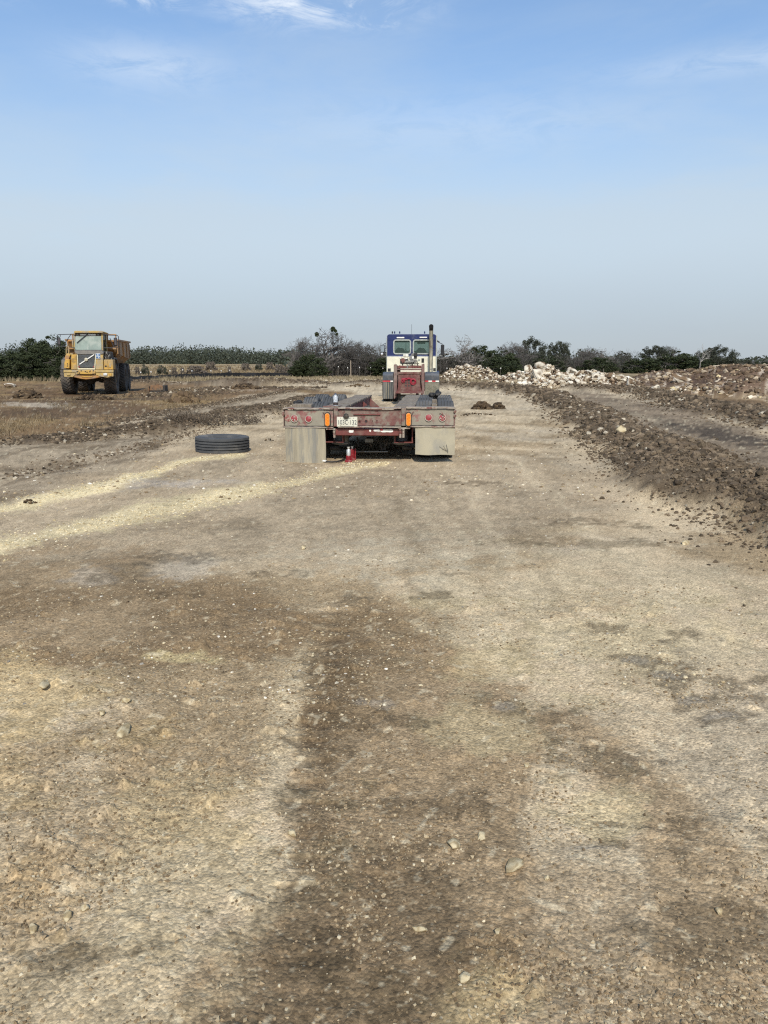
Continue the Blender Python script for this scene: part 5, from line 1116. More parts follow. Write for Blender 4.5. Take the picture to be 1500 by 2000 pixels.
# ------------------------------------------------------------------ articulated dump truck
MYEL = surf('machine_yellow', (.56, .32, .050), wear=(.30, .185, .055), wear_amt=.36, scale=2.6, rough=.6, var=.2, bump=.1, dust=(.29, .235, .15), dust_amt=.48)
MYEL2 = surf('bleached_yellow', (.47, .32, .10), wear=(.34, .27, .17), wear_amt=.45, scale=3, rough=.6, var=.2, dust=(.33, .29, .22), dust_amt=.4)
MORG = surf('bed_orange', (.42, .20, .048), wear=(.30, .185, .10), wear_amt=.55, scale=1.6, rough=.65, var=.25, bump=.15, dust=(.30, .23, .15), dust_amt=.4)
MTYD = surf('earthmover_rubber', (.050, .046, .042), rough=.9, var=.3, scale=4, bump=.25, dust=(.16, .13, .10), dust_amt=.45)
MGRL = surf('grille_black', (.020, .022, .024), rough=.5, var=.2, bump=0); MSLAT = surf('grille_slat', (.17, .18, .18), rough=.5, var=.2, bump=0, dust=(.25, .22, .17), dust_amt=.3)
MMUD = surf('grey_mudguard', (.115, .11, .10), rough=.9, var=.25, scale=3, wear=(.17, .15, .12), wear_amt=.4)
DX, DY, DRZ = -14.85, 37.5, math.radians(12.8)
dump = thing('dump_truck', 'weathered yellow articulated dump truck facing the camera with a dusty windscreen', 'dump truck', (DX, DY, 0), DRZ)
dl = lambda px, py, y=0.0: loc2(DX, DY, px, py, y, DRZ)
def dbox(name, a, b, c, d, y0, y1, mat, bevel=.02, parent=None, rot=None):
    x0, z1 = dl(a, c, y0); x1, z0 = dl(b, d, y0); return MB().box(x0, x1, y0, y1, z0, z1, rot).obj(name, mat, parent or dump, bevel)
def dpris(name, pts, y0, y1, mat, bevel=.01, parent=None): return MB().prism([dl(a, b, y0) for a, b in pts], 'Y', y0, y1).obj(name, mat, parent or dump, bevel)
# big tyres with chevron lugs
def lug_tyre(R, W, n=30):
    m = MB(); h = W/2; m.lathe([(R*.52, -h*.7), (R*.60, -h*.95), (R*.78, -h), (R*.90, -h*.96), (R*.945, -h*.82), (R*.95, 0), (R*.945, h*.82), (R*.90, h*.96), (R*.78, h), (R*.60, h*.95), (R*.52, h*.7)], 'X', n=48, closed=True)
    for k in range(n):
        a0 = 2*PI*k/n
        for s_ in (-1, 1):
            a = a0+(PI/n if s_ > 0 else 0); pts = []
            for (u_, da, wd) in ((.04, -.10, .36), (.45, .02, .42), (.98, .16, .62)):
                pts.append((u_*h*s_, a+da*1.0, wd*2*PI/n))
            vs = []; 
            for x, aa, wd in pts:
                for rr in (R*.93, R*(1.0 if abs(x) < h*.8 else .965)):
                    for q in (-.5, .5): vs.append((x, rr*math.cos(aa+wd*q), rr*math.sin(aa+wd*q)))
            fs = []
            for i in range(2):
                b = i*4; fs += [(b, b+1, b+5, b+4), (b+2, b+6, b+7, b+3), (b, b+4, b+6, b+2), (b+1, b+3, b+7, b+5)]
            fs += [(0, 2, 3, 1), (8, 9, 11, 10)]; m.add(vs, fs)
    return m
lt_ = lug_tyre(.80, .60).mesh('tyre', 30); lt_.materials.append(MTYD); lr_ = rim_mesh(.43, .5, .10).mesh('rim', 40); lr_.materials.append(surf('yellow_rim', (.35, .22, .06), wear=(.2, .16, .11), wear_amt=.5, scale=3, rough=.7))
for y in (1.65, 5.85, 7.55):
    for x in (-1.02, 1.02): wheel(dump, lt_, lr_, x, y, .79, x < 0)
    MB().tube([(-1.0, y, .78), (1.0, y, .78)], .14, 12).obj('axle', MDSTEEL, dump); MB().lathe([(.001, -.3), (.26, -.18), (.3, 0), (.26, .18), (.001, .3)], 'Y', (0, y, .78), 18).obj('differential', MDSTEEL, dump)
# bumper, belly
dpris('bumper', [(124, 722.2), (221.5, 722.2), (221.5, 727.5), (186, 727.5), (186, 731.5), (148, 731.5), (148, 727.5), (124, 727.5)], 0, .35, MYEL2)
dpris('bumper_centre', [(149, 723.5), (186, 723.5), (186.5, 729.5), (176, 731), (150, 730)], -.04, -.001, MYEL, .01)
dpris('lower_bumper', [(125, 728), (147.5, 728), (147.5, 732), (142, 736.5), (125, 736)], .03, .33, MYEL2); dpris('lower_bumper', [(187, 728), (221, 728), (221.5, 735), (210, 737.5), (196, 735.5), (187, 732)], .03, .33, MYEL2)
dpris('belly_plate', [(141, 736), (148, 731.8), (187, 731.8), (198, 736), (183, 739.8), (168, 741.5), (156, 739.8)], .06, .9, MORG, .03); dpris('belly_lip', [(158, 734.5), (182, 734.5), (180, 736.6), (160, 736.6)], .035, .059, MYEL, .01)
dbox('headlight', 201.8, 209.5, 728.8, 733.6, -.03, .029, surf('headlamp_glass', (.65, .65, .62), rough=.2, var=.2, scale=9), .015); dbox('headlight', 130, 137, 729.5, 733.5, -.02, .029, MYEL2, .015); dbox('lamp_bracket', 212.5, 218, 729, 734.5, -.01, .029, MYEL, .01)
R = random.Random(9); q = MB()
for i in range(9): x0, z0_ = dl(R.uniform(150, 186), R.uniform(723.5, 729), -.045); q.lathe([(.03, -.01), (.02, -.015), (.001, -.016)], 'Y', (x0, -.04, z0_), 8)
q.obj('bolt_head', MGRL, dump)
# body fronts
dpris('hood_top', [(145.5, 684.5), (199, 684.5), (203, 690.5), (196, 692.5), (151, 692.3), (145.5, 688)], .30, .8, surf('grey_hood', (.20, .185, .16), rough=.8, var=.2, scale=3, dust=(.3, .27, .22), dust_amt=.4), .02)
gr = dpris('grille', [(152, 692.8), (185.5, 692.8), (183.6, 718.5), (153.5, 718.5)], .16, .20, MGRL, .004)
q = MB(); nsl = 13
for i in range(nsl):
    py_ = 694+i*1.83; f_ = i/nsl; x0, z0_ = dl(153+f_*.8, py_, .14); x1, _z = dl(184.6-f_*1.4, py_, .14); MB().box(x0, x1, .135, .158, z0_-.010, z0_+.010, rot=(.5, 0, 0)).obj('slat', MSLAT, gr, .002)
x0, z0_ = dl(155.2, 711.5, .12); x1, z1 = dl(184, 692.5, .12); MB().bar((x0, .11, z0_), (x1, .11, z1), .02, .045).obj('diagonal_bar', MTAPE, gr, .004)
x0, z0_ = dl(168.2, 702.3, .1); MB().lathe([(.085, .03), (.085, .0), (.06, -.012), (.055, -.006), (.001, -.006)], 'Y', (x0, .09, z0_), 20).obj('badge', surf('badge', (.55, .5, .36), rough=.4, metal=.3, bump=0), gr)
MSUR = surf('grille_surround', (.62, .56, .38), rough=.6, var=.12, scale=5, dust=(.42, .36, .26), dust_amt=.3)
dpris('grille_frame', [(150, 692.6), (151.8, 692.6), (153.3, 718.7), (151.4, 720)], .12, .2, MSUR, .004); dpris('grille_frame', [(185.8, 692.6), (187.8, 692.6), (186.2, 720), (183.9, 718.7)], .12, .2, MSUR, .004); dpris('grille_frame', [(151.5, 718.9), (186, 718.9), (186, 721.6), (151.3, 721.6)], .12, .2, MSUR, .004)
for a in (152.6, 181.4): dbox('grille_lamp', a, a+2.8, 714.5, 718, .10, .134, surf('small_red_lamp', (.25, .06, .05), rough=.4, bump=0), .004)
dpris('front_panel', [(188, 692), (201, 693), (202, 721.8), (187, 721.8)], .10, 1.6, MYEL2, .02); dpris('front_panel', [(139.2, 692.6), (149.6, 692), (150.8, 721.6), (138.6, 721.6)], .08, 1.6, MYEL, .025)
st_ = dbox('sticker_panel', 186.5, 196, 690.5, 700.3, .05, .10, surf('sticker_white', (.60, .65, .68), rough=.5, bump=0), .003)
q = MB()
for (a, b, c, d) in ((187.5, 190.5, 691.5, 694.5), (192, 195.2, 691.5, 695.5), (187.5, 191.5, 696.2, 699.4), (192.8, 195, 696.8, 699.4)): x0, z1 = dl(a, c, .05); x1, z0 = dl(b, d, .05); q.box(x0, x1, .046, .0495, z0, z1)
q.obj('sticker_print', surf('sticker_blue', (.05, .13, .28), rough=.5, bump=0), st_)
dpris('lamp_box', [(202.6, 702.3), (220.5, 702.3), (221.5, 721.8), (202.6, 721.8)], .10, 1.0, MYEL, .03); dbox('lamp_door', 204.5, 208.2, 713.8, 716.4, .08, .099, MGRL, .006); dbox('lamp_door', 213, 217, 710, 717.5, .075, .099, MYEL2, .01); dbox('panel_seam', 210.2, 211, 704, 720, .09, .099, MGRL, .001)
dpris('step_box', [(127, 701.8), (136, 701.8), (136, 719.5), (124.4, 719.5), (125.4, 709)], .06, 1.0, MYEL, .03); dbox('step_hole', 130.4, 132.2, 709.2, 711.8, .045, .059, MGRL, .004); dbox('step_hole', 130.4, 132.2, 713.4, 716, .045, .059, MGRL, .004); dbox('gap_shade', 136.3, 139, 693, 720, .5, .55, MGRL, .001)  # last box: black strip set back to stand for shade in the gap
x0, z0_ = dl(133.5, 694, .3); MB().lathe([(.001, -.02), (.07, -.02), (.10, .0), (.10, .25), (.001, .25)], 'Y', (x0, .25, z0_), 20).obj('air_cleaner', MYEL, dump, .01); x0, z0_ = dl(131.5, 698.5, .3); MB().box(x0-.10, x0+.10, .2, .5, z0_-.12, z0_+.1, rot=(0, .3, 0)).obj('bracket', MORG, dump, .02)
dbox('lamp_base', 135, 142, 690, 692.8, .3, .8, MYEL2, .01)
# open engine bay on the right
dbox('engine', 203, 217.5, 686.5, 702, .45, 1.4, MDSTEEL, .05); R = random.Random(2)
for i in range(14):
    a, b = R.uniform(203, 218), R.uniform(685, 701); x0, z0_ = dl(a, b, .4); MB().tube([(x0, .42, z0_), (x0+R.uniform(-.1, .1), .36, z0_-.08), (x0+R.uniform(-.15, .15), .42, z0_-.22)], R.uniform(.012, .03), 6).obj('engine_hose', MBLACK if i % 3 else MGSTEEL, dump)
x0, z0_ = dl(201, 696, .4); MB().lathe([(.06, 0), (.07, .3), (.001, .3)], 'Y', (x0, .2, z0_), 14).obj('work_lamp', MGSTEEL, dump)
# cab
cab0 = 1.2; xa, zr = dl(144.6, 650.5, cab0); xb, zs = dl(200.5, 685.5, cab0)
dpris('windscreen', [(147.2, 657), (197.4, 656.4), (198.2, 683.4), (146.2, 683.4)], cab0-.01, cab0+.01, (lambda m: m)(surf('dusty_glass', (.30, .36, .31), rough=.28, var=.18, scale=1.5, wear=(.40, .44, .38), wear_amt=.4, bump=0)), .002)

dpris('cab_pillar', [(143.6, 650), (146.8, 650), (146, 684.5), (144.6, 684.5)], cab0-.03, cab0+.12, MYEL2); dpris('cab_pillar', [(197.6, 650), (201, 650), (201, 684.5), (198.5, 684.5)], cab0-.03, cab0+.12, MYEL2)
dbox('wiper_beam', 145.5, 199.5, 683.8, 685.6, cab0-.05, cab0+.1, MGRL, .01); dbox('header', 146.8, 197.5, 650.5, 656.2, cab0+.0, cab0+.1, surf('header_brown', (.10, .06, .045), rough=.7, var=.3, bump=0), .005)
for a, b, m_ in ((156, 171, MTAPE), (172, 187, MTAPE), (149, 154, MGSTEEL), (188.5, 194, MGSTEEL)): dbox('roof_light', a, b, 652, 655.3, cab0-.04, cab0-.001, m_, .008)
dpris('roof', [(144.3, 647), (147, 646), (198, 646), (202.5, 648.2), (200, 650.3), (145, 650.3)], cab0-.18, cab0+1.75, MYEL2, .02)
x0, z0_ = dl(150, 669.5, cab0-.06); x1, z1 = dl(171, 652, cab0-.06); MB().bar((x0, cab0-.05, z0_), (x1, cab0-.05, z1), .02, .035).obj('wiper', MPLUM, dump)
for x_ in (xa+.0, xb-.0):
    MB().box(x_-.03, x_+.03, cab0+.13, cab0+.3, zs, zr).obj('side_post', MYEL2, dump); MB().box(x_-.03, x_+.03, cab0+1.45, cab0+1.7, zs, zr).obj('side_post', MYEL2, dump); MB().box(x_-.03, x_+.03, cab0+.13, cab0+1.7, zs-.7, zs-.001).obj('door', MYEL2, dump); MB().box(x_-.01, x_+.01, cab0+.31, cab0+1.44, zs, zr).obj('side_window', MGLASS, dump)
MB().box(xa+.03, xb-.03, cab0+1.66, cab0+1.7, zs-.7, zr).obj('rear_wall', MYEL2, dump); MB().box(xa+.05, xb-.05, cab0+.2, cab0+1.6, zs-.75, zs-.7).obj('floor', MGRL, dump)
dbox('hood_side', 140, 144.2, 664.5, 681, 1.9, 2.4, MYEL2, .02)
# handrails and mirrors on tube frames
def rails(name, P, y, r, mat, parent=None): return MB().tube([(dl(a, b, y)[0], y, dl(a, b, y)[1]) for a, b in P], r, 6).obj(name, mat, parent or dump)
MTUB = surf('black_tube', (.03, .03, .035), rough=.5, var=.2, bump=0)
rails('handrail', [(129.5, 700), (129.3, 680), (130.5, 676.5), (133, 676), (134.5, 679), (134.3, 692)], .25, .02, MYEL2)
for P, mr in (([(146, 652.4), (113, 653.6), (111.6, 656), (111.4, 672), (113, 676), (122.5, 676.5), (146, 679)], (111.8, 118.8, 659, 674.5)), ([(200.5, 652.6), (229, 655), (231.5, 657.5), (231.8, 676), (229.5, 678.3), (222, 677.5), (214.5, 660)], (221.8, 229.2, 659.5, 676))):
    a = rails('mirror_frame', P, cab0-.1, .020, MTUB); m_ = dbox('mirror', mr[0], mr[1], mr[2], mr[3], cab0-.16, cab0-.06, MPLUM, .03, parent=None); dbox('mirror_back', mr[0]+1.2, mr[1]-1.2, mr[2]+2, mr[3]-2, cab0-.17, cab0-.161, surf('mirror_back', (.07, .06, .06), rough=.6, bump=0), .01)
rails('mirror_brace', [(122.5, 676.5), (138.5, 653)], cab0-.1, .018, MTUB); rails('mirror_brace', [(117.8, 653.4), (117.6, 658)], cab0-.1, .015, MTUB); rails('mirror_brace', [(206, 652.8), (206, 672), (203, 680)], cab0+.3, .016, MTUB); rails('mirror_brace', [(200.5, 679.5), (231, 678.2)], cab0-.1, .016, MTUB)
# mudguards behind the front wheels, articulated frame
x0, z1 = dl(222.5, 695, .7)
for s_ in (-1, 1): MB().prism([(.55, 1.28), (.75, 1.72), (1.4, 1.86), (2.3, 1.84), (2.75, 1.5), (2.9, .75), (2.83, .75), (2.66, 1.45), (2.25, 1.76), (1.4, 1.78), (.82, 1.64), (.6, 1.26)], 'X', s_*.98-.20, s_*.98+.32).obj('mudguard', MMUD, dump, .01)
MB().box(-.45, .45, .3, 8.6, .95, 1.25).obj('frame', MDSTEEL, dump); MB().box(-.65, .65, 2.9, 3.4, 1.0, 1.5).obj('hitch', MDSTEEL, dump, .05); MB().box(-1.0, 1.0, 1.0, 2.8, 1.28, 1.72).obj('engine_base', MDSTEEL, dump, .03)
# dump bed
hw = 1.24
def side_profile(): return [(3.3, 2.0), (3.15, 3.15), (3.3, 3.22), (9.1, 2.95), (9.3, 2.85), (8.9, 1.75), (8.2, 1.45), (4.4, 1.5)]
for s_ in (-1, 1):
    MB().prism([(3.25, 2.05), (3.12, 2.74), (3.3, 2.78), (9.2, 2.80), (8.95, 1.88), (8.0, 1.86)], 'X', s_*hw-.03, s_*hw+.03).obj('bed_side', MORG, dump, .01)
    MB().prism([(3.1, 2.73), (9.22, 2.80), (9.2, 2.90), (3.08, 2.83)], 'X', s_*(hw+.05)-.07, s_*(hw+.05)+.07).obj('top_rail', MORG, dump, .015)
    MB().add([(s_*hw, 3.3, 2.04), (s_*hw, 8.9, 1.87), (s_*.7, 8.0, 1.35), (s_*.7, 4.2, 1.35), (s_*(hw-.05), 3.3, 2.04), (s_*(hw-.05), 8.9, 1.87), (s_*(.65), 8.0, 1.35), (s_*(.65), 4.2, 1.35)], [(0, 1, 2, 3), (4, 5, 6, 7), (0, 1, 5, 4), (1, 2, 6, 5), (2, 3, 7, 6), (3, 0, 4, 7)]).obj('bed_chine', MORG, dump)
    for y in (3.6, 5.4, 7.2, 8.7): MB().box(min(s_*(hw+.031), s_*(hw+.09)), max(s_*(hw+.031), s_*(hw+.09)), y, y+.14, 1.92, 2.70).obj('side_rib', MORG, dump, .01)
MB().box(-.7, .7, 4.2, 8.0, 1.33, 1.37).obj('bed_floor', MORG, dump)
MB().add([(-hw+.03, 3.1, 2.80), (hw-.03, 3.1, 2.80), (hw-.03, 3.28, 2.05), (.72, 4.2, 1.37), (-.72, 4.2, 1.37), (-hw+.03, 3.28, 2.05), (-hw+.03, 3.16, 2.80), (hw-.03, 3.16, 2.80), (hw-.03, 3.34, 2.05), (.72, 4.26, 1.37), (-.72, 4.26, 1.37), (-hw+.03, 3.34, 2.05)], [(0, 1, 2, 3, 4, 5), (6, 7, 8, 9, 10, 11), (0, 1, 7, 6), (1, 2, 8, 7), (2, 3, 9, 8), (3, 4, 10, 9), (4, 5, 11, 10), (5, 0, 6, 11)]).obj('headboard', MORG, dump)
MB().box(-hw+.25, hw+.02, 2.98, 3.06, 3.02, 3.10).obj('guard_bar', MORG, dump, .02)
for x_ in (-hw+.3, -.4, .4, .8, hw-.02): MB().box(x_-.03, x_+.03, 3.0, 3.07, 2.80, 3.02).obj('guard_post', MORG, dump)
for z_ in (2.3, 2.7): MB().box(-hw+.05, hw-.05, 3.0+(2.9-z_)*.15, 3.09+(2.9-z_)*.15, z_, z_+.09).obj('headboard_rib', MORG, dump, .01)
for s_ in (-1, 1): MB().tube([(s_*.55, 3.6, 1.0), (s_*.6, 5.2, 1.45)], .09, 12).obj('hoist_cylinder', MYEL2, dump)
# ------------------------------------------------------------------ rusty steel attachment left on the ground
bx0, by0 = g(309, 766); box_ = thing('steel_attachment', 'rusty yellow steel box attachment lying on the ground right of the dump truck', 'attachment', (bx0, by0, float(zgrid(bx0, by0))))
MRY = surf('rusty_yellow', (.20, .115, .06), wear=(.10, .075, .055), wear_amt=.5, scale=4, rough=.85, var=.3, dust=(.22, .18, .13), dust_amt=.3)
MB().prism([(-.42, .10), (.33, .12), (.36, .36), (.10, .40), (-.35, .39)], 'Y', -.2, .3).obj('body', MRY, box_, .015); MB().box(.34, .46, -.25, .32, .05, .38).obj('end_plate', MDSTEEL, box_, .01); MB().box(-.50, -.42, -.22, .3, .02, .33).obj('end_plate', MRY, box_, .01)
MB().lathe([(.001, 0), (.12, 0), (.12, .05), (.001, .05)], 'Z', (-.05, .05, .40), 16).obj('cap', MRY, box_); MB().box(-.38, .3, -.22, -.2, .02, .10).obj('skid', MDSTEEL, box_, .005); MB().box(.18, .34, -.2, .1, .0, .1).obj('foot', MDSTEEL, box_, .01)
# ------------------------------------------------------------------ vegetation
MBARK = surf('bark', (.17, .15, .13), wear=(.30, .28, .25), wear_amt=.4, scale=1.2, rough=.95, var=.35, bump=.6, bscale=12)
MTWIG = surf('twig', (.105, .094, .083), rough=.95, scale=.6, var=.35, bump=0)
MDEAD = surf('dead_wood', (.30, .28, .25), rough=.95, scale=2, var=.3, bump=0)
def leaf_mat(name, a, b):
    m, nt, p = nodes_mat(name)
    ge = nt.nodes.new('ShaderNodeNewGeometry'); ri = ge.outputs['Random Per Island']
    c = _ramp(nt, ri, 0, 1, a, b).outputs[0]
    n = _noise(nt, .9, 4, .6); f = _ramp(nt, n.outputs['Fac'], .3, .7, (.6,)*3, (1.4,)*3).outputs[0]
    nt.links.new(_mix(nt, 1.0, c, f, 'MULTIPLY'), p.inputs['Base Color']); p.inputs['Roughness'].default_value = .7
    p.inputs['Specular IOR Level'].default_value = .25; return m
MCEDAR = leaf_mat('juniper_leaf', (.024, .033, .012), (.056, .068, .028))
MOAK = leaf_mat('live_oak_leaf', (.034, .039, .025), (.072, .078, .052))
MBRUSH = leaf_mat('brush_twig', (.050, .045, .038), (.105, .094, .080))
MFAR = leaf_mat('far_wood_leaf', (.044, .054, .034), (.074, .082, .056))
MGRASS = leaf_mat('dry_grass', (.18, .145, .085), (.31, .25, .155))
MGRASSD = leaf_mat('brown_grass', (.15, .11, .065), (.28, .215, .125))
def branches(seed, height, spread, levels=6, lean=(0, 0), trunks=1, low=.22, twist=.5, kids=(2, 4), rad=.028):
    """skeleton of a broadleaf tree: list of (points, radii, level)"""
    R = random.Random(seed); out = []
    def grow(p, d, ln, r, lv):
        n = 3 if lv < 4 else 2; pts = [p]; rs = [r]; q = p.copy()
        for i in range(n):
            d = (d+Vector((R.gauss(0, 1), R.gauss(0, 1), R.gauss(0, .6)))*.22*twist+Vector((lean[0], lean[1], .10*(1 if lv < 3 else .4)))*.35).normalized()
            q = q+d*ln/n; pts.append(q.copy()); rs.append(r*(1-.45*(i+1)/n))
        out.append((pts, rs, lv))
        if lv >= levels: return
        k = R.randint(*kids)+(1 if lv == 0 else 0)
        for j in range(k):
            t = R.uniform(.45, 1) if j else 1.0; a = pts[min(n, max(1, int(round(t*n))))]
            ax = Vector((R.gauss(0, 1), R.gauss(0, 1), R.gauss(0, .45))).normalized()
            nd = (d*(1.0-spread*.35)+ax*spread*(.75+.35*R.random())).normalized()
            if nd.z < -.15: nd.z *= .3
            grow(a, nd, ln*R.uniform(.62, .86), r*R.uniform(.48, .66), lv+1)
    for k in range(trunks):
        d = Vector((R.uniform(-.3, .3)*(trunks > 1)*2, R.uniform(-.3, .3)*(trunks > 1), 1)).normalized()
        grow(Vector((R.uniform(-.2, .2)*(trunks > 1)*height*.15, R.uniform(-.1, .1)*(trunks > 1)*height*.1, 0)), d, height*low, height*rad, 0)
    zmax = max(p.z for pts, _, _ in out for p in pts); s = height/zmax
    return [([p*s for p in pts], [max(r*s, .006) for r in rs], lv) for pts, rs, lv in out]
def tree_meshes(sk, split=2, minr=.012):
    t = MB(); c = MB()
    for pts, rs, lv in sk:
        if lv <= split: t.tube(pts, [max(r, .03) for r in rs], 6, False)
        else: c.tube(pts, [max(r, minr) for r in rs], 3, False)
    return t, c
def quads(P, size, rngq, upbias=0.0):
    """a small leaf-spray quad at each point, free orientation"""
    n = len(P); a = rngq.normal(size=(n, 3)); a[:, 2] += upbias; a /= np.linalg.norm(a, axis=1)[:, None]
    b = rngq.normal(size=(n, 3)); b -= (b*a).sum(1)[:, None]*a; b /= np.linalg.norm(b, axis=1)[:, None]
    sa = (size*rngq.uniform(.6, 1.3, n))[:, None]; sb = (size*rngq.uniform(.35, .8, n))[:, None]
    V_ = np.stack([P-a*sa-b*sb*.4, P-a*sa*.2+b*sb, P+a*sa+b*sb*.2, P+a*sa*.3-b*sb], 1).reshape(-1, 3)
    return V_, np.arange(n*4).reshape(n, 4)
def crown_points(seed, W, H, n_cl, per, cl_r, base=0.0, shape='dome', holes=.25):
    r = np.random.default_rng(seed); cs = []
    while len(cs) < n_cl:
        p = r.uniform(-1, 1, 3); p[2] = abs(p[2]) if shape == 'dome' else p[2]*.5+.5
        rr = math.hypot(p[0], p[1])
        if shape == 'dome': lim = math.sqrt(max(0, 1-p[2]**2))
        elif shape == 'cone': lim = (1-p[2])**.7
        else: lim = math.sqrt(max(0, 1-((p[2]-.55)/.55)**2))
        lim *= .78+.44*vn(np.array([math.atan2(p[1], p[0])*1.6+10]), np.array([p[2]*3.]), seed)[0]
        if rr > lim or (rr < lim*.35 and r.random() < .5): continue
        cs.append((p[0]*W/2, p[1]*W/2, base+p[2]*(H-base)))
    cs = np.array(cs); rad = cl_r*r.uniform(.5, 1.4, n_cl)
    P = np.repeat(cs, per, 0); d = r.normal(size=(len(P), 3)); d /= np.linalg.norm(d, axis=1)[:, None]
    P = P+d*(np.repeat(rad, per)*r.random(len(P))**.45)[:, None]*np.array([1.15, 1.15, .8]); P[:, 2] = np.maximum(P[:, 2], .03)
    return P
def leafy_meshes(seed, W, H, n_cl, per, cl_r, size, base, shape, trunks=1):
    sk = branches(seed, H*.82, .85, 4, trunks=trunks, low=.3, kids=(2, 3), rad=.02); t, c = tree_meshes(sk, 1, .02)
    for a, b in zip(c.v, [0]*0): pass
    V_, F_ = quads(crown_points(seed, W, H, n_cl, per, cl_r, base, shape), size, np.random.default_rng(seed+5))
    return t, c, (V_, F_)
PROTO = {}
def proto_bare(key, *a, mat=MTWIG, split=2, minr=.014, **k):
    t, c = tree_meshes(branches(*a, **k), split, minr); tm = t.mesh('trunk', 60); cm = c.mesh('crown', 60); tm.materials.append(MBARK); cm.materials.append(mat); PROTO[key] = [('trunk', tm), ('crown', cm)]
def proto_leafy(key, mat, *a, **k):
    t, c, (V_, F_) = leafy_meshes(*a, **k); t.v += []; b = len(t.v); t.add(c.v, c.f); tm = t.mesh('trunk', 60); tm.materials.append(MBARK)
    cm = raw_mesh('crown', V_, F_, None, False); cm.materials.append(mat); PROTO[key] = [('trunk', tm), ('crown', cm)]
# unit trees are 8 m tall; each planted one is scaled to its own height and width
proto_bare('bareA', 5, 8, .72, levels=6, lean=(.34, 0), trunks=4, twist=.9, kids=(2, 3), low=.26, minr=.020, rad=.034)
proto_bare('bareB', 9, 8, .78, levels=6, lean=(-.1, 0), trunks=2, twist=1.3, kids=(2, 4), low=.24, minr=.022)
proto_bare('bareC', 14, 8, .95, levels=6, lean=(.1, 0), trunks=2, twist=1.5, kids=(2, 3), low=.25, split=3, mat=MBARK, minr=.024, rad=.034)
proto_bare('snag', 23, 8, .7, levels=4, trunks=1, twist=.8, kids=(2, 3), low=.34, split=3, mat=MDEAD)
PROTO['snag'][0][1].materials[0] = MDEAD
def brush(key, seed, n_st, H, W):
    """thicket of thin bare stems"""
    R = random.Random(seed); c = MB(); t = MB()
    for i in range(n_st):
        x, y = R.uniform(-W/2, W/2)*.8, R.uniform(-W/2, W/2)*.35; d = Vector((R.gauss(0, .35)+x/W*.9, R.gauss(0, .3), 1)).normalized(); h = H*R.uniform(.45, 1)*(1-.45*abs(x)/W)
        p = Vector((x, y, 0)); pts = [p]
        for k in range(3): d = (d+Vector((R.gauss(0, .18), R.gauss(0, .18), .05))).normalized(); p = p+d*h/3; pts.append(p.copy())
        t.tube(pts, [.035, .028, .02, .010], 3, False)
        for k in range(9):
            a = pts[R.randint(1, 3)]; q = (d+Vector((R.gauss(0, .7), R.gauss(0, .7), R.gauss(.1, .4)))).normalized(); L = h*R.uniform(.15, .4); m_ = a+q*L*.5+Vector((0, 0, .05)); e = a+q*L
            c.tube([a, m_, e], [.016, .012, .008], 3, False)
            for k2 in range(3):
                q2 = (q+Vector((R.gauss(0, .6), R.gauss(0, .6), R.gauss(.1, .4)))).normalized(); c.tube([m_, m_+q2*L*.5], [.010, .006], 3, False)
    rq = np.random.default_rng(seed); nq = 5200; qx = rq.normal(0, W*.27, nq); qz = rq.random(nq)**.85*H*.92*np.clip(1-(np.abs(qx)/(W*.56))**2, .05, 1)*(.72+.4*vn(qx*1.1, qx*0, seed))
    V_, F_ = quads(np.column_stack([qx, rq.normal(0, W*.12, nq), qz+.05]), .12, rq); c.add(V_.tolist(), F_.tolist())
    tm = t.mesh('stem', 60); cm = c.mesh('twig', 60); tm.materials.append(MTWIG); cm.materials.append(MBRUSH); PROTO[key] = [('stem', tm), ('twig', cm)]
brush('brushA', 31, 60, 8, 16); brush('brushB', 37, 50, 8, 12)
proto_leafy('cedarA', MCEDAR, 41, 9, 8, 180, 95, .70, .16, .05, 'dome', trunks=2)
proto_leafy('cedarB', MCEDAR, 47, 6.5, 8, 140, 95, .65, .16, .05, 'oval')
proto_leafy('cedarC', MCEDAR, 53, 11, 8, 200, 100, .75, .16, .0, 'dome', trunks=3)
proto_leafy('oakA', MOAK, 59, 11, 8, 150, 90, .80, .15, 1.5, 'dome')
proto_leafy('oakB', MOAK, 67, 9, 8, 120, 90, .75, .15, 1.3, 'oval', trunks=2)
def plant(key, px, Y, top, wpx, label, name='tree', cat='tree', group=None, rz=None, yz=1.0, mir=False):
    """stand a tree at distance Y so that it is `wpx` wide and reaches picture row `top`"""
    x, ztop = at(px, top, Y); z0 = float(macro(np.array([x]), np.array([Y]))[0][0]); h = ztop-z0; k = Y*math.cos(TH)/F; W0 = {'bareA': 8.2, 'bareB': 9, 'bareC': 9, 'snag': 6, 'brushA': 16, 'brushB': 12, 'cedarA': 10, 'cedarB': 7.2, 'cedarC': 12, 'oakA': 12, 'oakB': 10, 'shrubT': 16, 'shrubG': 16}[key]
    e = thing(name, label, cat, (x, Y, z0-.05), random.uniform(-.25, .25) if rz is None else rz, group)
    sw = wpx*k/W0; e.scale = (sw*(-1 if mir else 1), sw*yz, h/8)
    for nm, me in PROTO[key]:
        o = bpy.data.objects.new(nm, me); COL.objects.link(o); o.parent = e
    return e
J, O_, Bt = 'juniper_tree', 'live_oak_tree', 'bare_tree'
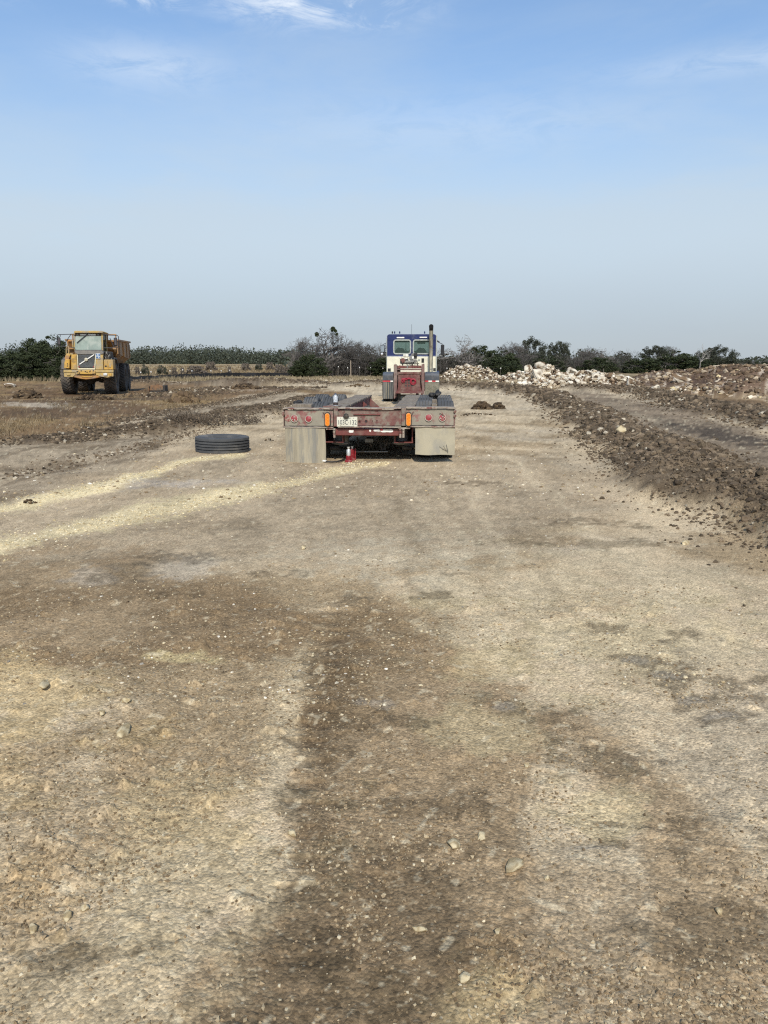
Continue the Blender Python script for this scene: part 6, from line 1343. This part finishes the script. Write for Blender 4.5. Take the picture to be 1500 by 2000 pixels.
TREES = [
    # left edge
    ('cedarB', 66, 76, 663, 62, 'juniper shoulder leaning on the left side of the tall one by the dump truck', J),
    ('cedarA', 94, 74, 654, 96, 'tall dark green juniper directly left of the yellow dump truck', J),
    ('cedarC', 30, 75, 686, 130, 'broad low juniper at the left edge of the picture', J),
    ('cedarB', 126, 77, 668, 50, 'dark juniper partly behind the mirror of the dump truck', J),
    ('cedarB', 60, 72.5, 690, 66, 'low olive green juniper in front of the broad one at the left edge', J),
    ('cedarA', -30, 74, 680, 90, 'juniper cut by the left border of the picture', J),
    ('cedarC', 108, 73, 700, 60, 'squat juniper at the foot of the tall one by the dump truck', J),
    # clump left of the trailer truck
    ('bareA', 628, 101, 638, 96, 'tall bare tree with wind-swept crown and dark mistletoe balls', Bt),
    ('bareB', 602, 104, 652, 60, 'bare tree with upright limbs, left neighbour of the wind-swept one', Bt),
    ('bareC', 580, 102, 676, 30, 'small bare tree at the left end of the middle clump', Bt),
    ('cedarC', 606, 97, 692, 80, 'wide olive juniper under the tall bare tree', J),
    ('cedarB', 585, 96, 712, 44, 'low dark juniper bush at the left foot of the middle clump', J),
    ('brushA', 655, 100, 684, 100, 'grey thicket of bare stems right of the wide olive juniper', 'thicket'),
    ('brushB', 708, 101, 668, 90, 'tall grey thicket left of the blue truck cab', 'thicket'),
    ('cedarA', 715, 103, 692, 70, 'dark juniper inside the thicket left of the blue cab', J),
    ('bareB', 700, 108, 662, 60, 'thin bare tree rising from the thicket left of the blue cab', Bt),
    ('cedarA', 668, 106, 690, 66, 'dark juniper behind the grey thicket', J),
    ('brushB', 748, 100, 672, 60, 'bare thicket touching the left mirror of the blue cab', 'thicket'),
    ('cedarB', 750, 99, 700, 60, 'black green juniper low behind the left mirror of the blue cab', J),
    ('bareC', 752, 106, 655, 40, 'bare tree just showing behind the left edge of the blue cab', Bt),
    ('brushA', 800, 108, 682, 130, 'thicket hidden for the most part by the blue cab', 'thicket'),
    ('cedarA', 800, 110, 684, 120, 'juniper hidden for the most part by the blue cab', J),
    # right of the cab
    ('bareC', 888, 112, 651, 92, 'spreading bare tree with crooked limbs right of the exhaust stack', Bt),
    ('brushA', 895, 110, 688, 100, 'grey thicket under the crooked bare tree', 'thicket'),
    ('cedarA', 870, 114, 690, 70, 'juniper behind the right mirror of the blue cab', J),
    ('cedarC', 940, 120, 675, 92, 'dome shaped dark juniper behind the far limestone heap', J),
    ('cedarA', 985, 118, 683, 76, 'juniper with a rugged top right of the dome shaped one', J),
    ('cedarC', 968, 112, 700, 110, 'low juniper row in front of the dome shaped one', J),
    ('bareB', 1003, 128, 664, 56, 'bare tree with a fan of thin limbs over the junipers', Bt),
    ('oakA', 1042, 132, 659, 74, 'grey green live oak, tallest behind the large limestone heap', O_),
    ('oakB', 1092, 135, 668, 50, 'dark live oak right of the tallest one', O_),
    ('cedarA', 1064, 122, 694, 90, 'juniper below the tallest live oak', J),
    ('brushA', 1030, 120, 690, 90, 'brown thicket below the tallest live oak', 'thicket'),
    ('bareB', 1150, 140, 676, 52, 'rounded bare tree between the dark live oak and the spoil mound', Bt),
    ('brushA', 1125, 130, 692, 90, 'thicket behind the right end of the large limestone heap', 'thicket'),
    ('bareC', 1188, 142, 677, 46, 'bare tree above the left end of the spoil mound', Bt),
    ('cedarC', 1168, 128, 698, 80, 'green juniper low above the left end of the spoil mound', J),
    ('brushB', 1218, 135, 684, 70, 'grey thicket with a pale trunk above the spoil mound', 'thicket'),
    ('cedarA', 1255, 130, 694, 80, 'broad dark juniper above the spoil mound', J),
    ('oakB', 1280, 145, 676, 60, 'live oak with a bare top above the spoil mound', O_),
    ('bareB', 1306, 148, 672, 40, 'slim bare tree beside the live oak with a bare top', Bt),
    ('cedarA', 1322, 130, 684, 90, 'dark juniper left of the pale dead snag', J),
    ('cedarC', 1355, 132, 696, 90, 'low juniper under the pale dead snag', J),
    ('snag', 1369, 128, 670, 26, 'pale dead snag standing above the spoil mound', 'dead_tree'),
    ('oakA', 1408, 140, 675, 82, 'big round live oak at the right, darkest tree of the row', O_),
    ('oakB', 1380, 142, 684, 50, 'live oak filling in left of the big round one', O_),
    ('oakB', 1452, 150, 701, 40, 'low live oak right of the big round one', O_),
    ('brushA', 1440, 140, 706, 70, 'low thicket at the foot of the big round live oak', 'thicket'),
    ('cedarA', 1490, 150, 703, 46, 'small juniper at the right border of the picture', J),
    ('bareB', 1488, 152, 700, 40, 'small bare tree at the right border of the picture', Bt),
]
for i, (key, px, Y, top, w, lab, nm) in enumerate(TREES):
    plant(key, px, Y, top, w*1.08, lab, nm, {'juniper_tree': 'juniper', 'live_oak_tree': 'live oak', 'bare_tree': 'tree', 'dead_tree': 'dead tree', 'thicket': 'thicket'}[nm], mir=(i % 3 == 1) and key != 'bareA')
# mistletoe balls in the wind-swept tree: parts of the tree's look, hung on it as things
for px, py, r, lab in [(650, 643, .34, 'largest dark mistletoe ball at the top of the wind-swept tree'), (655, 646, .2, 'small mistletoe ball just right of the largest one'), (619, 653, .3, 'mistletoe ball on the left limb of the wind-swept tree'), (658, 653, .17, 'small low mistletoe ball in the right side of the wind-swept tree')]:
    x, z = at(px, py, 100.6); rq = np.random.default_rng(px); d = rq.normal(size=(260, 3)); d /= np.linalg.norm(d, axis=1)[:, None]
    V_, F_ = quads(d*(r*rq.random(260)**.4)[:, None], .10, rq); tag(link('mistletoe', raw_mesh('mistletoe', V_, F_, None, False), MCEDAR, loc=(x, 100.6, z)), lab, 'mistletoe')
def shrub_proto(key, seed, mat):
    rq = np.random.default_rng(seed); P = crown_points(seed, 15, 8, 40, 60, 1.5, .1, 'dome'); P[:, 2] *= np.clip(1.1-(P[:, 0]/9)**2, .25, 1); V_, F_ = quads(P, .42, rq)
    t, c = tree_meshes(branches(seed, 8, 1.1, 3, trunks=6, low=.3, kids=(2, 3), rad=.02), 4, .08); tm = t.mesh('stem', 60); tm.materials.append(MTWIG); cm = raw_mesh('crown', V_, F_, None, False); cm.materials.append(mat); PROTO[key] = [('stem', tm), ('crown', cm)]
shrub_proto('shrubT', 71, leaf_mat('shrub_twig', (.12, .098, .078), (.20, .165, .13))); shrub_proto('shrubG', 73, MOAK)
# shrubs standing in the dry field
for i, (px, py, hpx, wpx, k, lab) in enumerate([
        (283, 716, 8, 16, 'shrubG', 'small green shrub in the dry field right of the dump truck'), (268, 718, 6, 12, 'shrubT', 'tiny bare shrub next to the dump truck bed'),
        (316, 716, 6, 20, 'shrubG', 'low green shrub between two bare ones in the dry field'), (340, 722, 11, 14, 'shrubT', 'thin reddish bare shrub in the dry field'),
        (356, 724, 14, 10, 'shrubT', 'upright dark bare shrub left of the widest grey one'), (384, 726, 22, 44, 'shrubT', 'widest grey bare shrub behind the silt fence'),
        (412, 712, 12, 26, 'shrubT', 'pale bare shrub behind the widest grey one'), (448, 719, 9, 10, 'shrubT', 'small red brown shrub behind the crest of the silt fence'),
        (480, 712, 7, 22, 'shrubT', 'flat shrub in the middle of the dry field'), (505, 712, 9, 14, 'shrubG', 'small dark shrub at the far side of the dry field'),
        (527, 712, 10, 18, 'shrubT', 'grey shrub in front of the far woods'), (545, 716, 10, 22, 'shrubT', 'pinkish bare shrub near the middle clump of trees'),
        (560, 722, 12, 22, 'shrubT', 'tangled bare shrub beside the low dark juniper bush')]):
    Y = 108+i*1.3 if py > 714 else 150+i
    plant(k, px, Y, py-hpx*.62, wpx*1.25, lab, 'shrub', 'shrub')
# far woods: one mass of crowns on the rise, left behind the field and thinner behind the right-hand trees
fr = np.random.default_rng(77); VV = []; FF = []; nb = 0
def far_crown(x, y, h, w, n=150, size=.5):
    global nb
    z0 = float(macro(np.array([x]), np.array([y]))[0][0]); d = fr.normal(size=(n, 3)); d /= np.linalg.norm(d, axis=1)[:, None]; d[:, 2] = np.abs(d[:, 2])*1.0
    P = d*(fr.random(n)**.3)[:, None]*np.array([w/2, w/2, h])*(.8+.4*fr.random())+np.array([x, y, z0]); P[:, 2] = np.maximum(P[:, 2], z0+.1)
    V_, F_ = quads(P, size, fr); VV.append(V_); FF.append(F_+nb); nb += len(V_)
for i in range(400):
    y = fr.uniform(285, 340); px = fr.uniform(-500, 620); x = (px-750)/F*y
    hgt = (6.9+.9*math.sin(px*.021)+1.6*(float(vn(np.array([px*.018]), np.array([0.]), 9)[0])-.5)+1.2*(px < 330)*0)*fr.uniform(.66, 1.08); far_crown(x, y, hgt, fr.uniform(7, 15), 240, .38)
for i in range(110):
    y = fr.uniform(150, 200); px = fr.uniform(560, 1220); far_crown((px-750)/F*y, y, fr.uniform(2.6, 4.6), fr.uniform(5, 9), 170, .34)
for i in range(120):
    y = fr.uniform(170, 230); px = fr.uniform(1180, 2000); far_crown((px-750)/F*y, y, fr.uniform(1.8, 3.4), fr.uniform(6, 11), 170, .34)
tag(link('woods', raw_mesh('woods', np.concatenate(VV), np.concatenate(FF), None, False), MFAR), kind='stuff')
# dry grass
def grass(name, P, hgt, nb_, mat, wid=.012, lean=.5):
    n = len(P); r = rng; P = np.repeat(P, nb_, 0)+np.column_stack([r.normal(0, .07, n*nb_), r.normal(0, .07, n*nb_), np.zeros(n*nb_)]); h = np.repeat(hgt, nb_)*r.uniform(.5, 1.1, n*nb_)
    a_ = r.uniform(0, 2*PI, n*nb_); L = np.column_stack([np.cos(a_), np.sin(a_), np.zeros(n*nb_)]); sd_ = np.column_stack([-np.sin(a_+.7), np.cos(a_+.7), np.zeros(n*nb_)])
    w = (wid*(.6+.8*r.random(n*nb_))*np.maximum(1, P[:, 1]/22))[:, None]; tip = P+L*(h*lean*r.uniform(.2, 1.2, n*nb_))[:, None]+np.array([0, 0, 1])*h[:, None]
    V_ = np.stack([P-sd_*w, P+sd_*w, tip], 1).reshape(-1, 3); V_[:, 2] -= .01
    tag(link(name, raw_mesh(name, V_, np.arange(len(V_)).reshape(-1, 3), None, False), mat), kind='stuff')
n = 4500; px = rng.uniform(-60, 640, n); py = rng.uniform(752, 862, n); T_ = (CAMZ*F)/(py-714); xx = (px-750)/F*T_; yy = T_
k = (poly_sd(px, py, [(-80, 872), (0, 858), (100, 846), (180, 834), (260, 812), (330, 797), (420, 782), (560, 762), (560, 756), (-80, 750)]) > 0) & (rng.random(n) < .15+smooth(.5, .64, fbm(xx*.5, yy*.25, 131, 4))); xx, yy = xx[k], yy[k]
grass('dry_grass', np.column_stack([xx, yy, zgrid(xx, yy)]), rng.uniform(.05, .22, len(xx)), 9, MGRASSD, .007, .8)
n = 9000; yy = rng.uniform(60, 125, n); xx = rng.uniform(-60, 16, n); k = (yy > 64+rng.uniform(0, 8, n)) & (rng.random(n) < .4+.9*smooth(.4, .6, vn(xx*.2, yy*.1, 350))) & ((xx > -21) | (yy > 103)) ; xx, yy = xx[k], yy[k]
grass('field_grass', np.column_stack([xx, yy, zgrid(xx, yy)]), rng.uniform(.12, .34, len(xx)), 6, MGRASS, .012, .4)
n = 3800; yy = rng.uniform(36, 60, n); xx = rng.uniform(7, 34, n); k = (seg_dist(xx, yy, B2)[0] > 1.2) & (seg_dist(xx, yy, B1)[0] > 2) & (mound(xx, yy)[1] < .05) & (heap_h(xx, yy) < .05) & (xx > np.interp(yy, [36, 45, 50], [15, 15.5, 3])); xx, yy = xx[k], yy[k]
grass('dry_grass', np.column_stack([xx, yy, zgrid(xx, yy)]), rng.uniform(.05, .2, len(xx)), 6, MGRASSD, .012, .7)
n = 5000; yy = rng.uniform(104, 230, n); xx = rng.uniform(-.46, -.11, n)*yy; k = rng.random(n) < .3+smooth(.4, .6, vn(xx*.12, yy*.05, 360)); xx, yy = xx[k], yy[k]; grass('field_grass', np.column_stack([xx, yy, zgrid(xx, yy)]), rng.uniform(.2, .55, len(xx)), 5, MGRASSD, .012, .5)
n = 2500; xx = rng.uniform(-90, -15, n); yy = rng.uniform(70, 76, n)+np.abs(xx)*.0; grass('field_grass', np.column_stack([xx, yy, zgrid(xx, yy)]), rng.uniform(.25, .6, n), 7, MGRASS, .013, .4)
# heap of dead brush on the left soil ridge
e = thing('brush_pile', 'dark pile of dead twigs on the soil ridge behind the loose tyre', 'brush pile', (*g(425, 832), 0)); R = random.Random(8); t = MB(); x0, y0 = g(425, 832)
for i in range(420):
    u_ = R.uniform(-1, 1); p0 = Vector((u_*.95-.05, R.uniform(-.35, .35)+u_*.7, float(zgrid(x0+u_*.95, y0+u_*.7))+R.uniform(0, .22)*(1-abs(u_)*.7)+.02)); d = Vector((R.gauss(0, 1), R.gauss(0, 1), R.gauss(.35, .6))).normalized()*R.uniform(.08, .26); t.tube([p0, p0+d*.5+Vector((0, 0, .02)), p0+d], [.008, .006, .003], 3, False)
e.location.z = 0; t.obj('twig_heap', surf('dead_twig', (.10, .075, .05), rough=.95, var=.4, bump=0, scale=3), e)['kind'] = 'stuff'
# silt fence: black cloth on stakes, crossing the field
MSILT = surf('silt_cloth', (.012, .012, .014), rough=.6, var=.4, scale=1.5)
MSTK = surf('stake_wood', (.32, .26, .19), rough=.9, var=.3, scale=4)
fp = [(g(266, 747)[0], 63.5)]+[(at(px, 725, Y)[0], Y) for px, Y in ((300, 72), (340, 80), (380, 86), (415, 92), (445, 96), (470, 98), (500, 99), (530, 101), (575, 103), (620, 105))]
fpz = [741, 736.5, 735, 733.5, 731.5, 727.5, 728, 731.5, 730, 728.5, 727, 727]
e = thing('silt_fence', 'long low black silt fence sagging between stakes across the dry field', 'fence', (fp[0][0], fp[0][1], 0)); ox, oy = fp[0]
pts = []
for i in range(len(fp)-1):
    for k in range(8):
        t_ = k/8; x = fp[i][0]*(1-t_)+fp[i+1][0]*t_; y = fp[i][1]*(1-t_)+fp[i+1][1]*t_; zt = at(0, fpz[i]*(1-t_)+fpz[i+1]*t_, y)[1]
        pts.append((x, y, zt))
t = MB(); vs = []; 
for x, y, zt in pts:
    zt = max(zt, zg(x, y)+.52)+random.uniform(-.05, .05); zb = zg(x, y)+.02; vs += [(x-ox, y-oy-.02+random.uniform(-.05, .05), zb), (x-ox, y-oy, zt), (x-ox, y-oy+.02, zt), (x-ox, y-oy+.05, zb)]
fs = []
for i in range(len(pts)-1):
    for k in range(3): fs.append((i*4+k, i*4+k+1, i*4+k+5, i*4+k+4))
t.add(vs, fs).obj('fabric', MSILT, e)
for i, (x, y, zt) in enumerate(pts[::4]): MB().box(-.02, .02, .06, .10, -.1, max(zt+.08, zg(x, y)+.4)-zg(x, y)).obj('stake', MSTK, e, loc=(x-ox, y-oy, zg(x, y)))
x0, y0 = g(258, 748); e2 = tag(MB().box(0, .75, -.02, .03, -.02, .42).obj('silt_fence_roll', MSILT, loc=(g(257, 748)[0], 62, 0)), 'black end piece of silt fence just right of the dump truck wheels', 'fence end')
# wire-fence posts with pale tips along the tree line
MPOST = surf('fence_post', (.10, .09, .07), rough=.8, scale=3); MCAP = surf('post_tip', (.75, .74, .70), rough=.6, var=.1, bump=0)
GP = 'thin wire fence posts with pale tips in the dry field'
mepost = MB().box(-.02, .02, -.02, .02, 0, 1.25).mesh('post'); mepost.materials.append(MPOST); mecap = MB().box(-.045, .045, -.045, .045, 1.22, 1.36).mesh('post_tip'); mecap.materials.append(MCAP)
for px, py, Y in [(275, 727, 84), (295, 726, 86), (332, 724, 90), (357, 722, 94), (375, 724, 92), (412, 724, 96), (432, 724, 98), (449, 723, 100), (661, 716, 98), (679, 718, 98), (702, 717.5, 98), (724, 718, 98), (748, 719, 98), (873, 719, 98), (950, 718, 104), (978, 719, 104)]:
    x, z = at(px, py, Y); r_ = thing('fence_post', 'thin dark fence post with a pale tip standing far behind the machines', 'fence post', (x, Y, z-1.3), 0, GP)
    for nm, me in (('post', mepost), ('tip', mecap)):
        o = bpy.data.objects.new(nm, me); COL.objects.link(o); o.parent = r_
for px, py0, Y, lab in ((685, 704, 97, 'tall thin grey post in front of the thicket left of the blue truck'), (1414, 711, 105, 'thin pale post above the crest of the spoil mound'), (1179, 720, 100, 'short dark post left of the spoil mound')):
    x, z = at(px, py0, Y); z0 = zg(x, Y); tag(MB().box(-.05, .05, -.05, .05, -.1, z-z0).obj('post', MSTK if Y < 99 or px > 1400 else MPOST, loc=(x, Y, z0)), lab, 'post')
import math
F=1450;TH=math.atan(286/1450);CAMZ=1.45
def ray(px,py):
    dx=(px-750)/F;dv=(1000-py)/F
    return dx,math.cos(TH)+dv*math.sin(TH),-math.sin(TH)+dv*math.cos(TH)
def g(px,py,z=0):
    a,b,c=ray(px,py);t=(z-CAMZ)/c;return round(a*t,2),round(b*t,2)
def at(px,py,Y):
    a,b,c=ray(px,py);t=Y/b;return round(a*t,2),round(CAMZ+c*t,2)
for Y in (11.2,11.4): print(Y,[at(x,y,Y) for x,y in ((553,797),(888,795),(556,905),(888,889),(720,851),(720,836))])
print('tyre r',g(850,897),'tyre loose',g(426,888),g(372,870),g(481,870), 'jack',g(682,902))
print('axle1',at(625,787,12.2),at(826,783,12.2),at(870,783,12.2),at(886,783,12.2)); print('row2',at(601,775,13.4),at(642,775,13.4)); print('row3',at(850,771,14.6))
print('truck',g(800,780),at(800,636,33),at(755,652,33.5),at(853,652,33.5),at(800,727,33.5),at(745,730,30.5),at(858,730,30.5),at(745,779,30.5))
print('goose',at(769,713,28.5),at(829,768,28.5),at(777,731,28.5),at(772,780,28.5))
print('dump',g(135,769),g(220,768),g(240,766),g(253,765),at(145,647,38),at(201,647,38),at(124,722,36.5),at(222,722,36.5),at(233,667,42),at(256,671,47))
